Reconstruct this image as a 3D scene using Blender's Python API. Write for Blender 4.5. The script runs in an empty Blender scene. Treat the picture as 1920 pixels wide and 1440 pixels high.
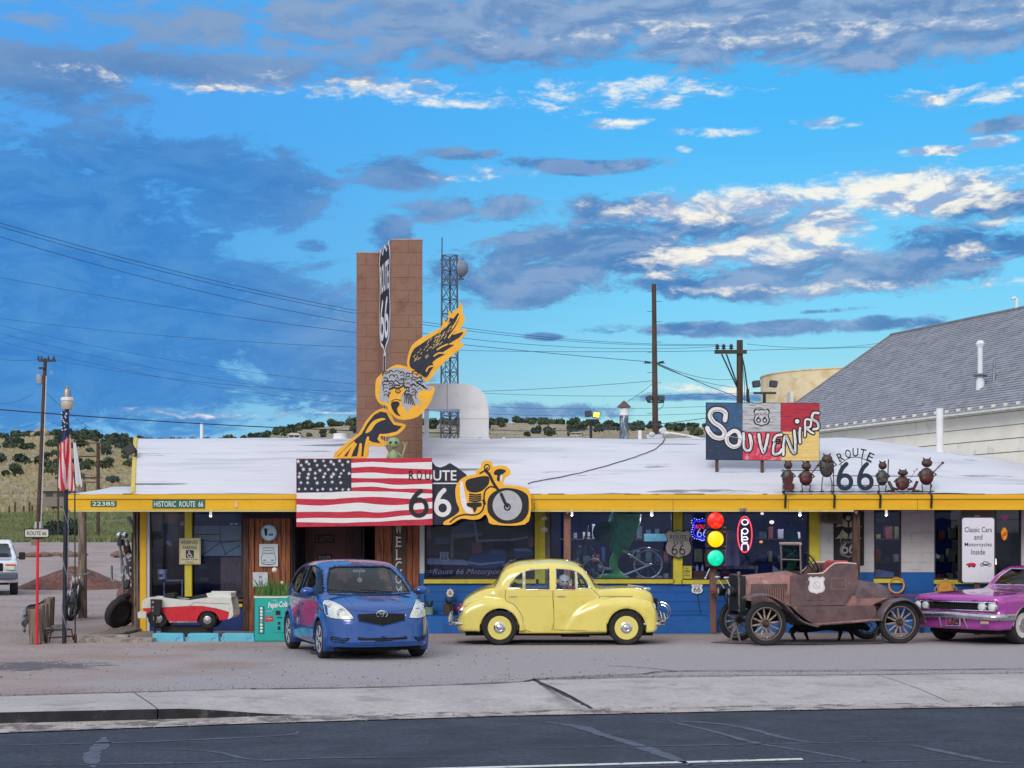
import bpy,math,random
import numpy as np
from mathutils import Vector,Matrix
from mathutils.bvhtree import BVHTree
from math import sin,cos,pi,radians,sqrt
R = random.Random(66)
S = bpy.context.scene
COL = S.collection
# ---------------------------------------------------------------- camera
FPX,HY,EYE = 3000.0,1015.0,1.82           # focal length in photo pixels, horizon row, eye height over the lot
cam = bpy.data.cameras.new('camera'); co = bpy.data.objects.new('camera',cam); COL.objects.link(co)
co.location = (0,0,EYE); co.rotation_euler = (pi/2,0,0)
cam.sensor_width = 36; cam.lens = 36*FPX/1920; cam.shift_y = (HY-720)/1920
cam.clip_start = .1; cam.clip_end = 5000
S.camera = co
S.view_settings.view_transform = 'Standard'; S.view_settings.look = 'None'
S.view_settings.exposure = 0; S.view_settings.gamma = 1; S.view_settings.use_curve_mapping = False
S.render.resolution_x = 1024; S.render.resolution_y = 768
S.cycles.max_bounces = 6; S.cycles.diffuse_bounces = 3; S.cycles.glossy_bounces = 3; S.cycles.transparent_max_bounces = 12
def P(px,py,Y): return ((px-960)/FPX*Y,Y,EYE-(py-HY)/FPX*Y)     # photo pixel + distance -> place
def GY(py,z=0): return FPX*(EYE-z)/(py-HY)                          # distance of the ground seen at row py
def lin(c): return tuple((v/255/12.92 if v/255 <= .04045 else ((v/255+.055)/1.055)**2.4) for v in c)
# ---------------------------------------------------------------- world
W = bpy.data.worlds.new('World'); S.world = W; W.use_nodes = True
nt = W.node_tree; nt.nodes.clear()
class NT:
    def __init__(s,t): s.t = t
    def new(s,k,**kw):
        n = s.t.nodes.new(k)
        for a,b in kw.items(): setattr(n,a,b)
        return n
    def put(s,sock,v):
        if isinstance(v,bpy.types.NodeSocket): s.t.links.new(v,sock)
        elif v is not None:
            if hasattr(sock,'default_value'):
                try: sock.default_value = v
                except Exception: sock.default_value = tuple(v)+(1,)
    def m(s,op,a,b=None,c=None,clamp=False):
        n = s.new('ShaderNodeMath',operation=op,use_clamp=clamp)
        for i,v in enumerate((a,b,c)): s.put(n.inputs[i],v)
        return n.outputs[0]
    def vm(s,op,a,b=None):
        n = s.new('ShaderNodeVectorMath',operation=op)
        s.put(n.inputs[0],a)
        if b is not None: s.put(n.inputs[1],b)
        return n.outputs['Value'] if op in ('DOT_PRODUCT','LENGTH') else n.outputs[0]
    def noise(s,vec,scale=5,detail=4,rough=.55,dist=0,out='Fac'):
        n = s.new('ShaderNodeTexNoise'); s.put(n.inputs['Vector'],vec)
        n.inputs['Scale'].default_value = scale; n.inputs['Detail'].default_value = detail
        n.inputs['Roughness'].default_value = rough; n.inputs['Distortion'].default_value = dist
        return n.outputs[out]
    def comb(s,x,y,z=0):
        n = s.new('ShaderNodeCombineXYZ')
        for i,v in enumerate((x,y,z)): s.put(n.inputs[i],v)
        return n.outputs[0]
    def rng(s,v,a,b,c=0,d=1,smooth=True):
        n = s.new('ShaderNodeMapRange',interpolation_type='SMOOTHSTEP' if smooth else 'LINEAR')
        for i,q in enumerate((v,a,b,c,d)): s.put(n.inputs[i],q)
        return n.outputs[0]
    def mix(s,f,a,b,mode='MIX'):
        n = s.new('ShaderNodeMix',data_type='RGBA',blend_type=mode)
        s.put(n.inputs[0],f); s.put(n.inputs[6],a if isinstance(a,bpy.types.NodeSocket) else tuple(a)+(1,))
        s.put(n.inputs[7],b if isinstance(b,bpy.types.NodeSocket) else tuple(b)+(1,))
        return n.outputs[2]
n = NT(nt)
SUN_EL,SUN_AZ = radians(30),radians(200)      # compass style: 0 = +Y, clockwise; behind the camera
tc = n.new('ShaderNodeTexCoord').outputs['Generated']
sx = n.new('ShaderNodeSeparateXYZ'); n.put(sx.inputs[0],tc)
X_,Y_,Z_ = sx.outputs
az = n.m('ARCTAN2',X_,Y_)
el = n.m('DIVIDE',Z_,n.m('MAXIMUM',n.m('SQRT',n.m('ADD',n.m('MULTIPLY',X_,X_),n.m('MULTIPLY',Y_,Y_))),.05))
sk = n.new('ShaderNodeTexSky',sky_type='NISHITA'); sk.sun_disc = False
sk.sun_elevation = SUN_EL; sk.sun_rotation = SUN_AZ
nish = n.vm('SCALE',sk.outputs[0]); nish.node.inputs['Scale'].default_value = .10
# clear sky: deeper on the left, cyan on the right, pale teal low down
side = n.rng(az,-.30,.16)
lo = n.mix(side,lin((112,186,234)),lin((172,230,234)))
mid = n.mix(side,lin((78,162,230)),lin((118,212,252)))
hi = n.mix(side,lin((78,166,244)),lin((68,186,254)))
g1 = n.mix(n.rng(el,.06,.16),lo,mid)
g2 = n.mix(n.rng(el,.14,.28),g1,hi)
clear = n.mix(.08,g2,nish)
back = n.rng(Y_,.45,-.45)
clear = n.mix(n.m('MULTIPLY',back,.85),clear,(1.08,1.0,.93))
# clouds: placed masses, their edges broken up by noise
base = n.comb(az,n.m('MULTIPLY',el,2.3),0)
w1 = n.noise(base,9,3,.6,out='Color')
warp = n.vm('MULTIPLY',n.vm('SUBTRACT',w1,(.5,.5,.5)),(.035,.014,0))
flat = n.vm('ADD',n.comb(az,el,0),warp)
fb = n.noise(base,22,11,.70,.5)
fbig = n.noise(base,8,5,.55,.2)
ffine = n.noise(n.comb(az,n.m('MULTIPLY',el,2.6),3.3),52,9,.68,.4)
fup = n.noise(n.vm('ADD',base,(-.004,.016,0)),22,5,.6,.5)
emb = n.rng(n.m('SUBTRACT',n.noise(base,22,5,.6,.5),fup),-.17,.17)
def field(feats):
    cur = None
    for px,py,rx,ry,amp in feats:
        cx,cy = (px-960)/FPX,(HY-py)/FPX
        d = n.vm('MULTIPLY',n.vm('SUBTRACT',flat,(cx,cy,0)),(FPX/rx,FPX/ry,0))
        v = n.m('MULTIPLY_ADD',n.vm('DOT_PRODUCT',d,d),-amp,amp)
        v = n.m('MAXIMUM',v,-2.0)
        cur = v if cur is None else n.m('MAXIMUM',cur,v)
    return cur
GREY = [(1560,50,820,105,1.0),(980,40,560,95,.9),(500,60,460,60,.5),(380,148,400,42,.9),(60,180,260,75,.8),
        (300,330,330,75,.9),(120,480,420,190,1.1),(470,370,170,75,1.0),(430,600,300,130,1.1),(100,700,520,150,1.0),(610,680,200,120,.8),
        (860,290,75,14,.75),(760,335,120,34,.7),(1090,308,150,18,.85),(880,395,170,30,.6),(590,462,40,13,.7),(735,440,45,40,.7),
        (1180,395,170,35,.9),(1330,430,250,45,.9),(1150,470,260,60,1.0),(980,520,200,55,1.0),(1560,520,290,50,.95),(1740,490,120,55,.9),(1850,405,180,30,.8),(1860,480,90,24,.8),(1380,540,330,26,.9),
        (1420,617,330,18,.95),(1580,618,180,16,.9),(1020,631,50,10,.8),(1000,772,190,18,.75),(1300,745,160,8,.5),(1560,590,60,5,.6),(1870,270,70,14,.7)]
WHITE = [(1330,388,250,38,1.25),(1700,376,250,48,1.35),(1550,425,80,66,1.3),(1450,470,210,34,1.3),(1290,482,110,32,1.05),(1770,488,50,22,.9),(1210,520,80,9,.6),
         (1745,306,75,12,1.0),(1838,298,48,12,.95),(1545,243,62,14,.8),(1860,210,230,24,.7),(1160,182,240,34,.55),(720,165,160,24,.55),(420,172,240,20,.5),(1150,236,85,13,.85),
         (880,190,150,12,.6),(1320,258,80,9,.5),(1280,286,20,6,.6),(1500,70,420,22,.3),(1560,548,330,10,.45),(360,782,170,8,.35),(620,776,60,3,.5),(1340,728,120,12,.5),(1870,440,60,7,.5),(910,330,90,14,.35)]
gf = field(GREY); wf = field(WHITE)
brk = n.m('ADD',n.m('MULTIPLY',n.m('SUBTRACT',fb,.5),3.6),n.m('MULTIPLY',n.m('SUBTRACT',ffine,.5),1.3))
brk2 = n.m('MULTIPLY',n.m('SUBTRACT',ffine,.5),3.0)
outside = n.m('MAXIMUM',n.rng(n.m('ABSOLUTE',az),.33,.5),n.rng(el,.35,.5))
ocl = n.m('MULTIPLY',n.rng(fbig,.47,.62),outside)
gm = n.m('MAXIMUM',n.rng(n.m('ADD',gf,brk),-.12,.62),ocl)
wm = n.rng(n.m('ADD',wf,n.m('ADD',brk2,n.m('MULTIPLY',brk,.55))),-.1,1.25)
gcol = n.mix(n.rng(fbig,.36,.64),lin((72,126,186)),lin((122,158,202)))
gcol = n.mix(n.rng(el,.26,.33),gcol,n.mix(fb,lin((106,146,196)),lin((152,174,204))))
left = n.rng(az,-.02,-.2)
gcol = n.mix(n.m('MULTIPLY',left,n.rng(el,.29,.22)),gcol,n.mix(n.rng(fb,.3,.7),lin((52,126,202)),lin((80,146,210))))
wcol = n.mix(n.rng(n.m('ADD',emb,n.m('MULTIPLY',ffine,.6)),.42,1.12),lin((150,174,214)),lin((255,250,236)))
gcol = n.mix(n.m('MULTIPLY',n.rng(emb,.45,1),n.rng(az,-.2,.12,.0,.38)),gcol,lin((176,192,222)))
gcol = n.mix(n.m('MULTIPLY',n.rng(emb,.55,0),n.rng(az,-.2,.1,.12,.4)),gcol,lin((60,106,174)))
gcol = n.mix(n.m('MULTIPLY',back,.8),gcol,(.46,.48,.56))
sky = n.mix(n.m('MULTIPLY',gm,.93),clear,gcol)
sky = n.mix(n.m('MULTIPLY',wm,.92),sky,wcol)
# behind the camera the low evening sun leaves a broad, pale, neutral sky; the zenith is a grey-white deck
sky = n.mix(n.rng(el,.45,1.6,0,.8),sky,(.98,.98,.99))
below = n.rng(el,-.02,-.08)
sky = n.mix(below,sky,lin((120,112,110)))
bg = n.new('ShaderNodeBackground'); n.put(bg.inputs[0],sky); bg.inputs[1].default_value = 1.0
wo = n.new('ShaderNodeOutputWorld'); nt.links.new(bg.outputs[0],wo.inputs[0])
# ---------------------------------------------------------------- sun (soft, behind thin cloud)
sl = bpy.data.lights.new('sun','SUN'); sl.energy = 1.5; sl.angle = radians(24); sl.color = (1.0,.94,.85)
so = bpy.data.objects.new('sun',sl); COL.objects.link(so)
sd = Vector((sin(SUN_AZ)*cos(SUN_EL),cos(SUN_AZ)*cos(SUN_EL),sin(SUN_EL)))
so.rotation_euler = sd.to_track_quat('Z','Y').to_euler(); so.location = (0,-20,20)
# ---------------------------------------------------------------- materials
MATS = {}
def mat(name,c,rough=.7,metal=0,var=.12,speck=None,vs=6,bump=0,bs=40,c2=None,cs=(.45,.6),emit=0,coat=0,stretch=None,srgb=True,detail=5,spec=None,c3=None,c3s=2.0,c3r=(.58,.7)):
    """Principled with noise-driven colour variation, an optional second (wear) colour and a third (patch) colour."""
    if name in MATS: return MATS[name]
    m = bpy.data.materials.new(name); m.use_nodes = True
    t = NT(m.node_tree); b = m.node_tree.nodes['Principled BSDF']
    c = lin(c) if srgb else c
    v = t.new('ShaderNodeTexCoord').outputs['Object']
    if stretch: v = t.vm('MULTIPLY',v,stretch)
    f = t.noise(v,vs,detail,.6)
    dk = tuple(x*(1-var) for x in c); lt = tuple(min(1,x*(1+var)) for x in c)
    col = t.mix(t.rng(f,.3,.7),dk,lt)
    if c2 is not None:
        c2 = lin(c2) if srgb else c2
        col = t.mix(t.rng(t.noise(v,vs*1.7,7,.68),cs[0],cs[1]),col,c2)
    if c3 is not None:
        c3 = lin(c3) if srgb else c3
        col = t.mix(t.rng(t.noise(v,c3s,6,.62),c3r[0],c3r[1]),col,c3)
    if speck: col = t.mix(t.rng(t.noise(v,speck[0],4,.8),.36,.64,speck[1],0),col,t.mix(1,col,(.45,.45,.45),'MULTIPLY'))
    t.put(b.inputs['Base Color'],col)
    b.inputs['Metallic'].default_value = metal
    t.put(b.inputs['Roughness'],t.rng(t.noise(v,vs*2.3,3,.5),.3,.7,max(0,rough-.08),min(1,rough+.08)))
    if spec is not None: b.inputs['Specular IOR Level'].default_value = spec
    if coat: b.inputs['Coat Weight'].default_value = coat; b.inputs['Coat Roughness'].default_value = .06
    if emit:
        t.put(b.inputs['Emission Color'],col); b.inputs['Emission Strength'].default_value = emit
    if bump:
        bn = t.new('ShaderNodeBump'); bn.inputs['Strength'].default_value = min(1,bump); bn.inputs['Distance'].default_value = .012
        t.put(bn.inputs['Height'],t.noise(v,bs,6,.65)); t.put(b.inputs['Normal'],bn.outputs[0])
    MATS[name] = m; return m
def glass(name,tint=(.5,.55,.6),refl=1.0,rough=.02):
    if name in MATS: return MATS[name]
    m = bpy.data.materials.new(name); m.use_nodes = True
    t = NT(m.node_tree); m.node_tree.nodes.clear()
    tr = t.new('ShaderNodeBsdfTransparent'); tr.inputs[0].default_value = tuple(tint)+(1,)
    gl = t.new('ShaderNodeBsdfGlossy'); gl.inputs['Roughness'].default_value = rough; gl.inputs[0].default_value = (.9,.95,1,1)
    fr = t.new('ShaderNodeFresnel'); fr.inputs[0].default_value = 1.5
    bn = t.new('ShaderNodeBump'); bn.inputs['Strength'].default_value = .04; bn.inputs['Distance'].default_value = .05
    t.put(bn.inputs['Height'],t.noise(t.new('ShaderNodeTexCoord').outputs['Object'],1.4,2))
    t.put(gl.inputs['Normal'],bn.outputs[0])
    mx = t.new('ShaderNodeMixShader'); t.put(mx.inputs[0],t.m('MULTIPLY',fr.outputs[0],refl,clamp=True))
    m.node_tree.links.new(tr.outputs[0],mx.inputs[1]); m.node_tree.links.new(gl.outputs[0],mx.inputs[2])
    o = t.new('ShaderNodeOutputMaterial'); m.node_tree.links.new(mx.outputs[0],o.inputs[0])
    MATS[name] = m; return m
def emitter(name,c,strength,c2=None):
    if name in MATS: return MATS[name]
    m = bpy.data.materials.new(name); m.use_nodes = True
    b = m.node_tree.nodes['Principled BSDF']; t = NT(m.node_tree)
    c = lin(c)
    b.inputs['Base Color'].default_value = tuple(c)+(1,); b.inputs['Roughness'].default_value = .35
    if c2 is not None:
        v = t.new('ShaderNodeTexCoord').outputs['Object']
        t.put(b.inputs['Emission Color'],t.mix(t.rng(t.noise(v,9,2),.5,.62),c,lin(c2)))
    else: b.inputs['Emission Color'].default_value = tuple(c)+(1,)
    b.inputs['Emission Strength'].default_value = strength
    MATS[name] = m; return m
# ---------------------------------------------------------------- mesh builder
def smooth_pts(pts,k=4,closed=True):
    n_ = len(pts); out = []
    rngs = range(n_ if closed else n_-1)
    for i in rngs:
        g = lambda j: pts[j % n_] if closed else pts[max(0,min(n_-1,j))]
        p0,p1,p2,p3 = g(i-1),g(i),g(i+1),g(i+2)
        for s in range(k):
            t = s/k
            out.append(tuple(.5*((2*b)+(-a+c)*t+(2*a-5*b+4*c-d)*t*t+(-a+3*b-3*c+d)*t**3) for a,b,c,d in zip(p0,p1,p2,p3)))
    if not closed: out.append(tuple(pts[-1]))
    return out
def area2(p): return sum(p[i][0]*p[(i+1) % len(p)][1]-p[(i+1) % len(p)][0]*p[i][1] for i in range(len(p)))/2
OFF = {}
class MB:
    def __init__(s): s.v = []; s.f = []; s.mi = []; s.m = 0
    def add(s,vs,fs):
        b = len(s.v); s.v += [tuple(p) for p in vs]
        for f in fs: s.f.append(tuple(i+b for i in f)); s.mi.append(s.m)
        return s
    def box(s,a,b):
        x0,x1 = sorted((a[0],b[0])); y0,y1 = sorted((a[1],b[1])); z0,z1 = sorted((a[2],b[2]))
        return s.add([(x0,y0,z0),(x1,y0,z0),(x1,y1,z0),(x0,y1,z0),(x0,y0,z1),(x1,y0,z1),(x1,y1,z1),(x0,y1,z1)],
                     [(0,3,2,1),(4,5,6,7),(0,1,5,4),(1,2,6,5),(2,3,7,6),(3,0,4,7)])
    def cbox(s,c,d,M=None,bev=0):
        """centred box of size d, optional rotation matrix M, optional chamfer"""
        hx,hy,hz = d[0]/2,d[1]/2,d[2]/2
        t = MB()
        if bev:
            bz = bev; pts = [(-hx+bz,-hy),(hx-bz,-hy),(hx,-hy+bz),(hx,hy-bz),(hx-bz,hy),(-hx+bz,hy),(-hx,hy-bz),(-hx,-hy+bz)]
            r = lambda k: [(x*(hx-k)/hx,y*(hy-k)/hy) for x,y in pts]
            L = [(r(bz),-hz),(pts,-hz+bz),(pts,hz-bz),(r(bz),hz)]
            vs = [(x,y,z) for p,z in L for x,y in p]
            fs = [tuple(range(7,-1,-1)),tuple(range(24,32))]
            for k in range(3):
                for i in range(8): j = (i+1) % 8; fs.append((k*8+i,k*8+j,k*8+8+j,k*8+8+i))
            t.add(vs,fs)
        else: t.box((-hx,-hy,-hz),(hx,hy,hz))
        for i,p in enumerate(t.v):
            q = Vector(p)
            if M is not None: q = M @ q
            t.v[i] = tuple(q+Vector(c))
        return s.add(t.v,t.f)
    def prism(s,pts,a,b,ax='y'):
        """polygon (u,v) extruded from a to b along ax; ax y: (x,z), x: (y,z), z: (x,y)"""
        n_ = len(pts)
        pts = list(pts)
        if area2(pts) < 0: pts.reverse()
        if ax == 'y': mk = lambda p,t: (p[0],t,p[1])
        elif ax == 'x': mk = lambda p,t: (t,p[0],p[1])
        else: mk = lambda p,t: (p[0],p[1],t)
        lo_,hi_ = min(a,b),max(a,b)
        vs = [mk(p,lo_) for p in pts]+[mk(p,hi_) for p in pts]
        fr,bk = tuple(range(n_)),tuple(range(2*n_-1,n_-1,-1))
        sd_ = [(i,i+n_,(i+1) % n_+n_,(i+1) % n_) for i in range(n_)]
        if ax == 'y': fs = [fr,bk]+sd_
        else: fs = [fr[::-1],bk[::-1]]+[f[::-1] for f in sd_]
        return s.add(vs,fs)
    def cyl(s,p0,p1,r0,r1=None,n=12,caps=True):
        r1 = r0 if r1 is None else r1
        p0,p1 = Vector(p0),Vector(p1); d = (p1-p0).normalized()
        u = d.orthogonal().normalized(); w = d.cross(u)
        vs = []
        for p,r in ((p0,r0),(p1,r1)):
            for i in range(n): a = 2*pi*i/n; vs.append(p+u*r*cos(a)+w*r*sin(a))
        fs = [(i,(i+1) % n,(i+1) % n+n,i+n) for i in range(n)]
        if caps: fs += [tuple(range(n-1,-1,-1)),tuple(range(n,2*n))]
        return s.add(vs,fs)
    def tube(s,path,r,n=6,closed=False):
        pts = [Vector(p) for p in path]; N = len(pts); vs = []; u = None
        rr = r if isinstance(r,(list,tuple)) else [r]*N
        for i,p in enumerate(pts):
            a = pts[i-1] if (i > 0 or closed) else p
            b = pts[(i+1) % N] if (i < N-1 or closed) else p
            d = (b-a)
            d = d.normalized() if d.length > 1e-9 else Vector((0,0,1))
            if u is None: u = d.orthogonal().normalized()
            u = (u-d*u.dot(d)); u = u.normalized() if u.length > 1e-6 else d.orthogonal().normalized()
            w = d.cross(u)
            for k in range(n): t = 2*pi*k/n; vs.append(p+u*rr[i]*cos(t)+w*rr[i]*sin(t))
        fs = []
        for i in range(N if closed else N-1):
            j = (i+1) % N
            for k in range(n): l = (k+1) % n; fs.append((i*n+k,i*n+l,j*n+l,j*n+k))
        if not closed: fs += [tuple(range(n-1,-1,-1)),tuple(range((N-1)*n,N*n))]
        return s.add(vs,fs)
    def lathe(s,prof,c=(0,0,0),ax=(0,0,1),n=20,cap=True):
        """prof: list of (radius, distance along axis)"""
        d = Vector(ax).normalized(); u = d.orthogonal().normalized(); w = d.cross(u); c = Vector(c)
        vs = []
        for r,h in prof:
            for k in range(n): t = 2*pi*k/n; vs.append(c+d*h+u*r*cos(t)+w*r*sin(t))
        fs = []
        for i in range(len(prof)-1):
            for k in range(n): l = (k+1) % n; fs.append((i*n+k,i*n+l,(i+1)*n+l,(i+1)*n+k))
        if cap: fs += [tuple(range(n-1,-1,-1)),tuple(range((len(prof)-1)*n,len(prof)*n))]
        return s.add(vs,fs)
    def ball(s,c,r,nu=12,nv=8,M=None):
        r = (r,r,r) if not isinstance(r,(tuple,list)) else r
        vs = []; fs = []
        for j in range(1,nv):
            t = pi*j/nv
            for i in range(nu): a = 2*pi*i/nu; vs.append(Vector((r[0]*sin(t)*cos(a),r[1]*sin(t)*sin(a),r[2]*cos(t))))
        vs += [Vector((0,0,r[2])),Vector((0,0,-r[2]))]
        T_,B_ = len(vs)-2,len(vs)-1
        for j in range(nv-2):
            for i in range(nu): k = (i+1) % nu; fs.append((j*nu+i,(j+1)*nu+i,(j+1)*nu+k,j*nu+k))
        for i in range(nu): k = (i+1) % nu; fs.append((T_,i,k)); fs.append((B_,(nv-2)*nu+k,(nv-2)*nu+i))
        if M is not None: vs = [M @ v for v in vs]
        return s.add([v+Vector(c) for v in vs],fs)
    def torus(s,c,Rr,r,ax=(0,1,0),n=24,m=6):
        d = Vector(ax).normalized(); u = d.orthogonal().normalized(); w = d.cross(u); c = Vector(c)
        return s.tube([c+u*Rr*cos(2*pi*i/n)+w*Rr*sin(2*pi*i/n) for i in range(n)],r,m,True)
    def strip(s,pts,w,Y,th=.004,closed=False):
        """flat painted stroke in the x-z plane at distance Y (front face), mitred, with rounded ends"""
        N = len(pts); p = [Vector((a,b)) for a,b in pts]; L = []; Rr = []
        ww = w if isinstance(w,(list,tuple)) else [w]*N
        for i in range(N):
            a = p[i-1] if (i > 0 or closed) else p[i]; b = p[(i+1) % N] if (i < N-1 or closed) else p[i]
            d = (b-a); d = d.normalized() if d.length > 1e-9 else Vector((1,0)); q = Vector((-d.y,d.x))
            L.append(p[i]+q*ww[i]/2); Rr.append(p[i]-q*ww[i]/2)
        if closed:
            vs = [(q.x,Y,q.y) for q in L]+[(q.x,Y,q.y) for q in Rr]
            return s.add(vs,[(i,(i+1) % N,(i+1) % N+N,i+N)[::-1] for i in range(N)])
        def cap(c,d,w_):
            o = []; a0 = math.atan2(d.y,d.x)-pi/2
            for k in range(1,4): a = a0+pi*k/4; o.append(c+Vector((cos(a),sin(a)))*w_/2)
            return o
        d1 = (p[-1]-p[-2]).normalized(); d0 = (p[0]-p[1]).normalized()
        ring = Rr+cap(p[-1],d1,ww[-1])+L[::-1]+cap(p[0],d0,ww[0])
        # quads along, fans at the ends
        idx = {}; vs = [(q.x,Y,q.y) for q in ring]; n1 = N; fs = []
        for i in range(N-1): fs.append((i,i+1,N+3+(N-2-i),N+3+(N-1-i)))
        fs.append((N-1,N,N+1,N+2,N+3)); fs.append(tuple([2*N+2,2*N+3,2*N+4,2*N+5,0]))
        return s.add(vs,fs)
    def bl(s, name, m, parent): return s.build(name, m, parent, False, True)
    def bls(s, name, m, parent): return s.build(name, m, parent, True, True)
    def build(s,name,m,parent=None,smooth=False,local=False,loc=None,angle=35):
        me = bpy.data.meshes.new(name)
        off = Vector((0,0,0))
        if loc is not None: off = Vector(loc)
        elif parent is not None and not local: off = OFF.get(parent.name,Vector((0,0,0)))
        ox,oy,oz = off
        me.from_pydata([(x-ox,y-oy,z-oz) for x,y,z in s.v],[],s.f)
        ms = m if isinstance(m,(list,tuple)) else [m]
        for q in ms: me.materials.append(q)
        if len(ms) > 1: me.polygons.foreach_set('material_index',s.mi)
        if smooth:
            me.shade_smooth()
            try: me.set_sharp_from_angle(angle=radians(angle))
            except Exception: pass
        me.update()
        o = bpy.data.objects.new(name,me); COL.objects.link(o)
        if parent is not None: o.parent = parent; OFF[o.name] = OFF.get(parent.name,Vector((0,0,0)))
        elif loc is not None: o.location = loc; OFF[o.name] = Vector(loc)
        return o
def tag(o,label=None,cat=None,group=None,kind=None):
    if label: o['label'] = label
    if cat: o['category'] = cat
    if group: o['group'] = group
    if kind: o['kind'] = kind
    return o
def thing(name,label,cat,loc=(0,0,0),group=None,rotz=0):
    o = bpy.data.objects.new(name,None); COL.objects.link(o); o.empty_display_size = .2
    o.location = loc; o.rotation_euler = (0,0,rotz); OFF[o.name] = Vector(loc)
    return tag(o,label,cat,group)
def copy_tree(o,parent=None):
    c = o.copy(); COL.objects.link(c); c.parent = parent
    for ch in list(o.children): copy_tree(ch,c)
    return c
def text_mb(txt,h,cx,cz,Y,w=None,bold=0,th=.004,rot=0,mb=None,align='CENTER',shear=0):
    """Lettering in the x-z plane, cap height h, centred on (cx, cz), squeezed to width w"""
    cu = bpy.data.curves.new('t','FONT'); cu.body = txt; cu.size = 1; cu.align_x = 'LEFT'; cu.offset = bold; cu.resolution_u = 3; cu.shear = shear
    ob = bpy.data.objects.new('t',cu); COL.objects.link(ob)
    me = bpy.data.meshes.new_from_object(ob.evaluated_get(bpy.context.evaluated_depsgraph_get()))
    vs = [(v.co.x,v.co.y) for v in me.vertices]; fs = [tuple(p.vertices) for p in me.polygons]
    bpy.data.objects.remove(ob); bpy.data.curves.remove(cu); bpy.data.meshes.remove(me)
    xs = [v[0] for v in vs]; ys = [v[1] for v in vs]
    x0,x1,y0,y1 = min(xs),max(xs),min(ys),max(ys)
    k = h/(y1-y0); kx = (w/(x1-x0)) if w else k
    out = []
    for x,y in vs:
        a,b = (x-(x0+x1)/2)*kx,(y-(y0+y1)/2)*k
        if rot: a,b = a*cos(rot)-b*sin(rot),a*sin(rot)+b*cos(rot)
        out.append((cx+a,Y,cz+b))
    mb = mb or MB(); mb.add(out,fs); return mb
def pxs(pts,reg=None,sc=1.0,Y=30,sm=0,closed=True):
    """zoom-picture points -> (x, z) at distance Y"""
    rx,ry = reg or (0,0)
    if sm: pts = smooth_pts(pts,sm,closed)
    o = []
    for a,b in pts: q = P(rx+a/sc,ry+b/sc,Y); o.append((q[0],q[2]))
    return o
def shield(cx,cz,w,h):
    """US route shield outline"""
    p = [(-.36,.5),(-.2,.44),(0,.5),(.2,.44),(.36,.5),(.5,.36),(.43,.2),(.44,.06),(.5,-.1),(.47,-.27),(.36,-.39),(.2,-.43),(.08,-.46),(0,-.5),(-.08,-.46),(-.2,-.43),(-.36,-.39),(-.47,-.27),(-.5,-.1),(-.44,.06),(-.43,.2),(-.5,.36)]
    return [(cx+a*w,cz+b*h) for a,b in smooth_pts(p,3)]
def six(cx,cz,w,h):
    """centre-line of a highway numeral 6: loop, tail"""
    r = w/2; lz = cz-h/2+r*1.05
    loop = [(cx+r*cos(a),lz+r*1.05*sin(a)) for a in [2*pi*i/24 for i in range(24)]]
    tail = smooth_pts([(cx-r,lz+.05*h),(cx-r*.92,lz+.22*h),(cx-r*.45,cz+h*.3),(cx+r*.25,cz+h*.5)],6,False)
    return loop,tail
def sixes(mb,cx,cz,w,h,st,Y,gap):
    for k in (-1,1):
        l,t = six(cx+k*gap/2,cz,w,h)
        mb.strip(l,st,Y,closed=True); mb.strip(t,st,Y-.0015)
# ================================================================ ground, road, pavement
def ipl(xs,ys):
    def f(x):
        if x <= xs[0]: return ys[0]+(x-xs[0])*(ys[1]-ys[0])/(xs[1]-xs[0])
        for i in range(len(xs)-1):
            if x <= xs[i+1]:
                t = (x-xs[i])/(xs[i+1]-xs[i]); return ys[i]+t*(ys[i+1]-ys[i])
        return ys[-1]+(x-xs[-1])*(ys[-1]-ys[-2])/(xs[-1]-xs[-2])
    return f
RE = ipl([-60,-5.2,-2.74,0,2.94,6.04,60],[2,16.25,17.1,17.85,18.4,18.87,25])     # asphalt edge
KL = ipl([-60,-5.5,-3.8,-2.7,0,3.1,6.4,60],[2.6,17.0,17.4,17.75,18.3,18.95,19.35,25.4])  # kerb line
YB = ipl([-60,-5.98,-3.0,-.4,.28,3.47,7.0,60],[4.4,18.7,19.7,20.5,20.9,21.6,21.95,27.6])  # back of the pavement
sst = lambda t: (lambda t: t*t*(3-2*t))(max(0,min(1,t)))
ZK = lambda x: -.112*sst((x+3.75)/1.45)
RZ = -.13
def YT(u):   # skyline row of the hills by direction
    return ipl([-9000,-600,0,100,258,400,560,667,800,1000,1320,1700,2600,9000],[850,828,826,818,828,826,806,800,798,797,797,800,815,850])(u)
def TZ(x,y):
    if y < 58: return 0
    u = 960+3000*x/y
    zr = EYE+(HY-YT(u))/3000*420
    a = 1.75*sst((y-58)/46)
    if y <= 116: return a
    z1 = EYE+(HY-958)/3000*185
    if y <= 185: t = (y-116)/69; z = a+(z1-a)*t*t*(1.6-.6*t)
    elif y <= 420: t = (y-185)/235; z = z1+(zr-z1)*(t*(1.15-.15*t))
    else: z = zr-.02*(y-420)
    return z+(sin(x*.05+y*.021)*.5+sin(x*.11-y*.043)*.3)*sst((y-116)/80)*1.2
from mathutils import noise as mn
ds = [-30,-20,-8,-3,-.6,-.02,0]+[.4*i for i in range(1,30)]+[12+1.5*i for i in range(0,40)]
ds += [72+4*i for i in range(1,90)]+[440+i*40 for i in range(1,25)]
cs = [sin(pi/2*(-1+2*i/220))*.25+.75*(-1+2*i/220) for i in range(221)]
gv = []; gf_ = []
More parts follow.
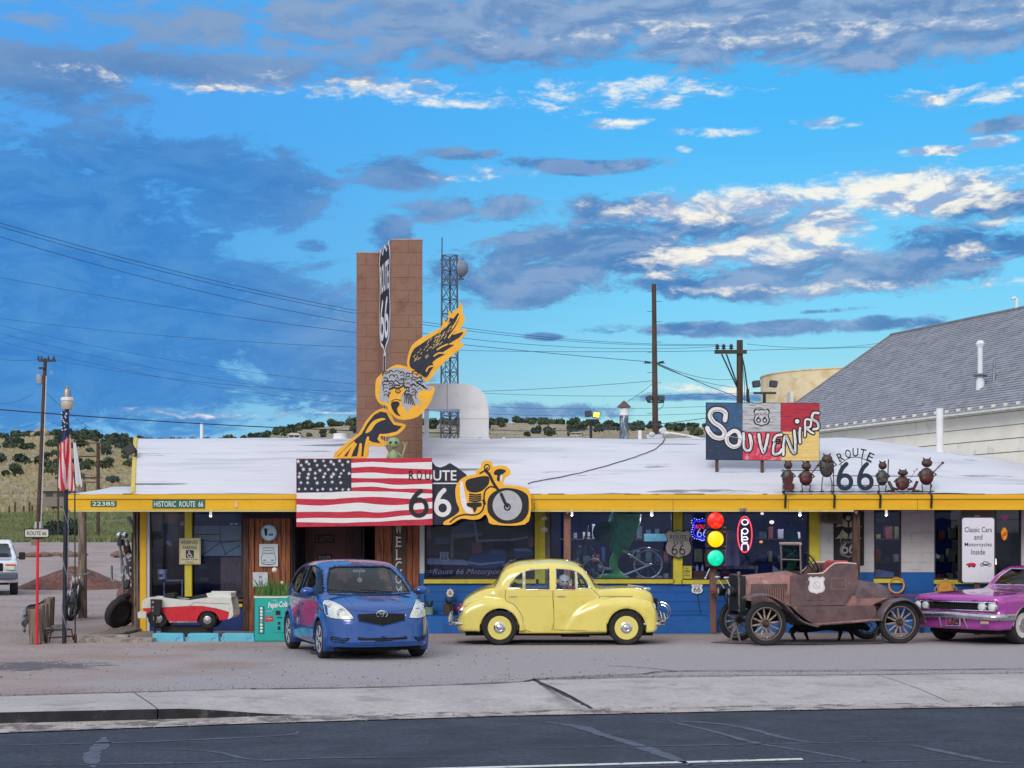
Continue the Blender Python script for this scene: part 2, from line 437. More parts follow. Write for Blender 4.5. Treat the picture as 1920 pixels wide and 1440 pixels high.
for d in ds:
    for c in cs:
        Yn = 20+d; x = c*(50+1.1*max(0,Yn))
        y = YB(max(-40,min(60,x)))*max(0,1-max(0,d)/40)+20*min(1,max(0,d)/40)+d
        z = -.5 if d < 0 else TZ(x,y)
        if 0 < d: z += .012*mn.noise((x*.5,y*.5,0))*min(1,d)
        gv.append((x,y,z))
nc = len(cs)
for j in range(len(ds)-1):
    for i in range(nc-1): gf_.append((j*nc+i,j*nc+i+1,(j+1)*nc+i+1,(j+1)*nc+i))
def ground_mat():
    m = bpy.data.materials.new('dirt_and_grass'); m.use_nodes = True
    t = NT(m.node_tree); b = m.node_tree.nodes['Principled BSDF']
    v = t.new('ShaderNodeTexCoord').outputs['Object']
    sp = t.new('ShaderNodeSeparateXYZ'); t.put(sp.inputs[0],v); x,y,z = sp.outputs
    n1 = t.noise(v,.35,6,.65); n2 = t.noise(v,7,8,.75); n3 = t.noise(v,60,4,.8); n4 = t.noise(v,.06,6,.6)
    nst = t.noise(t.vm('MULTIPLY',v,(.25,1.6,1)),.8,6,.6)
    asph = t.mix(t.rng(n3,.34,.66),lin((132,128,132)),lin((192,186,191)))
    asph = t.mix(t.rng(nst,.4,.66,0,.55),asph,lin((168,160,164)))
    asph = t.mix(t.rng(n2,.55,.75,0,.6),asph,lin((122,112,114)))
    dirt = t.mix(t.rng(n3,.3,.7),lin((134,121,120)),lin((196,180,176)))
    dirt = t.mix(t.rng(n1,.42,.66,0,.75),dirt,lin((150,134,130)))
    dirt = t.mix(t.rng(n2,.52,.72,0,.5),dirt,lin((124,113,112)))
    # rough gravel takes over towards the left and behind
    gx = t.m('ADD',t.m('MULTIPLY',x,-.3),t.m('MULTIPLY',t.m('SUBTRACT',n1,.5),5))
    gy = t.m('ADD',t.m('SUBTRACT',y,29),t.m('MULTIPLY',t.m('SUBTRACT',n2,.5),3))
    f = t.rng(t.m('MAXIMUM',t.m('SUBTRACT',gx,1.2),t.m('MULTIPLY',gy,.6)),-.6,.9)
    c = t.mix(f,asph,dirt)
    dd = t.vm('MULTIPLY',t.vm('SUBTRACT',v,(-7.3,23.4,0)),(.55,.85,0)); st = t.rng(t.m('ADD',t.vm('DOT_PRODUCT',dd,dd),t.m('MULTIPLY',t.m('SUBTRACT',t.noise(v,3,7,.7),.5),3.2)),.75,.25,0,.8)
    c = t.mix(st,c,lin((88,86,94)))
    grass = t.mix(n2,lin((82,94,70)),lin((118,124,92)))
    grass = t.mix(t.rng(n1,.5,.7,0,.6),grass,lin((140,132,92)))
    tan = t.mix(n1,lin((146,136,116)),lin((178,168,146)))
    tan = t.mix(t.rng(t.noise(t.vm('MULTIPLY',v,(.3,1,1)),.25,7,.65),.48,.62),tan,lin((122,114,98)))
    tan = t.mix(t.rng(n4,.5,.65,0,.5),tan,lin((112,112,84)))
    wob = t.m('MULTIPLY',t.m('SUBTRACT',n4,.5),60)
    c = t.mix(t.rng(t.m('ADD',y,wob),114,124),c,grass)
    c = t.mix(t.rng(t.m('ADD',y,wob),176,206),c,tan)
    t.put(b.inputs['Base Color'],c); b.inputs['Roughness'].default_value = .95; b.inputs['Specular IOR Level'].default_value = .2
    bn = t.new('ShaderNodeBump'); bn.inputs['Strength'].default_value = .7; bn.inputs['Distance'].default_value = .02
    t.put(bn.inputs['Height'],t.m('ADD',t.noise(v,45,5,.8),t.m('MULTIPLY',n2,.6))); t.put(b.inputs['Normal'],bn.outputs[0])
    return m
mb = MB(); mb.add(gv,gf_); ground = tag(mb.build('ground',ground_mat(),smooth=True),kind='structure')
# road
M_road = mat('road_asphalt',(66,71,86),.85,speck=(16,1.0),var=.2,vs=1.2,bump=.9,bs=120,c2=(72,78,95),cs=(.5,.62),c3=(46,51,64),c3s=.5,c3r=(.5,.7),detail=9)
M_conc = mat('pavement_concrete',(186,178,178),.9,speck=(14,.35),var=.1,vs=.9,bump=.35,bs=70,c2=(162,154,154),cs=(.5,.66),c3=(140,132,132),c3s=3.2,c3r=(.62,.74),detail=9)
M_gut = mat('gutter_concrete',(180,170,166),.9,var=.2,vs=2,bump=.5,bs=60,c2=(104,98,98),cs=(.46,.6),detail=8)
M_kerb = mat('black_kerb',(40,41,46),.9,var=.3,vs=3,bump=.6,bs=40,c2=(84,80,80),cs=(.56,.7))
xs_ = [-60,-40,-25,-15,-10]+[-8+.25*i for i in range(0,73)]+[12,16,22,30,45,60]
mb = MB(); n_ = len(xs_)
mb.add([(x,RE(x)+.02*mn.noise((x*3,0,0)),RZ) for x in xs_]+[(x,RE(x)-25,RZ) for x in xs_],[(i,i+n_,i+n_+1,i+1)[::-1] for i in range(n_-1)])
road = tag(mb.build('road',M_road),kind='structure')
mb = MB(); mb.add([(x,KL(x)+.01,RZ+.015+.0*x) for x in xs_]+[(x,RE(x)-.05,RZ+.012) for x in xs_],[(i,i+n_,i+n_+1,i+1)[::-1] for i in range(n_-1)])
tag(mb.build('gutter',M_gut),kind='structure')
side_bed = MB(); side_bed.add([(x,YB(x)+.02,-.02) for x in xs_]+[(x,KL(x)+.012,min(ZK(x),0)-.012) for x in xs_],[(i,i+n_,i+n_+1,i+1)[::-1] for i in range(n_-1)])
walk = tag(side_bed.build('pavement',mat('joint_dirt',(74,68,60),.95,var=.4,vs=20,bump=1,bs=60,c2=(92,96,70))),kind='structure')
joints = [(-60,-60,0),(-40,-40,.012),(-25,-25,.012),(-15,-15,.012),(-9.6,-9.0,.012),(-4.53,-3.85,.014),(.28,.92,.05),(4.95,5.25,.014),(9.5,9.8,.014),(14.6,15,.014),(22,22,.014),(35,35,.014),(60,60,0)]
for (b0,f0,g0),(b1,f1,g1) in zip(joints[:-1],joints[1:]):
    mb = MB(); NX = max(4,int((b1-b0)/.2)) if b1-b0 < 8 else 12; NY = 7; vs = []
    for j in range(NY):
        t = j/(NY-1)
        for i in range(NX):
            s = i/(NX-1)
            ge = (g0/2 if i == 0 else (-g1/2 if i == NX-1 else 0))
            xb = b0+(b1-b0)*s; xf = f0+(f1-f0)*s; x = xb+(xf-xb)*t+ge
            if i in (0,NX-1) and (g0 if i == 0 else g1) > .05: ge *= 1
            y = YB(x)*(1-t)+KL(x)*t
            z = .006*(1-t)+ZK(x)*t*t*(1.2-.2*t)+.004*mn.noise((x,y,0))
            vs.append((x,y,z))
    # skirt down the front and joints
    top = len(vs)
    for i in range(NX): x,y,z = vs[(NY-1)*NX+i]; vs.append((x,y-.012,RZ-.02))
    fs = [(j*NX+i,(j+1)*NX+i,(j+1)*NX+i+1,j*NX+i+1) for j in range(NY-1) for i in range(NX-1)]
    fs2 = [((NY-1)*NX+i,top+i,top+i+1,(NY-1)*NX+i+1) for i in range(NX-1)]
    mb.add(vs,fs)
    mb.m = 1; mb.f += fs2; mb.mi += [1 if (vs[(NY-1)*NX+k][0] < -2.6) else 0 for k in range(NX-1)]
    mb.build('paving_slab',[M_conc,M_kerb],walk)
# lane line and worn marks on the road
M_line = mat('road_line_paint',(214,214,210),.8,var=.08,vs=6,c2=(120,122,126),cs=(.56,.66),detail=9)
mb = MB(); p0 = (-3.6,6.2); L = []
for i in range(41):
    x = -4.2+i*(2.6+4.2)/40
    y = 13.66+(x+.85)*.19
    L.append((x,y))
mb.add([(x,y-.055,RZ+.004) for x,y in L]+[(x,y+.055,RZ+.004) for x,y in L],[(i,i+1,i+42,i+41) for i in range(40)])
mb.build('lane_line',M_line,road)
M_scuff = mat('road_scuff',(88,94,110),.85,var=.2,vs=8,c2=(62,68,84),cs=(.5,.64),bump=.5,bs=120,detail=8)
def ground_strip(pts,w,z,name,m,parent,zf=None,k=6,taper=True,zz=None):
    P_ = []
    for px,py in pts:
        Y = FPX*(EYE-z)/(py-HY); P_.append(((px-960)/FPX*Y,Y))
    P_ = smooth_pts(P_,k,False); vs = []; N = len(P_)
    for i,(x,y) in enumerate(P_):
        a = P_[max(0,i-1)]; b = P_[min(N-1,i+1)]; d = Vector((b[0]-a[0],b[1]-a[1])).normalized(); q = Vector((-d.y,d.x))
        ww = w*(.6+.8*R.random())/2
        if taper: ww *= min(1,4*i/N+.1,4*(N-1-i)/N+.1)
        vs += [(x+q.x*ww,y+q.y*ww,z+.004),(x-q.x*ww,y-q.y*ww,z+.004)]
    mb = MB(); mb.add(vs,[(2*i,2*i+1,2*i+3,2*i+2) for i in range(N-1)]); return mb.build(name,m,parent)
for pts,w in [([(1000,1352),(1080,1362),(1130,1378),(1190,1396),(1250,1418),(1310,1440)],.14),([(1240,1352),(1330,1356),(1400,1366),(1470,1384),(1530,1393)],.10),
               ([(1230,1348),(1330,1370),(1420,1394),(1530,1412),(1640,1432)],.08),([(0,1398),(250,1392),(520,1380),(560,1372)],.07),
               ([(960,1404),(1200,1400),(1500,1394),(1900,1386)],.05),([(270,1404),(400,1410),(480,1425),(640,1421),(900,1420)],.06),([(196,1382),(188,1400),(172,1416),(176,1440)],.14),
               ([(1700,1396),(1780,1412),(1860,1428),(1920,1432)],.1),([(0,1436),(300,1432),(560,1426)],.05),([(1130,1440),(1400,1432),(1900,1424)],.05)]:
    ground_strip(pts,w,RZ,'scuff_mark',M_scuff,road)
M_crack = mat('lot_crack',(52,48,52),.95,var=.3,vs=30)
for pts,w in [([(470,1292),(700,1288),(960,1279),(1010,1273),(1120,1267),(1200,1264),(1270,1258),(1560,1257),(1920,1254)],.055),([(1000,1275),(1180,1269),(1400,1267),(1640,1265),(1920,1262)],.045),([(1140,1248),(1210,1252),(1270,1259)],.03),
               ([(0,1304),(250,1298),(480,1291)],.05),([(1000,1273),(1030,1289),(1060,1304),(1100,1324)],.06)]:
    ground_strip(pts,w,.010,'crack',M_crack,ground,k=10,taper=False)
M_patch = mat('tar_patch',(96,94,100),.9,var=.3,vs=3,c2=(146,139,143),cs=(.42,.56),bump=.8,bs=60,detail=8)
# loose stones
def scatter(name,n_,fn,smin,smax,m,parent=None,label=None):
    mb = MB()
    for _ in range(n_):
        x,y,z = fn(); s = R.uniform(smin,smax); a = R.random()*pi
        vs = [(x+s*cos(a+k*2*pi/4)*R.uniform(.7,1.2),y+s*sin(a+k*2*pi/4)*R.uniform(.7,1.2),z-.003) for k in range(4)]+[(x+R.uniform(-.3,.3)*s,y,z+s*R.uniform(.4,.9))]
        mb.add(vs,[(0,1,4),(1,2,4),(2,3,4),(3,0,4)])
    o = mb.build(name,m,parent); o['kind'] = 'stuff';
    if label: o['label'] = label
    return o
M_peb = mat('pebbles',(160,150,148),.9,var=.45,vs=9,c2=(92,84,82))
def f1():
    x = R.uniform(-9.5,9.5); y = YB(x)+abs(R.gauss(0,.5))+.02; return x,y,.006
def f2():
    y = R.uniform(21,60); x = R.uniform(-.36,-.15 if y > 31 else .1)*y*(1 if y > 31 else .9); return x,y,TZ(x,y)
def f3():
    x = R.uniform(-6.5,7); return x,KL(x)-R.uniform(0,KL(x)-RE(x)+.15),RZ+.018
def f4(): y = R.uniform(22,31.3); return R.uniform(-.33,.33)*y,y,.004
scatter('loose_gravel',2600,f1,.004,.013,M_peb,label='fine loose gravel along the back edge of the pavement')
scatter('loose_gravel',3600,f2,.008,.03,M_peb,label='scattered stones on the dirt lot left of the shop')
scatter('loose_gravel',700,f3,.004,.012,M_peb,label='grit lying in the gutter beside the road')
scatter('loose_gravel',1500,f4,.003,.009,M_peb,label='grit scattered over the parking lot in front of the shop')
# ================================================================ the shop
FY,WY = 31.3,32.5                                  # fascia plane, wall plane
def X(px,Y): return (px-960)/FPX*Y
def Z(py,Y): return EYE-(py-HY)/FPX*Y
M_white = mat('roof_coating',(208,210,222),.75,var=.04,vs=1.2,bump=.9,bs=3.2,c2=(188,192,206),cs=(.5,.66),c3=(128,128,140),c3s=2.2,c3r=(.60,.67),stretch=(.16,1.0,3.0),detail=9)
M_yel = mat('fascia_yellow',(232,180,16),.55,var=.07,vs=2,bump=.25,bs=14,c2=(226,168,8),cs=(.55,.7),stretch=(.3,1,2.5),c3=(150,118,60),c3s=7,c3r=(.68,.76))
M_yel2 = mat('frame_yellow',(206,192,58),.6,var=.1,vs=5,c2=(176,160,50),cs=(.55,.7))
M_blue = mat('wall_blue',(6,90,168),.6,var=.08,vs=1.5,bump=.4,bs=12,c2=(6,76,146),cs=(.5,.66),c3=(60,96,136),c3s=5,c3r=(.64,.74))
M_blue2 = mat('wall_navy',(14,50,116),.7,var=.12,vs=1.5,bump=.3,bs=12,c2=(18,40,100),cs=(.5,.66))
M_blk = mat('block_white',(196,196,200),.85,var=.05,vs=3,bump=.6,bs=22,c2=(170,170,176),cs=(.56,.7))
M_wood = mat('redwood',(150,90,64),.75,var=.16,vs=2.2,bump=.8,bs=10,c2=(96,54,38),cs=(.46,.62),stretch=(5,5,.5),c3=(176,112,74),c3s=2)
M_wood2 = mat('dark_timber',(92,66,58),.8,var=.2,vs=3,bump=.7,bs=12,c2=(58,42,38),cs=(.46,.62),stretch=(5,5,.5))
M_grayw = mat('weathered_timber',(134,120,110),.9,var=.2,vs=3,bump=1,bs=12,c2=(90,78,70),cs=(.46,.62),stretch=(5,5,.5))
M_int = mat('interior_dark',(60,62,74),.8,var=.3,vs=2)
M_brown = mat('brown_panel',(122,96,84),.8,var=.08,vs=4,c2=(104,80,70),stretch=(4,1,1))
M_door = mat('door_maroon',(80,40,44),.6,var=.15,vs=3,c2=(58,28,32),stretch=(4,1,.6))
M_black = mat('black_metal',(22,23,27),.5,var=.2,vs=6)
M_steel = mat('galvanised',(150,154,160),.45,.7,var=.12,vs=5,c2=(110,112,118))
M_glass = glass('shop_glass',(.74,.80,.94),.30)
M_wht = mat('white_paint',(228,228,228),.6,var=.05,vs=4,c2=(196,196,198),cs=(.6,.75))
M_trimw = mat('trim_white',(196,200,208),.7,var=.08,vs=5)
shop = thing('souvenir_shop','long low roadside shop with white roof, yellow fascia and blue base wall','shop',(-7.5,WY,0))
XL,XR = X(268,WY),13.2
# roof: low porch wing on the left, high slope to the right
def roof_z(x,t):
    """t 0 = front edge, 1 = ridge"""
    zf = Z(926,FY)
    hi = Z(822,34.6)
    hi -= .55*max(0,(x-6.9)/4.1)**1.5
    hi += .012*sin(x*1.9)
    return zf+(hi-zf)*(1-(1-t)**1.25)
mb = MB(); NX,NY = 110,16; vs = []
for j in range(NY):
    t = j/(NY-1); y = FY-.03+(34.6-FY)*t
    xl = X(268,32)+(X(257,34.6)-X(268,32))*t
    for i in range(NX):
        x = xl+(XR-xl)*i/(NX-1); z = roof_z(x,t)+.02*mn.noise((x*.9,y*1.3,2))+.006*mn.noise((x*4,y*6,2)); vs.append((x,y,z))
for i in range(NX): x,y,z = vs[(NY-1)*NX+i]; vs.append((x,y+9,z+.1))
b0 = len(vs)
for j in range(NY): x,y,z = vs[j*NX]; vs.append((x,y,z-.0)); vs.append((x,y,Z(926,FY)-.02))
fs = [(j*NX+i,j*NX+i+1,(j+1)*NX+i+1,(j+1)*NX+i) for j in range(NY) for i in range(NX-1)]
fs += [(b0+2*j,b0+2*j+2,b0+2*j+3,b0+2*j+1) for j in range(NY-1)]
mb.add(vs,fs); roof = mb.build('roof',M_white,shop,smooth=True)
# parapet end trim of the high roof
mb = MB(); mb.tube([(X(268,32)+(X(257,34.6)-X(268,32))*t-.03,FY+(34.6-FY)*t,roof_z(-7,t)+.01) for t in [i/8 for i in range(9)]],.045,6)
mb.build('roof_edge_trim',mat('trim_pale_yellow',(214,190,90),.7),shop)
# low wing
mb = MB(); vs = []; NX2 = 30; NY2 = 8
for j in range(NY2):
    t = j/(NY2-1); y = FY-.03+t*2.2
    for i in range(NX2):
        s = i/(NX2-1); x = X(128,FY)+(X(268,32)+.1-X(128,FY))*s
        z = Z(926,FY)+.22*(1-(1-t)**1.6)*min(1,.35+s*2)+.05*sst((s-.8)/.2)*t+.012*mn.noise((x*2,y*2,5)); vs.append((x,y,z))
fs = [(j*NX2+i,j*NX2+i+1,(j+1)*NX2+i+1,(j+1)*NX2+i) for j in range(NY2-1) for i in range(NX2-1)]
mb.add(vs,fs); mb.box((X(128,FY)+.02,FY,Z(940,FY)),(X(268,32),FY+2.2,Z(928,FY)))
mb.build('porch_roof',M_white,shop,smooth=True)
# fascia boards
edges = [128,555,1002,1262,1478,1720,2060]
for a,b in zip(edges[:-1],edges[1:]):
    mb = MB(); mb.box((X(a,FY)+.004,FY-.02,Z(956,FY)),(X(b,FY)-.004,FY+.03,Z(936,FY)))
    mb.build('fascia_board',M_yel,shop)
mb = MB();
mb.box((X(126,FY),FY-.055,Z(935.5,FY)),(X(2060,FY),FY+.03,Z(927,FY))); mb.build('fascia_cap',M_yel,shop)
mb = MB(); mb.box((X(133,FY),FY-.035,Z(959.5,FY)),(X(1600,FY),FY+.02,Z(956.5,FY))); mb.build('fascia_drip_edge',mat('pale_drip',(206,192,130),.7),shop)
mb = MB(); mb.prism([(FY-.02,Z(956,FY)),(FY-.02,Z(928,FY)),(FY+2.1,Z(922,FY)),(FY+2.1,Z(956,FY))],X(128,FY)-.05,X(128,FY)-.003,'x'); mb.build('fascia_end',M_yel,shop)
mb = MB()
for a in [150,178,262,276,420,470,530,1050,1180,1400,1450,1600,1690,1800,1880]:
    for dz in (942,950): mb.ball((X(a,FY),FY-.022,Z(dz,FY)),.012,6,4)
mb.build('fascia_bolts',M_yel,shop)['kind'] = 'stuff'
mb = MB(); mb.box((X(133,FY)+.05,FY+.035,Z(953,FY)),(XR,WY+.12,Z(949,FY))); mb.build('soffit',mat('soffit',(104,98,96),.85,var=.15),shop)
# peeling dark line between roof and fascia
mb = MB(); x = X(130,FY)
while x < XR:
    w = R.uniform(.08,.6)
    if R.random() < .5: mb.box((x,FY-.06,Z(927,FY)),(x+w,FY-.02,Z(927,FY)+R.uniform(.006,.016)))
    x += w+R.uniform(.05,.5)
mb.build('roof_edge_flashing',mat('flashing_dark',(70,62,58),.8),shop)
# walls
HT = Z(956,FY)-.0
def wall(name,x0,x1,z0,z1,m,y=WY,th=.14,parent=None):
    mb = MB(); mb.box((x0,y,z0),(x1,y+th,z1)); return mb.build(name,m,parent or shop)
WTOP = 2.52
wx = lambda px: X(px,WY)
# (window: px left, right, row top, row bottom, posts)
SILL = Z(1087,WY)
wins = [(281,455,958,1120),(797,1003,958,1086),(1031,1262,958,1086),(1279,1517,958,1087),(1563,1620,958,1060),(1639,1690,958,1085),(1752,1865,958,1087),(1866,1915,958,1087)]
# base wall
wall('base_wall',wx(796),XR,0,Z(1095,WY),M_blue)
wall('base_wall',wx(279),wx(456),0,Z(1136,WY),M_blue2)
# horizontal plank joints in the base wall
mb = MB()
for pz in (1110,1128,1146):
    mb.box((wx(800),WY-.004,Z(pz,WY)-.004),(XR,WY,Z(pz,WY)+.004))
mb.build('siding_groove',mat('groove_navy',(10,44,96),.7),shop)
mb = MB(); mb.box((wx(796),WY-.95,0),(X(1335,31.4),WY-.003,.34)); mb.build('ledge',M_blue,shop)
mb = MB(); mb.box((X(1338,31.4),WY-.6,0),(XR,WY-.003,.26)); mb.build('ledge',M_blue,shop)
# white parts: piers
wall('wall_strip',wx(787),wx(796),Z(1075,WY),WTOP,M_trimw,WY-.06,.2)
wall('wall_strip',wx(787),wx(796),0,Z(1075,WY),M_blue,WY-.06,.2)
wall('wall_strip',wx(1003),wx(1010),Z(1086,WY),WTOP,M_yel2,WY-.03)
wall('wall_strip',wx(1010),wx(1022),Z(1094,WY),WTOP,M_yel2,WY-.05,.16)
wall('wall_strip',wx(1022),wx(1031),Z(1094,WY),WTOP,mat('grey_strip',(120,112,112),.8),WY-.01)
wall('window_post',wx(1262),wx(1279),Z(1095,WY),WTOP,M_yel2,WY-.07,.2)
wall('window_post',wx(1517),wx(1536),Z(1095,WY),WTOP,M_yel2,WY-.05,.18)
def block_pier(x0,x1,z0,z1,split=None):
    """white concrete blocks laid in courses with recessed joints"""
    wall('mortar',x0,x1,z0,z1,mat('mortar_white',(172,172,178),.9),WY+.006,.13)
    z = z0; k = 0; bh = .2
    while z < z1-.01:
        h = min(bh,z1-z); x = x0; first = True
        while x < x1-.005:
            w = (.2 if (k % 2 and first) else .4); first = False; w = min(w,x1-x)
            mb = MB(); mb.box((x+.003,WY-R.uniform(0,.002),z+.003),(x+w-.003,WY+.12,z+h-.003)); mb.build('block',M_blk,shop); x += w
        z += h; k += 1
ZW = Z(1073,WY)
block_pier(wx(1536),wx(1563),ZW,WTOP)
block_pier(wx(1563),wx(1620),ZW,Z(1060,WY))
block_pier(wx(1620),wx(1639),ZW,WTOP)
block_pier(wx(1690),wx(1752),ZW,WTOP)
wall('base_wall',wx(1536),wx(1639),Z(1095,WY),ZW,M_blue)
wall('base_wall',wx(1690),wx(1752),Z(1095,WY),ZW,M_blue)
wall('base_wall',wx(1915),XR,Z(1095,WY),ZW,M_blue)
wall('base_wall',wx(1639),wx(1690),Z(1095,WY),Z(1087,WY),M_blue)
block_pier(wx(1915),XR,ZW,WTOP)
wall('sign_backing',wx(1803),wx(1866),Z(1090,WY),WTOP,mat('grey_strip',(120,112,112),.8),WY-.02)
for i,(a,b,t,bt) in enumerate(wins):
    fr = MB(); x0,x1,z0,z1 = wx(a),wx(b),Z(bt,WY),WTOP
    f = .03
    fm = M_black if i in (4,) else mat('window_frame_dark',(44,44,52),.6)
    for q in ((x0,x0+f,z0,z1),(x1-f,x1,z0,z1),(x0+f,x1-f,z0,z0+f),(x0+f,x1-f,z1-f,z1)):
        fr.box((q[0],WY+.02,q[2]),(q[1],WY+.08,q[3]))
    w_ = fr.build('window',fm,shop)
    g = MB(); g.box((x0+f,WY+.045,z0+f),(x1-f,WY+.051,z1-f)); g.build('pane',M_glass,w_)
    if i in (1,2,3,5,6,7):
        s_ = MB(); s_.box((x0-.02,WY-.07,z0-.085),(x1+.02,WY+.03,z0-.003)); s_.build('sill',M_yel2,w_)
    if i == 0:
        s_ = MB(); s_.box((wx(434),WY-.05,Z(1138,WY)),(x1,WY+.0,Z(1132,WY))); s_.build('sill',M_yel2,w_)
# left window corner
wall('corner_post',wx(264),wx(275),0,WTOP,M_yel,WY-.06,.2)
wall('corner_strip',wx(275),wx(281),0,WTOP,M_trimw,WY-.03)
wall('side_wall',wx(264),wx(264)+.1,0,WTOP,M_wood2,WY+.14,8)
for k in range(3):
    mb = MB(); x = wx(254)+k*.045; mb.cbox((x,WY-.02+k*.03,1.25),(.035,.14,2.5),Matrix.Rotation(.012*(k-1),3,'Y'),.004); mb.build('weathered_board',M_grayw,shop)
wall('window_mullion',wx(348),wx(361),Z(1118,WY),WTOP,M_yel2,WY-.09,.1)
wall('wall_panel',wx(412),wx(456),Z(1128,WY),Z(1045,WY),M_brown,WY+.09,.03)
wall('wall_panel',wx(281),wx(412),Z(1138,WY),Z(1122,WY),M_int,WY+.02)
# timber pilasters: vertical planks
def planks(pa,pb,z0,z1,y,names='plank',n_=4,m=M_wood):
    xs = [wx(pa)+(wx(pb)-wx(pa))*i/n_ for i in range(n_+1)]
    for i in range(n_):
        mb = MB(); mb.cbox(((xs[i]+xs[i+1])/2,y+.02+R.uniform(-.004,.004),(z0+z1)/2),(xs[i+1]-xs[i]-.008,.04,z1-z0),None,.004); mb.build(names,m,shop)
wall('wall_backing',wx(456),wx(548),0,WTOP,M_wood2,WY,.12)
planks(457,468,0,WTOP,WY-.10,'post_board',1,M_wood2)
planks(468,478,0,WTOP,WY-.09,'post_board',1,M_wood)
planks(478,528,0,WTOP,WY-.045,'plank',3)
planks(528,545,0,WTOP,WY-.07,'post_board',2)
wall('wall_backing',wx(703),wx(787),0,WTOP,M_wood2,WY,.12)
planks(703,736,0,WTOP,WY-.045,'plank',2); planks(736,761,0,WTOP,WY-.04,'plank',1,M_wood2); planks(761,786,0,WTOP,WY-.045,'plank',2)
# arched dark beam above the plank pier
mb = MB(); mb.box((wx(456),WY-.14,Z(972,WY)),(wx(560),WY-.105,WTOP)); mb.build('header_board',mat('header_dark',(40,36,52),.8),shop)
# recessed entrance
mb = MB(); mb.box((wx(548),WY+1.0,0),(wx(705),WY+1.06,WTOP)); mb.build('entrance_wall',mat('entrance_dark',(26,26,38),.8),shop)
d_ = MB(); d_.box((wx(561),WY+.94,.05),(wx(676),WY+.985,2.3)); door = d_.build('door',M_door,shop)
d_ = MB(); d_.box((wx(580),WY+.93,.95),(wx(640),WY+.939,2.2)); d_.build('panel',mat('door_panel',(88,46,50),.6,var=.1,stretch=(4,1,1)),door)
d_ = MB(); d_.cyl((wx(664),WY+.93,1.05),(wx(664),WY+.87,1.05),.03); d_.build('handle',M_steel,door)
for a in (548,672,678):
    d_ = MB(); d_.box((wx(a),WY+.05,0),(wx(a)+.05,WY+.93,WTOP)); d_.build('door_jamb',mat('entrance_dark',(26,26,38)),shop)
# interior shell
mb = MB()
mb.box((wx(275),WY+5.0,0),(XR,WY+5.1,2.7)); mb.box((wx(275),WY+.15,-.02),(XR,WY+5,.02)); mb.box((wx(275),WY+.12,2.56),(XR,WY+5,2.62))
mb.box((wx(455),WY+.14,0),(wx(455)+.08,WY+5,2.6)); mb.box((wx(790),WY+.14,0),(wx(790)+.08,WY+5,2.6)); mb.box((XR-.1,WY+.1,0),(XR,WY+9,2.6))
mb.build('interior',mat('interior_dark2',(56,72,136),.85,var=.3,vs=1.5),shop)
# porch and traffic posts in the wall line
for px,m_,w in ((1063.5,mat('post_pinkish',(146,104,96),.8,var=.12,stretch=(5,5,.6),c2=(116,84,78)),13),(1605,M_wood2,13)):
    mb = MB(); mb.cbox((X(px,31.6),31.6,1.2),(w/FPX*31.6,.13,2.4),None,.012); mb.build('porch_post',m_,shop)
mb = MB(); mb.cyl(P(155,1155,38)[:2]+(0,),(P(154,900,38)[0],38,3.2),.105,.095,14)
tag(mb.build('timber_post',M_grayw,loc=P(155,1155,38)[:2]+(0,)),'thick grey weathered timber post behind the leaning motorcycle','post')
# ================================================================ painted cut-out signs on the fascia and roof
M_navy = mat('sign_navy',(20,30,56),.6,var=.12,vs=6,c2=(34,44,72),cs=(.58,.7))
M_red = mat('sign_red',(190,30,62),.55,var=.14,vs=5,c2=(160,18,48),cs=(.5,.66),stretch=(.6,1,3))
M_swht = mat('sign_white',(226,226,232),.6,var=.05,vs=5,c2=(196,198,208),cs=(.58,.7),stretch=(.5,1,3))
M_gold = mat('sign_gold',(240,180,52),.6,var=.08,vs=5,c2=(222,158,38),cs=(.55,.7))
M_sblk = mat('sign_black',(18,20,30),.6,var=.2,vs=8)
M_grey = mat('sign_grey',(176,178,190),.6,var=.08,vs=6)
def board(name,label,cat,pts,Y,th,m,loc=None,group=None,parent=None):
    mb = MB(); mb.prism(pts,Y,Y+th)
    if parent is not None: return mb.build(name,m,parent)
    xs = [p[0] for p in pts]; zs = [p[1] for p in pts]
    return tag(mb.build(name,m,loc=loc or ((min(xs)+max(xs))/2,Y,min(zs))),label,cat,group)
def layer(pts,Y,k,m,parent,name='print'):
    mb = MB(); mb.prism(pts,Y-.003*k,Y-.003*k+.0025); return mb.build(name,m,parent)
def brackets(parent,x0,x1,z,Y):
    mb = MB()
    for x in (x0,(x0+x1)/2,x1): mb.box((x-.02,Y,z-.02),(x+.02,FY+.01,z+.02))
    mb.build('bracket',M_black,parent)
R5 = (540,840); RG = (620,430); R6 = (1300,730)
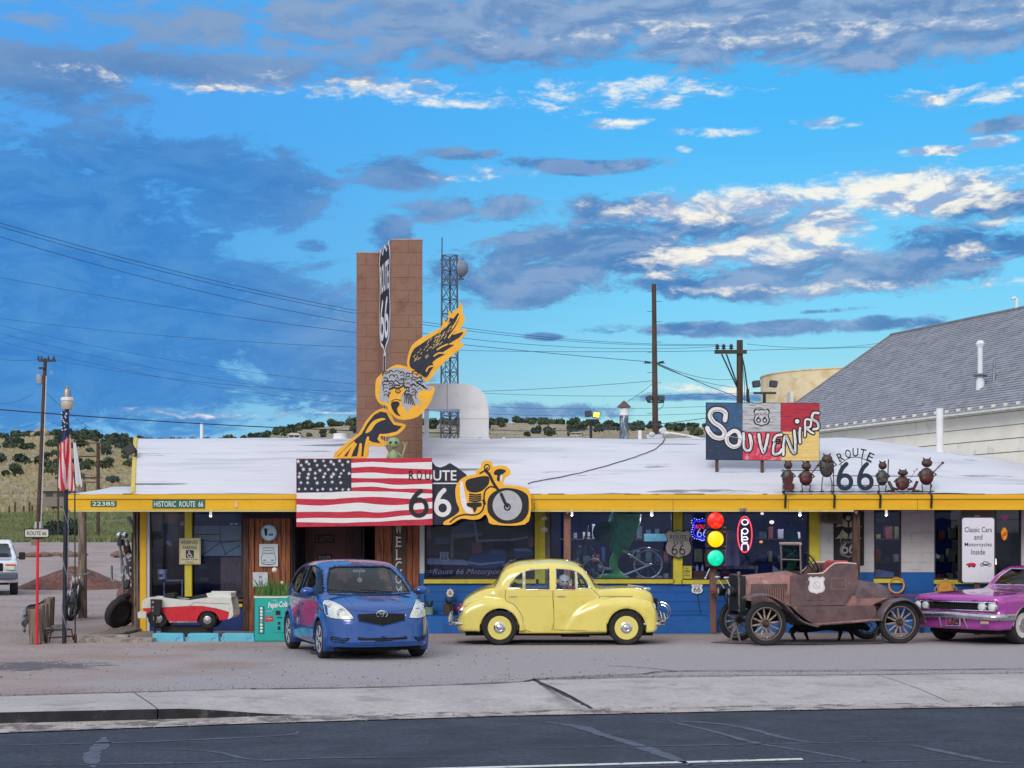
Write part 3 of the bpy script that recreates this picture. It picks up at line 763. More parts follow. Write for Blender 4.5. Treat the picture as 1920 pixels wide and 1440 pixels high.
# --- flag board
Yf = 31.05
q = lambda pts,Y=Yf,sm=0,closed=True: pxs(pts,R5,4,Y,sm,closed)
flag = board('flag_sign','large painted flag board with red and white wavy stripes and starry navy corner','sign',q([(62,80),(1080,74),(1084,578),(62,592)]),Yf,.04,M_red)
def wav(y0,y1,a,b,amp,ph):
    return y0+(y1-y0)*0
stripes = [  # upper edge, lower edge polylines (right of the canton or full width)
    ([(475,112),(640,104),(800,112),(960,108),(1080,104)],[(475,148),(640,140),(800,150),(960,156),(1080,160)]),
    ([(475,190),(640,184),(800,198),(960,196),(1080,200)],[(475,224),(640,228),(800,226),(960,230),(1080,234)]),
    ([(475,262),(640,258),(800,276),(960,272),(1080,268)],[(475,296),(640,290),(800,306),(960,304),(1080,310)]),
    ([(64,336),(300,332),(475,324),(640,326),(800,328),(960,338),(1082,342)],[(64,380),(300,384),(400,378),(500,372),(640,366),(800,374),(960,382),(1082,372)]),
    ([(64,424),(250,432),(420,418),(540,410),(680,424),(820,428),(960,416),(1082,404)],[(64,480),(250,478),(400,480),(540,474),(680,484),(820,470),(960,462),(1082,452)]),
    ([(64,530),(200,524),(400,526),(560,524),(700,526),(860,508),(1000,500),(1082,494)],[(64,556),(200,558),(400,562),(560,556),(700,552),(860,540),(1000,536),(1082,528)])]
for u,l in stripes:
    layer(q(smooth_pts(u,4,False)+smooth_pts(l,4,False)[::-1]),Yf,1,M_swht,flag,'white_stripe')
canton = layer(q([(64,84),(474,80),(476,322),(300,332),(66,334)]),Yf,2,M_navy,flag,'star_field')
st = MB()
for j,(ry,n_,x0) in enumerate([(98,7,78),(126,6,98),(163,6,110),(190,7,90),(222,6,84),(262,6,92),(310,9,84)]):
    for i in range(n_):
        cx = x0+i*(370/(n_-1) if n_ > 6 else 62)+R.uniform(-8,8); cy = ry+R.uniform(-7,7); s = R.uniform(13,19)
        if j in (0,) : cx = min(cx,452)
        pts = []; a0 = R.random()*3
        for k in range(12): a = a0+2*pi*k/12; r_ = s if k % 2 == 0 else s*.34; pts.append((cx+r_*cos(a),cy+r_*sin(a)))
        st.prism(q(pts),Yf-.010,Yf-.0065)
st.build('stars',M_swht,canton)['kind'] = 'stuff'
tx = MB()
for ch,cx in (('R',927),('O',985),('U',1048)):
    c = q([(cx,205)])[0]; text_mb(ch,.19,c[0],c[1],Yf-.0085,w=.105,bold=.012,mb=tx)
c = q([(985,415)])[0]
l,t = six(c[0]-.01,c[1],.30,.48); tx.strip(l,.085,Yf-.0085,closed=True); tx.strip(t,.085,Yf-.0095)
tx.build('lettering',M_sblk,flag)
brackets(flag,flag.location.x-1.1,flag.location.x+1.1,Z(945,Yf),Yf+.041)
# --- black route shield board behind the flag
Yr = 31.12
pts = pxs([(1076,78),(1082,104),(1108,136),(1142,146),(1178,134),(1214,112),(1270,146),(1340,200),(1345,330),(1320,470),(1250,560),(1190,574),(1076,578)],R5,4,Yr)
rs = board('route_shield_sign','black shield board reading UTE 6 beside the flag board','sign',pts,Yr,.03,M_navy)
tx = MB(); c = pxs([(1176,206)],R5,4,Yr)[0]; text_mb('UTE',.20,c[0]-.0,c[1],Yr-.004,w=.455,bold=.012,mb=tx)
c = pxs([(1172,265)],R5,4,Yr)[0]; tx.box((c[0]-.23,Yr-.003,c[1]-.012),(c[0]+.25,Yr-.0005,c[1]+.012))
c = pxs([(1160,408)],R5,4,Yr)[0]; l,t = six(c[0],c[1],.25,.48); tx.strip(l,.085,Yr-.003,closed=True); tx.strip(t,.085,Yr-.0045)
tx.build('lettering',M_swht,rs); brackets(rs,rs.location.x-.2,rs.location.x+.1,Z(945,Yr),Yr+.03)
# --- motorcycle cut-out
Ym = 31.0
q = lambda pts,sm=0,closed=True: pxs(pts,R5,4,Ym,sm,closed)
out = [(1165,574),(1176,548),(1240,512),(1285,468),(1262,400),(1256,300),(1290,240),(1345,208),(1408,194),(1412,164),(1445,150),(1450,110),(1490,94),(1528,104),(1540,138),(1590,130),(1640,140),(1672,178),(1656,210),(1630,222),(1618,276),(1680,282),(1760,292),(1810,318),(1822,400),(1820,480),(1775,574),(1535,574),(1500,530),(1480,498),(1440,530),(1380,538),(1300,530),(1235,566),(1210,576)]
mc = board('motorcycle_cutout_sign','yellow cut-out sign of a black motorcycle with white front wheel','sign',q(out,3),Ym,.035,M_gold)
layer(q([(1330,268),(1345,238),(1400,222),(1470,210),(1506,218),(1508,262),(1480,300),(1440,328),(1385,334),(1345,316)],3),Ym,1,M_sblk,mc)          # tank
layer(q([(1292,262),(1310,250),(1318,300),(1330,360),(1350,430),(1390,480),(1370,494),(1330,476),(1302,420),(1290,340)],3),Ym,1,M_swht,mc)
layer(q([(1340,424),(1350,410),(1440,408),(1454,420),(1446,440),(1420,444),(1410,470),(1396,484),(1384,450),(1350,440)],2),Ym,1,M_sblk,mc)
s_ = MB()
for k in range(4): s_.strip(q([(1362,346+k*16),(1405,352+k*16),(1445,348+k*15)],3,False),.032,Ym-.003)
s_.strip(q([(1215,556),(1260,520),(1320,500),(1400,502),(1450,478),(1470,430),(1462,390)],4,False),.03,Ym-.003)
s_.strip(q([(1480,170),(1510,200),(1540,262),(1580,320),(1610,370),(1640,430)],4,False),.055,Ym-.004)
s_.strip(q([(1440,190),(1470,172),(1495,150)],3,False),.03,Ym-.005)
s_.strip(q([(1560,300),(1520,290),(1480,320),(1470,380),(1480,420)],4,False),.03,Ym-.003)
c = q([(1492,146)])[0]; s_.strip([(c[0]+.05*cos(a*pi/6),c[1]+.06*sin(a*pi/6)) for a in range(12)],.022,Ym-.004,closed=True)
s_.build('black_lines',M_sblk,mc)
layer(q([(1545,180),(1570,160),(1606,158),(1636,172),(1610,196),(1600,222),(1585,250),(1566,240),(1570,206),(1548,200)],3),Ym,1,M_sblk,mc)          # headlamp
layer(q([(1590,212),(1606,198),(1608,236),(1592,252)],2),Ym,2,M_swht,mc)
layer(q([(1500,480),(1496,400),(1520,350),(1570,315),(1620,300),(1700,305),(1760,325),(1800,360),(1806,430),(1800,490),(1760,545),(1690,566),(1600,564),(1540,530)],3),Ym,1,M_sblk,mc,'tyre')
c = q([(1645,430)])[0]
layer([(c[0]+.285*cos(a*pi/18),c[1]+.29*sin(a*pi/18)) for a in range(36)],Ym,2,M_grey,mc,'wheel')
s_ = MB(); s_.strip([(c[0]+.055*cos(a*pi/9),c[1]-.03+.06*sin(a*pi/9)) for a in range(18)],.03,Ym-.0095,closed=True); s_.strip([(c[0]-.12,c[1]+.22),(c[0]-.05,c[1]+.06),(c[0],c[1]-.02)],.06,Ym-.010)
s_.build('hub',M_sblk,mc)
brackets(mc,mc.location.x-.4,mc.location.x+.4,Z(945,Ym),Ym+.036)
# --- eagle: upper wing, head, lower wing
Ye = 31.6
q = lambda pts,sm=0,closed=True,Y=Ye: pxs(pts,RG,3.2,Y,sm,closed)
wing = [(460,830),(464,760),(485,700),(530,660),(600,622),(660,590),(672,560),(680,530),(690,556),(706,540),(708,486),(720,496),(730,510),(740,486),(768,470),(776,436),(792,462),(790,505),(804,520),(800,560),(776,604),(816,600),(806,634),(768,680),(802,680),(780,714),(740,748),(700,780),(640,842),(580,922),(548,880),(520,880),(498,850)]
ew = board('eagle_wing_sign','raised black feathered eagle wing cut-out with yellow outline beside the brown pylon','sign',q(wing,2),Ye,.04,M_gold)
layer(q([(474,820),(476,770),(500,718),(540,690),(600,650),(650,620),(690,590),(706,570),(716,530),(736,536),(764,500),(772,530),(752,580),(724,620),(740,632),(796,614),(770,650),(704,690),(740,692),(700,720),(664,744),(690,748),(640,774),(610,800),(620,820),(600,850),(574,890),(540,870),(500,842)],2),Ye,1,M_navy,ew)
s_ = MB()
for _ in range(46):
    t = R.random(); x = 490+t*230+R.uniform(-20,20); y = 790-t*210+R.uniform(-40,50)*(1-.4*t)
    s_.strip(q([(x,y),(x+9+R.random()*9,y-12-R.random()*6)]),.016,Ye-.006)
s_.build('feather_marks',mat('feather_marks',(196,170,110),.7),ew)['kind'] = 'stuff'
s_ = MB()
for a,b,c in [((700,690),(664,706),(640,722)),((690,746),(650,742),(620,760)),((756,600),(730,620),(708,650)),((620,820),(590,826),(574,850)),((770,520),(752,560),(730,590))]: s_.strip(q([a,b,c],3,False),.03,Ye-.0065)
s_.build('feather_edges',M_gold,ew)
head = [(330,850),(360,826),(400,812),(450,822),(478,840),(540,890),(560,930),(580,940),(624,948),(612,1000),(590,1050),(540,1110),(490,1136),(430,1142),(390,1130),(350,1090),(336,1060),(300,1050),(272,1010),(268,950),(274,900),(302,868)]
eh = board('eagle_head_sign','round yellow cut-out of a grey feathered eagle head with black beak','sign',q(head,3,Y=Ye-.12),Ye-.12,.04,M_gold)
Yh = Ye-.12; q2 = lambda pts,sm=0,closed=True: q(pts,sm,closed,Yh)
layer(q2([(296,1000),(300,930),(316,870),(360,836),(410,830),(460,842),(500,870),(530,890),(556,900),(560,930),(612,952),(590,966),(545,964),(520,1000),(545,1056),(500,1046),(490,1076),(470,1060),(470,1096),(440,1070),(424,1030),(430,990),(440,950),(400,944),(368,958),(350,1000),(352,1040),(320,1034),(290,1020)],2),Yh,1,mat('feather_grey',(168,172,186),.7,var=.1,vs=9),eh)
s_ = MB()
for k in range(9):
    for j in range(7):
        x0 = 316+j*34+R.uniform(-5,5); y0 = 862+k*17+R.uniform(-4,4)
        cxx,cyy = 410,960
        if not ((x0-430)**2/125**2+(y0-920)**2/88**2 < 1 or (x0 < 350 and y0 < 1020)) or (y0 > 955 and 350 < x0 < 430): continue
        an = R.uniform(-.9,.9); s_.strip(q2([(x0+a*cos(an)-b*sin(an),y0+a*sin(an)+b*cos(an)) for a,b in ((0,0),(8,-9),(19,-6),(28+R.uniform(-6,9),6))],3,False),R.uniform(.010,.024),Yh-.006)
for k in range(6): s_.strip(q2([(440+k*9,980+k*4),(446+k*10,1010+k*5),(444+k*12,1040+k*3)],3,False),.018,Yh-.007)
for k in range(5): s_.strip(q2([(500+k*14,905+k*11),(530+k*12,925+k*8),(555+k*6,940+k*5)],3,False),.016,Yh-.007)
s_.build('feather_marks',M_sblk,eh)['kind'] = 'stuff'
layer(q2([(350,1010),(366,974),(400,944),(436,948),(442,974),(424,1000),(416,1026),(376,1034),(356,1030)],3),Yh,3,M_gold,eh,'face')
c = q2([(404,970)])[0]
layer([(c[0]+.055*cos(a*pi/8),c[1]+.05*sin(a*pi/8)) for a in range(16)],Yh,4,M_sblk,eh,'eye')
layer([(c[0]+.035*cos(a*pi/8),c[1]+.03*sin(a*pi/8)) for a in range(16)],Yh,5,M_gold,eh,'eye')
layer([(c[0]+.015*cos(a*pi/8),c[1]+.013*sin(a*pi/8)) for a in range(16)],Yh,6,M_sblk,eh,'pupil')
layer(q2([(362,1046),(380,1032),(408,1036),(412,1052),(398,1074),(404,1100),(418,1120),(390,1108),(370,1080)],3),Yh,4,M_sblk,eh,'beak')
s_ = MB(); s_.strip(q2([(352,960),(376,950),(400,954),(430,944)],3,False),.03,Yh-.014); s_.strip(q2([(366,1030),(390,1020),(420,1026)],3,False),.014,Yh-.014); s_.build('brow',M_sblk,eh)
lw = [(14,1368),(100,1276),(170,1220),(212,1150),(270,1090),(320,1074),(354,1090),(372,1130),(386,1156),(446,1170),(440,1196),(400,1230),(340,1244),(300,1240),(306,1262),(342,1276),(330,1296),(290,1304),(250,1296),(226,1310),(210,1372)]
el_ = board('eagle_lower_wing_sign','drooping black and yellow eagle wing cut-out above the flag board','sign',q(lw,3,Y=Ye-.04),Ye-.04,.04,M_gold)
Yl = Ye-.04; q3 = lambda pts,sm=0,closed=True: q(pts,sm,closed,Yl)
layer(q3([(40,1362),(120,1282),(186,1228),(220,1164),(260,1114),(300,1092),(334,1100),(352,1134),(378,1172),(428,1182),(398,1212),(340,1226),(292,1228),(280,1258),(300,1284),(250,1276),(224,1262),(206,1310),(198,1362)],1),Yl,1,M_navy,el_)
layer(q3([(208,1222),(230,1180),(262,1146),(310,1132),(330,1140),(300,1150),(268,1170),(240,1210)],3),Yl,2,M_gold,el_)
s_ = MB()
for a,b,c in [((208,1366),(214,1300),(224,1250)),((170,1366),(176,1330),(180,1290)),((110,1366),(130,1320),(150,1290)),((60,1366),(100,1320),(140,1280))]: s_.strip(q3([a,b,c],3,False),[.085-.006*k for k in range(7)][:7],Yl-.0065)
s_.build('feather_edges',M_gold,el_)
# poles that carry the eagle
mb = MB()
for a,b in ((420,1000),(500,900)): c = q([(a,b)])[0]; mb.cyl((c[0],Ye-.08,c[1]),(c[0],33.0,c[1]),.025,n=8)
mb.build('support_strut',M_black,eh)
# --- alien figure standing behind the flag board
Ya = 31.35
al = thing('alien_figure','pale green alien figure waving from behind the flag board','figure',P(738,862,Ya)[:2]+(roof_z(-2,0),))
M_al = mat('alien_skin',(140,166,124),.6,var=.08)
c = P(738,832,Ya); mb = MB()
prof = []
mb.ball((c[0],Ya,c[2]+.02),(.125,.10,.11),14,10);
for i,v in enumerate(mb.v):
    if v[2] < c[2]: f = max(.45,1-(c[2]-v[2])*5.0); mb.v[i] = (c[0]+(v[0]-c[0])*f,v[1],v[2]-.02)
mb.tube([(c[0],Ya,c[2]-.08),(c[0],Ya,c[2]-.16)],.03,8)
mb.tube([(c[0],Ya,c[2]-.14),(c[0],Ya,c[2]-.24),(c[0],Ya,c[2]-.5)],[.06,.10,.085],10)
mb.tube([(c[0]+.08,Ya,c[2]-.18),(c[0]+.17,Ya-.02,c[2]-.26),(c[0]+.21,Ya-.02,c[2]-.12),(c[0]+.225,Ya-.02,c[2]-.06)],[.03,.025,.02,.018],8)
for dx in (-.03,0,.03): mb.tube([(c[0]+.225,Ya-.02,c[2]-.07),(c[0]+.225+dx,Ya-.02,c[2]+.0),(c[0]+.23+dx*1.5,Ya-.02,c[2]+.035)],.008,5)
mb.tube([(c[0]-.08,Ya,c[2]-.18),(c[0]-.13,Ya-.02,c[2]-.3),(c[0]-.12,Ya-.02,c[2]-.45)],[.03,.025,.02],8)
mb.build('body',M_al,al,smooth=True)
for sgn in (-1,1):
    e_ = MB(); e_.ball((c[0]+sgn*.052,Ya-.088,c[2]+.02),(.034,.016,.022),10,6,Matrix.Rotation(sgn*.5,3,'Y')); e_.build('eye',M_sblk,al,smooth=True)
e_ = MB(); e_.tube([(c[0]-.02,Ya-.08,c[2]-.07),(c[0],Ya-.083,c[2]-.074),(c[0]+.02,Ya-.08,c[2]-.07)],.004,5); e_.build('mouth',M_sblk,al)
# --- souvenirs board
Ys = 32.2
q = lambda pts,sm=0,closed=True: pxs(pts,R6,4,Ys,sm,closed)
sv = thing('souvenirs_sign','large hand painted board of coloured squares reading Souvenirs standing on the roof','sign',(X(1430,Ys),Ys,Z(865,Ys)))
mb = MB(); mb.prism(q([(95,98),(946,102),(946,540),(95,528)]),Ys,Ys+.04); mb.build('board',M_sblk,sv)
for pts,m in [([(99,103),(366,104),(366,318),(99,318)],mat('sq_blue',(54,90,132),.7,var=.15,vs=5,c2=(90,116,142),cs=(.55,.7))),([(99,320),(366,320),(368,526),(99,522)],mat('sq_navy',(30,50,80),.6,var=.2,vs=4,c2=(70,90,120),cs=(.6,.66),stretch=(.6,1,3))),
               ([(369,104),(654,104),(654,316),(369,318)],mat('sq_grey',(186,190,198),.8,var=.1,vs=5,c2=(120,124,134),cs=(.5,.64),stretch=(.4,1,4),detail=9)),([(371,320),(656,318),(658,533),(371,528)],mat('sq_red',(206,56,86),.7,var=.15,vs=5,c2=(222,150,160),cs=(.48,.66))),
               ([(657,104),(943,106),(943,314),(657,316)],mat('sq_crimson',(182,42,66),.7,var=.15,vs=5,c2=(104,34,52),cs=(.5,.64),stretch=(.4,1,4),detail=9)),([(660,318),(943,316),(943,536),(660,533)],mat('sq_sand',(226,196,124),.7,var=.1,vs=5,c2=(150,120,70),cs=(.58,.66),stretch=(.5,1,4),detail=9))]:
    mb = MB(); mb.prism(q(pts),Ys-.004,Ys-.001); mb.build('painted_square',m,sv)
let = [([(236,232),(240,178),(198,152),(146,156),(124,196),(150,244),(200,278),(232,318),(224,356),(190,366),(146,350),(116,316),(104,290)],.16,False),
       ([(300,312),(254,350),(256,400),(296,430),(338,418),(350,370),(336,324)],.14,True),
       ([(376,330),(378,380),(382,440),(410,462),(432,440),(430,390),(420,340)],.09,False),([(430,345),(440,400),(436,440)],.05,False),
       ([(490,338),(500,400),(516,452),(528,474),(544,420),(560,340)],.10,False),
       ([(660,340),(620,350),(604,390),(650,392),(610,400),(600,480),(640,482),(662,452)],.09,False),
       ([(674,490),(676,420),(690,350),(716,400),(736,450),(762,478),(764,400),(756,310)],.09,False),
       ([(800,400),(796,340),(800,290)],.08,False),([(778,240),(779,241)],.13,False),
       ([(836,352),(838,300),(840,230),(880,234),(876,280),(850,290),(880,320),(900,330)],.07,False),
       ([(938,178),(900,180),(890,220),(930,250),(936,290),(900,300)],.085,False)]
for kk,(m,dw,dy) in enumerate(((M_sblk,.05,.008),(M_swht,0,.0115),(mat('letter_grey',(150,150,166),.7),-.07,.0155))):
    mb = MB()
    for i,(pts,w,cl) in enumerate(let):
        ww = w*.56+dw
        if kk == 2:
            if w < .085: continue
            ww = .014
            pts = [(a+6,b+5) for a,b in pts[1:-1]] if len(pts) > 4 else pts
            if len(pts) < 3: continue
        if i == 8:
            if kk == 2: continue
            c = q([pts[0]])[0]; r_ = ww*.62; mb.prism([(c[0]+r_*cos(a*pi/6),c[1]+r_*sin(a*pi/6)) for a in range(12)],Ys-dy-.001*0,Ys-dy+.002); continue
        mb.strip(q(pts,5,cl),ww,Ys-dy-.0003*i,closed=cl)
    mb.build('lettering',m,sv)
c = q([(512,212)])[0]
layer(shield(c[0],c[1],1.14,1.14) and [(c[0]+(x-c[0])*.9,c[1]+(z-c[1])) for x,z in shield(c[0],c[1],.37,.36)],Ys-.004,1,M_sblk,sv,'shield'); layer(shield(c[0],c[1],.28,.31),Ys-.004,2,mat('sq_grey2',(196,198,206),.8),sv,'shield')
tx = MB(); text_mb('ROUTE',.055,c[0],c[1]+.07,Ys-.014,w=.21,bold=.01,mb=tx); sixes(tx,c[0],c[1]-.04,.075,.11,.022,Ys-.014,.125); tx.build('lettering',M_sblk,sv)
mb = MB()
for a in (1345,1430,1515): mb.box((X(a,Ys)-.03,Ys+.04,roof_z(X(a,Ys),.3)-.1),(X(a,Ys)+.03,Ys+.1,Z(760,Ys)))
mb.build('support_post',M_wood2,sv)
# --- metal ROUTE 66 letters and frog band along the roof edge
Yb = 31.25; zb = Z(924,Yb)
rt = thing('metal_route_letters','freestanding black metal ROUTE arch over two large 66 numerals on the roof edge','sign',(X(1604,Yb),Yb,zb))
mb = MB()
for k,ch in enumerate('ROUTE'):
    a = radians(118-14*k); cxp,cyp = 1604,917
    px = cxp+cos(a)*67*1.0; py = cyp-sin(a)*67
    px = [1576,1590,1604,1618,1632][k]; py = [857,851,848,850,857][k]
    c = P(px,py,Yb); text_mb(ch,.17,c[0],c[2],Yb,w=.115,bold=.012,rot=radians([24,12,0,-12,-24][k]),mb=mb)
mb.build('lettering',M_sblk,rt)
for k in (0,1):
    c = P(1584+38.5*k,893,Yb); m2 = MB(); l,t = six(c[0],c[2],.245,.48)
    m2.strip(l,.085,Yb-.004,closed=True); m2.strip(t,.085,Yb-.006); m2.build('numeral',mat('numeral_teal',(14,40,62),.5),rt)
mb = MB()
mb.tube([P(px,py,Yb+.02) for px,py in smooth_pts([(1572,872),(1590,860),(1604,857),(1618,860),(1634,868)],3,False)],.008,5)
for px in (1577,1616): mb.tube([P(px,858,Yb+.02),P(px,885,Yb+.02)],.008,5)
mb.tube([P(1465,882,Yb+.02),P(1540,882,Yb+.02)],.008,5); mb.tube([P(1560,892,Yb+.02),P(1732,893,Yb+.02)],.008,5)
mb.tube([P(1560,910,Yb+.02),P(1648,910,Yb+.02)],.008,5); mb.tube([P(1466,922,Yb+.02),P(1748,922,Yb+.02)],.010,5)
for px in (1468,1563,1648,1745): mb.tube([P(px,922,Yb+.02),P(px,880,Yb+.02)],.010,5)
mb.build('frame',M_black,rt)
for px in (1472,1564,1650,1746):
    mb = MB(); a = P(px-4,923,Yb); b = P(px+1,929,FY-.07); c = P(px,952,FY-.045)
    mb.tube([a,b,c],.026,4); mb.build('bracket',M_black,rt)
M_rust = mat('frog_rust',(96,62,58),.55,.5,var=.3,vs=14,c2=(70,76,74),cs=(.45,.58))
M_rustg = mat('frog_greenish',(76,84,82),.5,.5,var=.25,vs=14,c2=(96,66,62),cs=(.5,.62))
M_inst = mat('instrument_red',(88,38,42),.45,.3,var=.2,vs=14,c2=(70,30,36),cs=(.5,.62))
def frog(px,top,bot,w,label,body,kind):
    c = P(px,bot,Yb); s = 1/(FPX/Yb); H_ = (bot-top)*s; Wd = w*s
    f = thing('frog_musician',label,'frog figure',(c[0],Yb,c[2]),'metal frog band along the roof edge')
    x,z = c[0],c[2]; sit = kind == 'drum'
    bz = z+H_*(.40 if not sit else .30); bh = H_*(.26 if not sit else .30)
    if kind in ('horn',): bz = z+H_*.60; bh = H_*.28
    mb = MB(); mb.ball((x,Yb,bz+.05*H_),(Wd/2,.07,bh),14,9); mb.build('body',body,f,smooth=True)
    hz = z+H_*.84
    if sit: hz = z+H_*.78
    mb = MB(); mb.ball((x+.005,Yb-.02,hz),(Wd*.37,.07,H_*.13),14,8); mb.tube([(x-Wd*.3,Yb-.085,hz-.01),(x,Yb-.095,hz-.025),(x+Wd*.3,Yb-.085,hz-.01)],.006,5)
    for sg in (-1,1): mb.ball((x+sg*Wd*.2,Yb-.03,hz+H_*.13),.018,6,5); mb.tube([(x+sg*Wd*.2,Yb-.02,hz+H_*.1),(x+sg*Wd*.26,Yb-.02,hz+H_*.17)],.006,5)
    mb.build('head',M_rust,f,smooth=True)
    for sg in (-1,1):
        l = MB()
        if sit: l.tube([(x+sg*Wd*.3,Yb-.03,z+.03),(x+sg*Wd*.75,Yb-.06,z+.05),(x+sg*Wd*1.0,Yb-.04,z+H_*.42)],[.02,.035,.03],6); l.tube([(x+sg*Wd*.6,Yb-.06,z+.01),(x+sg*Wd*1.1,Yb-.1,z+.008)],.015,5)
        else:
            kx = .5 if kind != 'lute' else .1*sg
            l.tube([(x+sg*Wd*.25,Yb,bz-bh*.7),(x+sg*Wd*(.34),Yb-.03,z+H_*.2),(x+sg*Wd*(.24+.1*(kind == 'horn')),Yb-.01,z+.01)],.011,5)
            l.tube([(x+sg*Wd*.24,Yb-.01,z+.01),(x+sg*Wd*.5,Yb-.06,z+.008)],[.018,.008],5)
        l.build('leg',M_rust,f)
        a = MB(); a.tube([(x+sg*Wd*.4,Yb,bz+bh*.75),(x+sg*Wd*.62,Yb-.05,bz+bh*.35),(x+sg*Wd*.3,Yb-.1,bz+bh*.1)],[.016,.014,.012],6); a.build('arm',body,f)
    i_ = MB()
    if kind == 'bass':
        i_.prism([(x+a*Wd*.5,z+.01+b*H_*.48) for a,b in smooth_pts([(-.8,.1),(-.9,.4),(-.55,.55),(-.6,.85),(0,1),(.6,.85),(.55,.55),(.9,.4),(.8,.1),(0,0)],3)],Yb-.16,Yb-.1); i_.tube([(x+.02,Yb-.15,z+H_*.4),(x+.02,Yb-.15,z+H_*.75)],.01,5)
    elif kind in ('guitar','lute'):
        i_.ball((x-Wd*.05,Yb-.1,bz-.02),(Wd*.40,.035,bh*.5),14,8); e = (x+Wd*(.85 if kind == 'guitar' else 1.0),Yb-.1,z+H_*(.86 if kind == 'guitar' else .84)); i_.tube([(x,Yb-.11,bz),e],.012,5); i_.ball(e,.028,8,6)
        for k in range(3):
            t = .7+.1*k; ax_,az_ = x+(e[0]-x)*t,bz+(e[2]-bz)*t; i_.tube([(ax_-.03,Yb-.1,az_+.03),(ax_+.03,Yb-.1,az_-.03)],.004,4)
    elif kind == 'horn': i_.tube([(x,Yb-.1,hz-.02),(x-.02,Yb-.14,bz+.1),(x,Yb-.13,bz+.02)],[.012,.014,.03],8)
    elif kind == 'flute': i_.tube([(x+Wd*.35,Yb-.12,bz+.0),(x+Wd*.42,Yb-.12,z+H_*1.04)],.012,6); i_.prism([(x-Wd*.4,bz),(x+Wd*.4,bz+.04),(x+Wd*.4,bz-.04),(x-Wd*.4,bz-.06)],Yb-.11,Yb-.08)
    else:
        i_.ball((x-Wd*.1,Yb-.1,z+H_*.22),(Wd*.28,.03,H_*.2),12,7); i_.tube([(x+Wd*.4,Yb-.1,z+H_*.5),(x+Wd*.95,Yb-.12,z+H_*.95)],.004,4)
        for k in (.7,.9): i_.torus((x+Wd*k,Yb-.12,z+H_*(.55+.42*k)),.018,.004,n=8,m=4)
    i_.build('instrument',M_inst if kind in ('bass','guitar','lute','drum') else M_rustg,f,smooth=kind != 'bass')
for a in [(1477,863,922,22,'grey frog figure playing a red upright bass, far left of the band',M_rustg,'bass'),
          (1511,865,922,25,'rusty frog figure strumming a small guitar, second from the left',M_rust,'guitar'),
          (1550,850,922,28,'tall frog figure blowing a horn left of the ROUTE arch',M_rustg,'horn'),
          (1654,864,922,22,'green grey frog figure with a flute right of the 66 numerals',M_rustg,'flute'),
          (1692,877,921,27,'squat sitting frog figure with bent knees and a red round instrument',M_rust,'drum'),
          (1737,858,922,28,'frog figure holding up a long necked lute, far right of the band',M_rust,'lute')]: frog(*a)
# --- fascia lettering
M_grn = mat('sign_green',(10,98,78),.5,var=.06)
def plate(name,label,x0,x1,y0,y1,Y,m,txt,tm,th,tw,cat='sign',bold=.01,dz=0,rim=None,th_=.012):
    p = board(name,label,cat,[(X(x0,Y),Z(y1,Y)),(X(x1,Y),Z(y1,Y)),(X(x1,Y),Z(y0,Y)),(X(x0,Y),Z(y0,Y))],Y,th_,m)
    if txt: text_mb(txt,th,X((x0+x1)/2,Y),Z((y0+y1)/2,Y)+dz,Y-.003,w=tw,bold=bold).build('lettering',tm,p)
    return p
plate('number_plate','small green plate reading 22385 at the left end of the fascia',170,218,939,950,FY-.035,M_grn,'22385',M_swht,.078,.44)
plate('street_name_sign','green sign reading HISTORIC ROUTE 66 on the yellow fascia',286,384,937,953,FY-.035,M_grn,'HISTORIC  ROUTE  66',M_swht,.112,.96,bold=.008)
plate('house_number','single weathered numeral 6 screwed to the yellow fascia',440,446,940,952,FY-.035,M_gold,'6',mat('num_pale',(220,196,190),.6),.105,.06,bold=.03)
# --- pylon
PY0,PY1 = 33.0,34.5; ZT = 8.03
pyl = thing('brick_pylon','tall brown painted block pylon with angled face rising behind the flag board','pylon',(-2.6,PY0,0))
M_pyl = mat('pylon_brown',(138,106,92),.8,var=.05,vs=2.5,bump=.5,bs=18,c2=(130,94,82),cs=(.5,.66),c3=(116,84,76),c3s=1.3,c3r=(.6,.72))
M_pylm = mat('pylon_mortar',(128,93,81),.9,var=.08)
A = (X(668,PY1),PY1); B = (X(710,PY1),PY1); C = (X(734,PY0),PY0); D = (X(792,PY0),PY0)
body = [A,B,C,D,(X(789,PY1+.3),PY1+.3),(A[0],PY1+.3)]
mb = MB(); inner = [(A[0]+.01,A[1]+.007),(B[0]-.004,B[1]+.007),(C[0]+.002,C[1]+.007),(D[0]-.007,D[1]+.007),(X(789,PY1+.3)-.007,PY1+.29),(A[0]+.007,PY1+.29)]
mb.prism(inner,0,ZT-.02,'z'); mb.build('core',M_pylm,pyl)
RH = .258; z = ZT; row = 0
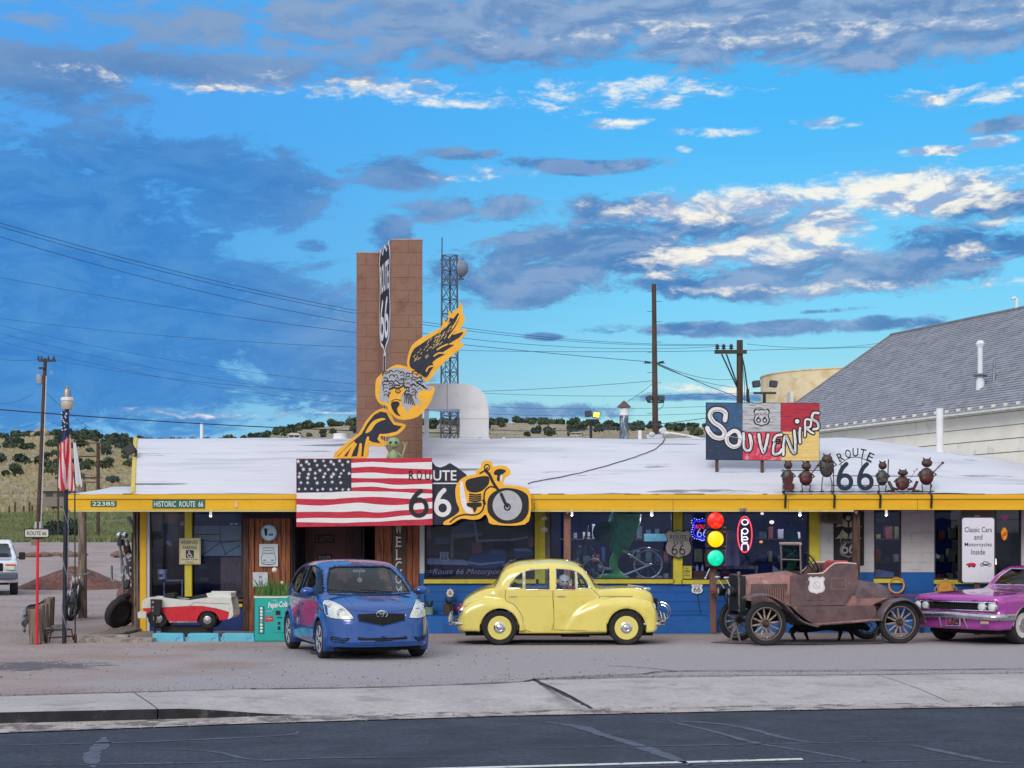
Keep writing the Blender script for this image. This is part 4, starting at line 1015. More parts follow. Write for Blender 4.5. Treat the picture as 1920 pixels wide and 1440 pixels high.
def pblock(p,q_,z0,z1):
    p,q_ = Vector(p),Vector(q_); d = (q_-p); L = d.length; d.normalize(); nrm = Vector((d.y,-d.x))
    mb = MB(); g = .003; k = .009
    o = R.uniform(-.001,.0015)
    P2 = lambda s,u: (p+d*s+nrm*u)
    pts = [(g,-.05,z0+g),(L-g,-.05,z0+g),(L-g,-.05,z1-g),(g,-.05,z1-g)]
    vs = []
    for s,u,zz in pts: v = P2(s,u+o); vs.append((v.x,v.y,zz))
    for s,zz in ((g,z0+g),(L-g,z0+g),(L-g,z1-g),(g,z1-g)): v = P2(s,-k*.4+o); vs.append((v.x,v.y,zz))
    for s,zz in ((g+k,z0+g+k),(L-g-k,z0+g+k),(L-g-k,z1-g-k),(g+k,z1-g-k)): v = P2(s,o); vs.append((v.x,v.y,zz))
    mb.add(vs,[(4,5,9,8),(5,6,10,9),(6,7,11,10),(7,4,8,11),(8,9,10,11),(0,1,5,4),(1,2,6,5),(2,3,7,6),(3,0,4,7)])
    return mb
while z > 2.2:
    z0 = z-RH
    for (a,b,sp) in ((A,B,(.45,.9)),(B,C,(.5,.75)),(C,D,(.55,.8)),(D,(X(789,PY1+.3),PY1+.3),(.4,.7))):
        fr = sp[row % 2]
        a_,b_ = Vector(a),Vector(b); m_ = a_.lerp(b_,fr if fr < .99 else .5)
        for u,v in ((a_,m_),(m_,b_)):
            if (v-u).length > .03: pblock(u,v,z0,z).build('block',M_pyl,pyl)
    z = z0; row += 1
mb = MB(); cap = [(A[0]-.008,A[1]-.008),(B[0]+.006,B[1]-.008),(C[0]-.004,C[1]-.008),(D[0]+.008,D[1]-.008),(X(789,PY1+.3)+.004,PY1+.31),(A[0]-.008,PY1+.31)]
mb.prism(cap,ZT-.001,ZT+.03,'z'); mb.build('cap',mat('pylon_cap',(170,150,150),.8),pyl)
# painted shield on the slanting face
fd = Vector((C[0]-B[0],C[1]-B[1])); fL = fd.length; fd.normalize(); fn = Vector((fd.y,-fd.x))
def face_map(mb,k):     # mb built in (x, ., z) with x = distance along the face from its middle
    o = Vector(((B[0]+C[0])/2,(B[1]+C[1])/2))
    for i,(a,y,z_) in enumerate(mb.v): v = o+fd*a+fn*(k); mb.v[i] = (v.x,v.y,z_)
    return mb
zc = 1.82+(1015-560)/3000*33.7
def flat(pts): m_ = MB(); m_.add([(a,0,b) for a,b in pts],[tuple(range(len(pts)))]); return m_
sh = face_map(flat(shield(0,zc,1.36,2.3)),.006).build('painted_shield',M_swht,pyl)
face_map(flat(shield(0,zc,1.20,2.16)),.009).build('shield_field',M_sblk,sh)
t_ = MB(); text_mb('ROUTE',.62,0,zc+.46,0,w=1.02,bold=.02,mb=t_); sixes(t_,0,zc-.42,.36,.74,.14,0,.52)
face_map(t_,.013).build('lettering',M_swht,sh)
sm_ = MB(); sm_.add([(-.13,0,zc-1.13),(.13,0,zc-1.13),(.13,0,3.0),(-.13,0,3.0)],[(0,1,2,3)]); face_map(sm_,.0055).build('painted_post',M_swht,pyl)
sm_ = MB(); sm_.add([(-.08,0,zc-1.2),(.08,0,zc-1.2),(.08,0,3.0),(-.08,0,3.0)],[(0,1,2,3)]); face_map(sm_,.0085).build('painted_post',M_sblk,pyl)
# --- duct arch and roof vents
Yd = 35.2
da = thing('duct_arch','white curved square duct bending over the roof beside the pylon','duct',(X(860,Yd),Yd,4))
M_duct = mat('duct_white',(226,228,234),.7,var=.06,vs=2,bump=.4,bs=6,c2=(204,206,214),cs=(.55,.7))
o_ = [(803,845)]+[(803,735)]+[(812,721),(830,718),(858,718)]+[(880,720),(900,730),(911,748),(916,770)]+[(916,832),(862,832),(862,766),(862,766),(806,768)]
o1 = [(795,722),(806,719),(870,719),(892,724),(908,738),(915,758),(916,775),(916,820),(862,820),(862,767),(812,767),(795,767)]
mb = MB(); mb.prism([(X(a,Yd),Z(b,Yd)) for a,b in o1],Yd,Yd+.55); mb.build('bend',M_duct,da,smooth=True,angle=30)
mb = MB(); mb.box((X(860,Yd),Yd-.03,3.5),(X(918,Yd),Yd+.58,Z(820.5,Yd))); mb.build('curb',M_duct,da)
mb = MB(); mb.box((X(795,Yd),Yd+.05,3.5),(X(802,Yd),Yd+.5,Z(768,Yd))); mb.build('leg',M_duct,da)
mb = MB(); mb.box((X(838,Yd),Yd-.006,Z(767,Yd)),(X(839,Yd),Yd,Z(719,Yd))); mb.box((X(862,Yd),Yd-.006,Z(785.5,Yd)),(X(916,Yd),Yd,Z(785,Yd))); mb.build('seam',mat('seam_grey',(150,152,160)),da)
def rz(px,Y): return roof_z(X(px,Y),min(1,(Y-FY)/3.3))
def vent(px,top,Y,r,label,m=M_duct,cat='vent',base=None):
    z0 = (base if base is not None else rz(px,Y))-.1
    mb = MB(); mb.lathe([(r*1.5,0),(r*1.02,.16),(r,.2),(r,Z(top,Y)-z0)],(X(px,Y),Y,z0),n=16)
    return tag(mb.build('roof_vent',m,loc=(X(px,Y),Y,z0),smooth=True),label,cat)
vent(638,813,35,.15,'stubby white round vent on the ridge left of the pylon')
vent(378,793,36,.035,'thin white vent pipe on the left half of the roof ridge',base=3.9)
vent(1200,807,35,.04,'short white vent pipe stub near the tall bare pole',base=3.9)
vent(945,822,35,.03,'tiny pipe stub on the ridge right of the duct arch',base=4.0)
vp = vent(1762,766,34.2,.075,'slender white vent pipe flared at its base on the right of the roof')
Yc = 36
fl = thing('flue','galvanised flue with conical rust coloured rain cap','chimney',(X(1170,Yc),Yc,3.8))
mb = MB(); mb.cyl((X(1170,Yc),Yc,3.8),(X(1170,Yc),Yc,Z(769,Yc)),.10,n=18); mb.build('pipe',mat('flue_steel',(96,108,124),.45,.5,var=.25,vs=5,c2=(190,196,206),cs=(.55,.6),stretch=(3,3,.6)),fl,smooth=True)
mb = MB(); mb.cyl((X(1170,Yc),Yc,Z(779,Yc)),(X(1170,Yc),Yc,Z(767,Yc)),.104,n=18); mb.build('collar',M_duct,fl,smooth=True)
mb = MB(); mb.lathe([(.165,0),(.16,.012),(.01,.155)],(X(1170,Yc),Yc,Z(764,Yc)),n=18); mb.build('cap',mat('cap_rust',(104,82,76),.6,.3),fl)
mb = MB()
for k in range(3): a = k*2.1; mb.cyl((X(1170,Yc)+.09*cos(a),Yc+.09*sin(a),Z(770,Yc)),(X(1170,Yc)+.12*cos(a),Yc+.12*sin(a),Z(763,Yc)),.006,n=5)
mb.build('cap_strut',M_black,fl)
# conduit line lying on the roof, and roof edge floodlights
mb = MB(); mb.tube([(X(a,34.4)+0,34.3,Z(b,34.3)) for a,b in [(1245,812),(1260,812),(1290,817),(1310,822)]],.02,6)
tag(mb.build('conduit',M_duct,loc=(X(1245,34.3),34.3,4)),'white conduit sloping down from the tall pole to the roof','pipe')
pts = [(1247,824),(1240,835),(1225,846),(1200,856),(1170,866),(1120,881),(1070,893),(1010,905),(990,909)]
mb = MB(); L = []
for i,(a,b) in enumerate(smooth_pts(pts,3,False)):
    # find the place on the roof seen at this pixel
    best = None
    for k in range(80):
        y = FY+3.29*k/79; z_ = roof_z(X(a,y),(y-FY)/3.3); e = abs(Z(b,y)-z_)
        if best is None or e < best[0]: best = (e,y,z_)
    L.append((X(a,best[1]),best[1],best[2]+.03))
mb.tube(L,.009,5); tag(mb.build('roof_cable',M_black,loc=L[0]),'thin black cable lying across the white roof slope','cable')
def flood(px,py,Y,lit=False,tilt=.3,sgn=1,parent=None):
    c = Vector(P(px,py,Y)); M_ = Matrix.Rotation(sgn*tilt,3,'Y')
    mb = MB(); mb.cbox(c,(.17,.16,.15),M_,.015); h = mb.build('lamp_head',mat('flood_green',(40,52,52),.5),parent)
    mb = MB(); mb.cbox(c+M_@Vector((0,-.082,0)),(.14,.01,.12),M_); mb.build('lens',emitter('flood_lit',(255,196,60),3.0) if lit else mat('flood_lens',(60,70,76),.15),h)
for nm,Y,cols,cx,z0,zs,lab in (('floodlight_pair',40,[(1103,776,False),(1118,778,True)],1108,3.4,788,'pair of roof floodlights, the right one glowing yellow'),
                                  ('floodlight_pair',36,[(1418,720,False),(1450,720,False)],1433,4.2,737,'pair of dark floodlights on a T-shaped stand above the souvenirs board')):
    f = thing(nm,lab,'floodlight',(X(cx,Y),Y,z0))
    mb = MB(); mb.cyl((X(cx,Y),Y,z0-.3),(X(cx,Y),Y,Z(zs,Y)),.035,n=8); mb.build('post',M_black,f)
    mb = MB(); mb.box((X(cols[0][0],Y)-.06,Y-.03,Z(zs+2,Y)),(X(cols[1][0],Y)+.06,Y+.03,Z(zs-2,Y))); mb.build('crossbar',M_black if Y > 38 else mat('flood_green',(40,52,52),.5),f)
    for k,(a,b,l) in enumerate(cols): flood(a,b,Y,l,.12,1 if k else -1,f)
# ================================================================ signs and goods along the front
Yw = WY-.1
# welcome plank lettering
tx = MB()
for ch,py in zip('WELCOME',(992,1016,1040,1062,1085,1108,1131)):
    x,z_ = X(747.5,Yw),Z(py,Yw); text_mb(ch,.20 if ch != 'O' else .2,x,z_,Yw-.01,w=.13 if ch in 'WCOM' else .105,bold=.004,mb=tx)
    if ch in 'EL':
        for dz in (-.1,.1): tx.box((x-.07,Yw-.0115,z_+dz-.008),(x-.02,Yw-.0105,z_+dz+.008))
ws = MB(); ws.box((X(736,Yw),Yw-.002,.35),(X(761,Yw),Yw+.03,2.38)); w_ = tag(ws.build('welcome_sign',mat('welcome_board',(84,70,62),.8,var=.25,stretch=(6,6,.6)),loc=(X(747,Yw),Yw,.35)),'upright dark plank with white letters spelling WELCOME on redwood','sign')
tx.build('lettering',M_swht,w_)
# round blue sign, posters on redwood
Yp = WY-.09
def disc(cx,cz,r,n=28,rx=None): rx = rx or r; return [(cx+rx*cos(2*pi*i/n),cz+r*sin(2*pi*i/n)) for i in range(n)]
c = P(504,999,Yp); ds_ = board('round_sign','round pale blue enamel sign on the redwood plank wall','sign',disc(c[0],c[2],.165),Yp,.012,mat('sky_enamel',(112,186,226),.4))
layer(disc(c[0],c[2],.14),Yp,1,mat('pale_enamel',(190,218,236),.4),ds_)
layer([(c[0]-.10,c[2]+.09),(c[0]-.03,c[2]+.09),(c[0]-.03,c[2]-.06),(c[0]-.075,c[2]-.06)],Yp,2,M_navy,ds_)
layer([(c[0]-.0,c[2]-.02),(c[0]+.09,c[2]-.01),(c[0]+.09,c[2]-.06),(c[0],c[2]-.06)],Yp,2,mat('boat_blue',(30,110,190),.5),ds_)
po = plate('poster','white poster with a line drawing of an old truck front',486,521,1020,1062,Yp,mat('paper',(206,216,228),.8,var=.04),'',None,0,0)
tx = MB(); x0,z0 = X(503.5,Yp),Z(1041,Yp)
for pts,w,cl in [([(-.10,.15),(.10,.15),(.12,.04),(-.12,.04)],.012,True),([(-.12,.02),(-.15,-.06),(-.14,-.14),(.14,-.14),(.15,-.06),(.12,.02)],.010,False),([(-.14,-.17),(-.05,-.19),(.05,-.19),(.14,-.17)],.016,False),([(-.10,-.1),(-.06,-.1)],.02,False),([(.06,-.1),(.10,-.1)],.02,False),([(-.08,.1),(.08,.1)],.008,False)]:
    tx.strip([(x0+a,z0+b) for a,b in pts],w,Yp-.004-.0003*len(tx.f)*.01,closed=cl)
tx.build('drawing',mat('ink',(40,60,90),.8),po)
nt_ = plate('notice','small white notice above the teal planter machine',474,502,1073,1100,Yp,mat('paper2',(196,206,216),.8),'79',M_sblk,.05,.06,bold=.02,dz=.04)
tx = MB()
for a in (-.03,0,.03): tx.box((X(489,Yp)+a-.006,Yp-.004,Z(1098,Yp)),(X(489,Yp)+a+.006,Yp-.001,Z(1090-abs(a)*90,Yp)))
tx.build('print',M_sblk,nt_)
# reserved parking sign on the mullion
Yq = WY-.14
rp = plate('parking_sign','cream reserved parking sign with wheelchair symbol on the yellow mullion',336,376,1009,1058,Yq,mat('cream_sign',(206,200,160),.5,var=.05,c2=(186,178,140),cs=(.6,.7)),'',None,0,0,th_=.006)
tx = MB(); xx = X(356,Yq); text_mb('RESERVED',.075,xx,Z(1017,Yq),Yq-.003,w=.34,bold=.012,mb=tx); text_mb('PARKING',.075,xx,Z(1026.5,Yq),Yq-.003,w=.29,bold=.012,mb=tx)
text_mb('FOR PERMIT HOLDERS',.028,xx,Z(1049,Yq),Yq-.003,w=.33,bold=.01,mb=tx); text_mb('TOW AWAY',.028,xx,Z(1054,Yq),Yq-.003,w=.17,bold=.01,mb=tx)
tx.strip([(X(a,Yq),Z(b,Yq)) for a,b in [(337.5,1010.5),(374.5,1010.5),(374.5,1056.5),(337.5,1056.5)]],.007,Yq-.002,closed=True)
tx.build('lettering',M_sblk,rp)
layer([(X(348.5,Yq),Z(1046,Yq)),(X(363.5,Yq),Z(1046,Yq)),(X(363.5,Yq),Z(1031.5,Yq)),(X(348.5,Yq),Z(1031.5,Yq))],Yq,1,mat('symbol_blue',(24,32,76),.5),rp,'symbol')
tx = MB(); k = .0108; ox,oz = X(355.5,Yq),Z(1039,Yq)
tx.strip([(ox-1*k,oz+4*k),(ox-1*k,oz-.5*k),(ox+3*k,oz-.8*k),(ox+4*k,oz-4.5*k),(ox+5.5*k,oz-4.5*k)],.014,Yq-.0065)
tx.strip([(ox+3.4*k*cos(a)-.5*k,oz-2.2*k+3.2*k*sin(a)) for a in [radians(g) for g in range(130,340,15)]],.012,Yq-.0067)
tx.prism(disc(ox-1*k,oz+5.2*k,.011,10),Yq-.0075,Yq-.006); tx.strip([(ox-1*k,oz+2*k),(ox+2*k,oz+1.8*k)],.012,Yq-.0069); tx.build('wheelchair_symbol',M_swht,rp)
# US 66 shield on the yellow post
Yu = WY-.16
c = P(1272,1020,Yu); us = board('route_marker','silver US 66 route shield hung on the yellow window post','sign',shield(c[0],c[2],.54,.58),Yu,.02,mat('shield_rim',(30,32,40),.5))
layer(shield(c[0],c[2],.505,.545),Yu,1,mat('shield_silver',(150,146,146),.45,.4,var=.12,vs=4,c2=(84,82,86),cs=(.56,.68)),us,'face')
tx = MB(); text_mb('ROUTE',.085,c[0],c[2]+.135,Yu-.008,w=.34,bold=.006,mb=tx); tx.box((c[0]-.22,Yu-.0075,c[2]+.06),(c[0]+.22,Yu-.0065,c[2]+.068)); text_mb('U S',.055,c[0],c[2]+.02,Yu-.008,w=.17,bold=.01,mb=tx)
sixes(tx,c[0],c[2]-.115,.10,.19,.026,Yu-.008,.155); tx.build('lettering',M_sblk,us)
# small shield on a stick against the blue wall
Yk = WY-.05; c = P(1307,1104,Yk)
ss = board('small_route_shield','small white ROUTE 66 shield on a stick against the blue wall','sign',shield(c[0],c[2],.23,.21),Yk,.01,M_swht)
tx = MB(); text_mb('ROUTE',.03,c[0],c[2]+.05,Yk-.003,w=.13,bold=.008,mb=tx); sixes(tx,c[0],c[2]-.02,.05,.085,.014,Yk-.003,.075); tx.build('lettering',M_sblk,ss)
mb = MB(); mb.tube([(c[0],Yk+.015,c[2]-.09),(c[0]+.03,Yk+.012,c[2]-.25),(c[0]+.07,Yk+.0,Z(1150,Yk))],.007,5); mb.build('stick',M_black,ss)
yn = plate('window_notice','little yellow notice standing in the window beside the post',1279,1297,1061,1085,WY-.02,mat('notice_yellow',(190,182,70),.7),'',None,0,0)
tx = MB(); x0,z0 = X(1288,Yk),Z(1073,Yk)
text_mb('66',.03,x0,z0+.075,WY-.023,mb=tx); text_mb('OPEN',.036,x0,z0+.02,WY-.023,w=.12,bold=.03,mb=tx); text_mb('COME IN',.022,x0,z0-.03,WY-.023,w=.11,mb=tx); tx.box((x0-.06,WY-.0235,z0-.075),(x0+.06,WY-.0225,z0-.065)); tx.build('lettering',M_sblk,yn)
# traffic light on its post
Yt = 31.5
tl = thing('traffic_light','traffic light with red, amber and green lamps all lit on a wooden post','traffic light',(X(1337,Yt),Yt,0))
mb = MB(); mb.cbox((X(1338,Yt),Yt+.1,1.15),(.13,.12,2.3),None,.012); mb.build('post',mat('post_brownred',(112,84,78),.8,var=.15,stretch=(5,5,.6)),tl)
M_tl = mat('signal_housing',(42,44,44),.55,var=.2,vs=9)
for k,(py,c1,c2_,st_) in enumerate(((976,(240,10,16),(255,70,10),1.3),(1011,(255,176,0),(255,214,30),1.15),(1046,(0,190,150),(40,240,200),.8))):
    c = P(1339.5,py,Yt); b_ = MB(); b_.cbox((c[0],Yt-.06,c[2]),(.36,.20,.355),None,.02); h = b_.build('housing',M_tl,tl)
    l = MB(); l.lathe([(.158,0),(.15,.022),(.11,.04),(.06,.05),(.005,.054)],(c[0],Yt-.165,c[2]),(0,-1,0),28); l.build('lens',emitter('signal_%s' % 'ryg'[k],c1,st_,c2_),h,smooth=True)
    l = MB(); l.lathe([(.168,-.002),(.168,.03),(.158,.03),(.158,-.002)],(c[0],Yt-.161,c[2]),(0,-1,0),28); l.build('rim',M_tl,h,smooth=True)
    l = MB()
    for dx in (-.15,.15):
        for dz in (-.15,.15): l.ball((c[0]+dx,Yt-.162,c[2]+dz),.008,6,4)
    l.build('screws',M_steel,h)
    l = MB()
    for dz in (-.14,.14): l.cyl((c[0]+.18,Yt-.1,c[2]+dz),(c[0]+.21,Yt-.1,c[2]+dz),.014,n=8)
    l.build('hinge',M_steel,h)
# neon signs inside the window
Yn = WY+.16
def ellipse(cx,cz,rx,rz_,n=40): return [(cx+rx*cos(2*pi*i/n),Yn,cz+rz_*sin(2*pi*i/n)) for i in range(n)]
op = thing('neon_open_sign','tall oval neon sign spelling open in white inside a red ring','neon sign',P(1396,1037,Yn))
c = P(1396.5,1002,Yn); mb = MB(); mb.prism(disc(c[0],c[2],.40,36,.165),Yn+.02,Yn+.03); mb.build('backing',M_sblk,op)
M_nr = emitter('neon_red',(255,60,66),3.2); M_nw = emitter('neon_white',(255,226,232),2.6); M_nb = emitter('neon_blue',(50,50,255),3.0)
mb = MB(); mb.tube(ellipse(c[0],c[2],.145,.365),.0115,6,True); mb.build('ring',M_nr,op)
def nstroke(mb,pts,closed=False,k=4): mb.tube([(a,Yn-.02,b) for a,b in (smooth_pts(pts,k,closed))],.0105,6,closed)
for ch,py in zip('open',(979,996,1012,1025)):
    mb = MB(); x,z_ = c[0],Z(py,Yn); r = .065
    if ch == 'o': nstroke(mb,disc(x,z_,.055,12,r),True,2)
    if ch == 'p': nstroke(mb,disc(x,z_,.055,12,r-.005),True,2); nstroke(mb,[(x-r,z_+.03),(x-r,z_-.06),(x-r,z_-.13)])
    if ch == 'e': nstroke(mb,[(x-r,z_),(x+r*.8,z_+.005),(x+r*.6,z_+.05),(x,z_+.062),(x-r*.8,z_+.04),(x-r,z_),(x-r*.8,z_-.045),(x,z_-.06),(x+r*.8,z_-.05)])
    if ch == 'n': nstroke(mb,[(x-r,z_-.07),(x-r,z_+.0),(x-r*.8,z_+.05),(x,z_+.062),(x+r*.8,z_+.05),(x+r,z_),(x+r,z_-.07)])
    mb.build('letter',M_nw,op)
ns = thing('neon_route_sign','blue dotted neon shield reading ROUTE 66 behind the traffic light','neon sign',P(1314,1014,Yn))
c = P(1317,993,Yn); mb = MB()
sp = shield(c[0],c[2],.36,.36); mb.tube([(a,Yn,b) for a,b in sp],.008,5,True); mb.build('outline',M_nb,ns)
mb = MB(); dd = shield(c[0],c[2],.45,.45)
for i in range(0,len(dd),2): mb.ball((dd[i][0],Yn,dd[i][1]),.011,6,4)
mb.build('light_dots',emitter('neon_dots',(150,150,255),3.5),ns)
mb = MB(); mb.prism(shield(c[0],c[2],.5,.5),Yn+.04,Yn+.05); mb.build('backing',mat('neon_backing',(8,8,60),.4,emit=.25),ns)
text_mb('ROUTE',.085,c[0],c[2]+.06,Yn-.01,w=.27,bold=.01).build('lettering',emitter('neon_red2',(255,50,70),2.2),ns)
mb = MB()
for k_ in (-1,1):
    l,t = six(c[0]+k_*.062,c[2]-.07,.085,.15); mb.tube([(a,Yn-.01,b) for a,b in l],.008,5,True); mb.tube([(a,Yn-.01,b) for a,b in t],.008,5)
mb.build('numerals',emitter('neon_pale',(170,180,230),1.6),ns)
# classic cars sign on a post
Yc_ = 31.2
cc = thing('classic_cars_sign','tall white sign reading Classic Cars and Motorcycles Inside on a brown post','sign',(X(1833,Yc_),Yc_,0))
def rrect(x0,x1,z0,z1,r):
    o = []
    for cx,cz,a0 in ((x1-r,z1-r,0),(x0+r,z1-r,90),(x0+r,z0+r,180),(x1-r,z0+r,270)):
        for k in range(5): a = radians(a0+k*22.5); o.append((cx+r*cos(a),cz+r*sin(a)))
    return o
x0,x1,z0,z1 = X(1804,Yc_),X(1864,Yc_),Z(1092,Yc_),Z(971,Yc_)
mb = MB(); mb.prism(rrect(x0-.025,x1+.025,z0-.02,z1+.02,.05),Yc_,Yc_+.10); mb.build('sign_box',mat('sign_case',(50,46,44),.5),cc)
mb = MB(); mb.prism(rrect(x0,x1,z0,z1,.05),Yc_-.006,Yc_-.001); fp = mb.build('face',mat('sign_face',(216,218,230),.4,var=.02),cc)
tx = MB()
for s_,py,w in (('Classic Cars',993,.53),('and',1007,.16),('Motorcycles',1021,.53),('Inside',1035,.27)): text_mb(s_,.105 if s_ in ('and','Inside') else .10,X(1834,Yc_),Z(py,Yc_)-(.01 if 'y' in s_ else 0),Yc_-.009,w=w,bold=.004,mb=tx)
tx.build('lettering',M_sblk,fp)
tx = MB(); tx.prism([(X(a,Yc_),Z(b,Yc_)) for a,b in smooth_pts([(1811,1058),(1816,1056),(1824,1055),(1829,1057),(1830,1060),(1826,1063),(1820,1063),(1813,1060)],2)],Yc_-.009,Yc_-.007); tx.build('car_print',M_red,fp)
tx = MB()
for px in (1817,1826): tx.prism(disc(X(px,Yc_),Z(1062,Yc_),.022,10),Yc_-.012,Yc_-.010)
for px in (1841,1855): tx.strip(disc(X(px,Yc_),Z(1059,Yc_),.032,12),.01,Yc_-.009,closed=True)
tx.strip([(X(1841,Yc_),Z(1059,Yc_)),(X(1845,Yc_),Z(1053,Yc_)),(X(1851,Yc_),Z(1054,Yc_)),(X(1855,Yc_),Z(1059,Yc_))],.016,Yc_-.0105); tx.strip([(X(1845,Yc_),Z(1059,Yc_)),(X(1851,Yc_),Z(1059,Yc_))],.03,Yc_-.0107)
tx.build('print',M_sblk,fp)
mb = MB(); mb.box((X(1828,Yc_),Yc_+.02,0),(X(1838,Yc_),Yc_+.09,2.33)); mb.build('post',mat('post_brown',(86,64,58),.7),cc)
mb = MB(); mb.box((x0-.06,Yc_+.03,z0-.01),(x0-.045,Yc_+.07,z1+.05)); mb.build('edge_rail',mat('sign_case',(50,46,44),.5),cc)
# rounded orange ornament and flower on the wall; planters
c = P(1773,1105,WY-.08); orn = board('round_ornament','orange scalloped metal sun ornament on the blue wall behind the purple car','ornament',disc(c[0],c[2],.15),WY-.08,.015,mat('orn_orange',(222,160,66),.6,var=.15,vs=8))
mb = MB(); mb.strip([(c[0]+(.205+.02*cos(8*a))*cos(a),c[2]+(.19+.02*cos(8*a))*sin(a)) for a in [2*pi*i/64 for i in range(64)]],.02,WY-.082,closed=True); mb.strip([(c[0]+.165*cos(a),c[2]+.165*sin(a)) for a in [2*pi*i/32 for i in range(32)]],.012,WY-.083,closed=True); mb.build('rim',mat('orn_rim',(196,160,110),.6),orn)
c = P(1681,1098,WY-.08); mb = MB(); mb.torus((c[0],WY-.08,c[2]),.15,.02); tag(mb.build('round_ornament',mat('orn_orange',(222,160,66)),loc=(c[0],WY-.08,c[2])),'orange ring ornament low on the wall behind the old roadster','ornament')
fw = thing('metal_flower','daisy ornament on a stem in the window planter row','ornament',P(843,1150,WY-.25))
c = P(844,1112,WY-.25); mb = MB()
for k in range(8): a = k*pi/4; mb.ball((c[0]+.05*cos(a),WY-.25,c[2]+.06*sin(a)),(.028,.01,.028),8,5)
mb.build('petals',mat('petal',(210,206,196),.6),fw,smooth=True)
mb = MB(); mb.ball((c[0],WY-.265,c[2]),.026,8,6); mb.build('centre',mat('flower_gold',(206,150,60)),fw)
mb = MB(); mb.tube([(c[0],WY-.25,c[2]-.05),(c[0]-.01,WY-.25,c[2]-.35)],.008,5); mb.build('stem',mat('stem_green',(50,84,50)),fw)
def pot(px,py0,py1,w,label,m,plant=True):
    Y = WY-.28; z0 = .345; h = (py1-py0)/FPX*Y; x = X(px,Y); r = w/2/FPX*Y
    t = thing('planter',label,'planter',(x,Y,z0)); mb = MB(); mb.lathe([(r*.85,0),(r,h*.9),(r*1.06,h*.9),(r*1.06,h),(r*.9,h),(r*.88,h*.9)],(x,Y,z0),n=14); mb.build('pot',m,t,smooth=True)
    if plant:
        mb = MB()
        for _ in range(40): a = R.random()*6.3; l = R.uniform(.05,.16); mb.tube([(x+r*.3*cos(a),Y+r*.3*sin(a),z0+h),(x+r*cos(a)*.9,Y+r*sin(a),z0+h+l)],[.008,.003],4)
        mb.build('leaves',mat('leaf_dark',(44,66,44),.8,var=.3),t)
pot(842,1135,1155,22,'dark wooden barrel planter below the daisy ornament',M_wood2); pot(805,1140,1154,17,'pale green planter pot beside the blue car',mat('pot_green',(120,146,136),.7))
pot(885,1132,1152,15,'small grey pot hidden behind the yellow car tail',mat('pot_grey',(120,120,124)))
# shield frame / masks on the posts
for px,py,lab,k in ((1020,972,'small white metal hat ornament on the yellow strip',0),(1020,992,'small white shell ornament under the hat ornament',1)):
    c = P(px,py,WY-.12); t = MB()
    if k == 0: t.ball(c,(.075,.03,.03),12,6); t.ball((c[0]+.01,c[1],c[2]+.03),(.04,.03,.03),10,6)
    else:
        for j in range(5): t.tube([(c[0],c[1],c[2]+.05),(c[0]-.07+.035*j,c[1]-.01,c[2]-.02)],[.012,.02],6)
        t.ball((c[0],c[1],c[2]-.04),(.07,.02,.015),10,5)
    tag(t.build('wall_ornament',M_wht,loc=c,smooth=True),lab,'ornament')
for px,nm in ((1064,'white heart shaped badge at the top of the pinkish post'),(1605.5,'white heart shaped badge at the top of the dark post')):
    c = P(px,961,31.5); mb = MB(); mb.prism([(c[0]+a*.06,c[2]+b*.06) for a,b in [(-.7,.5),(-.3,.7),(0,.45),(.3,.7),(.7,.5),(.5,0),(0,-.6),(-.5,0)]],31.5,31.52)
    tag(mb.build('heart_badge',M_wht,loc=c),nm,'badge')
# the eagle-and-shield banner and hung board
c = P(1591,1008,WY-.03)
bn = plate('dark_banner','black banner with pale eagle wings over a 66 shield between white blocks',1564,1619,959,1060,WY-.03,mat('banner_black',(22,24,34),.7),'',None,0,0)
mb = MB()
for sg in (-1,1):
    for r_,y_ in ((0,.22),(1,-.02)):
        for j in range(5): mb.strip([(c[0]+sg*(.03+.0*j),c[2]+y_+.02*j),(c[0]+sg*(.13),c[2]+y_+.035*j+.03),(c[0]+sg*(.26-.02*j),c[2]+y_+.02*j+.0)],[.03,.028,.01],WY-.034-.0003*j)
mb.build('wings',mat('banner_pale',(170,170,140),.7,var=.2,vs=12),bn)
layer(shield(c[0],c[2]-.2,.36,.42),WY-.033,1,mat('banner_pale2',(120,118,118),.7),bn,'shield'); layer(shield(c[0],c[2]-.2,.31,.37),WY-.033,2,mat('banner_black',(22,24,34)),bn,'shield')
tx = MB(); sixes(tx,c[0],c[2]-.22,.11,.19,.034,WY-.043,.155); text_mb('ROUTE',.05,c[0],c[2]-.09,WY-.043,w=.22,mb=tx); tx.build('lettering',mat('banner_grey',(150,150,156)),bn)
c = P(1560,970,WY-.2); hb = MB(); hb.cbox(c,(.42,.03,.24),Matrix.Rotation(.12,3,'Y'),.004); hb = tag(hb.build('hanging_board',mat('board_brown',(96,84,78),.8,var=.15),loc=c),'tilted brown board hung under the eave above the white blocks','sign')
tx = MB()
for dz in (-.05,0,.05): tx.box((c[0]-.09,WY-.218,c[2]+dz-.012),(c[0]+.1,WY-.2155,c[2]+dz+.012))
tx.build('print',mat('print_dark',(50,42,42)),hb)
c = P(1590,971,WY-.22); mb = MB(); mb.ball(c,(.06,.05,.06),12,8); tag(mb.build('wall_lamp',mat('lamp_grey',(150,156,162),.3,.4),loc=c,smooth=True),'small round grey lamp above the dark banner','lamp')
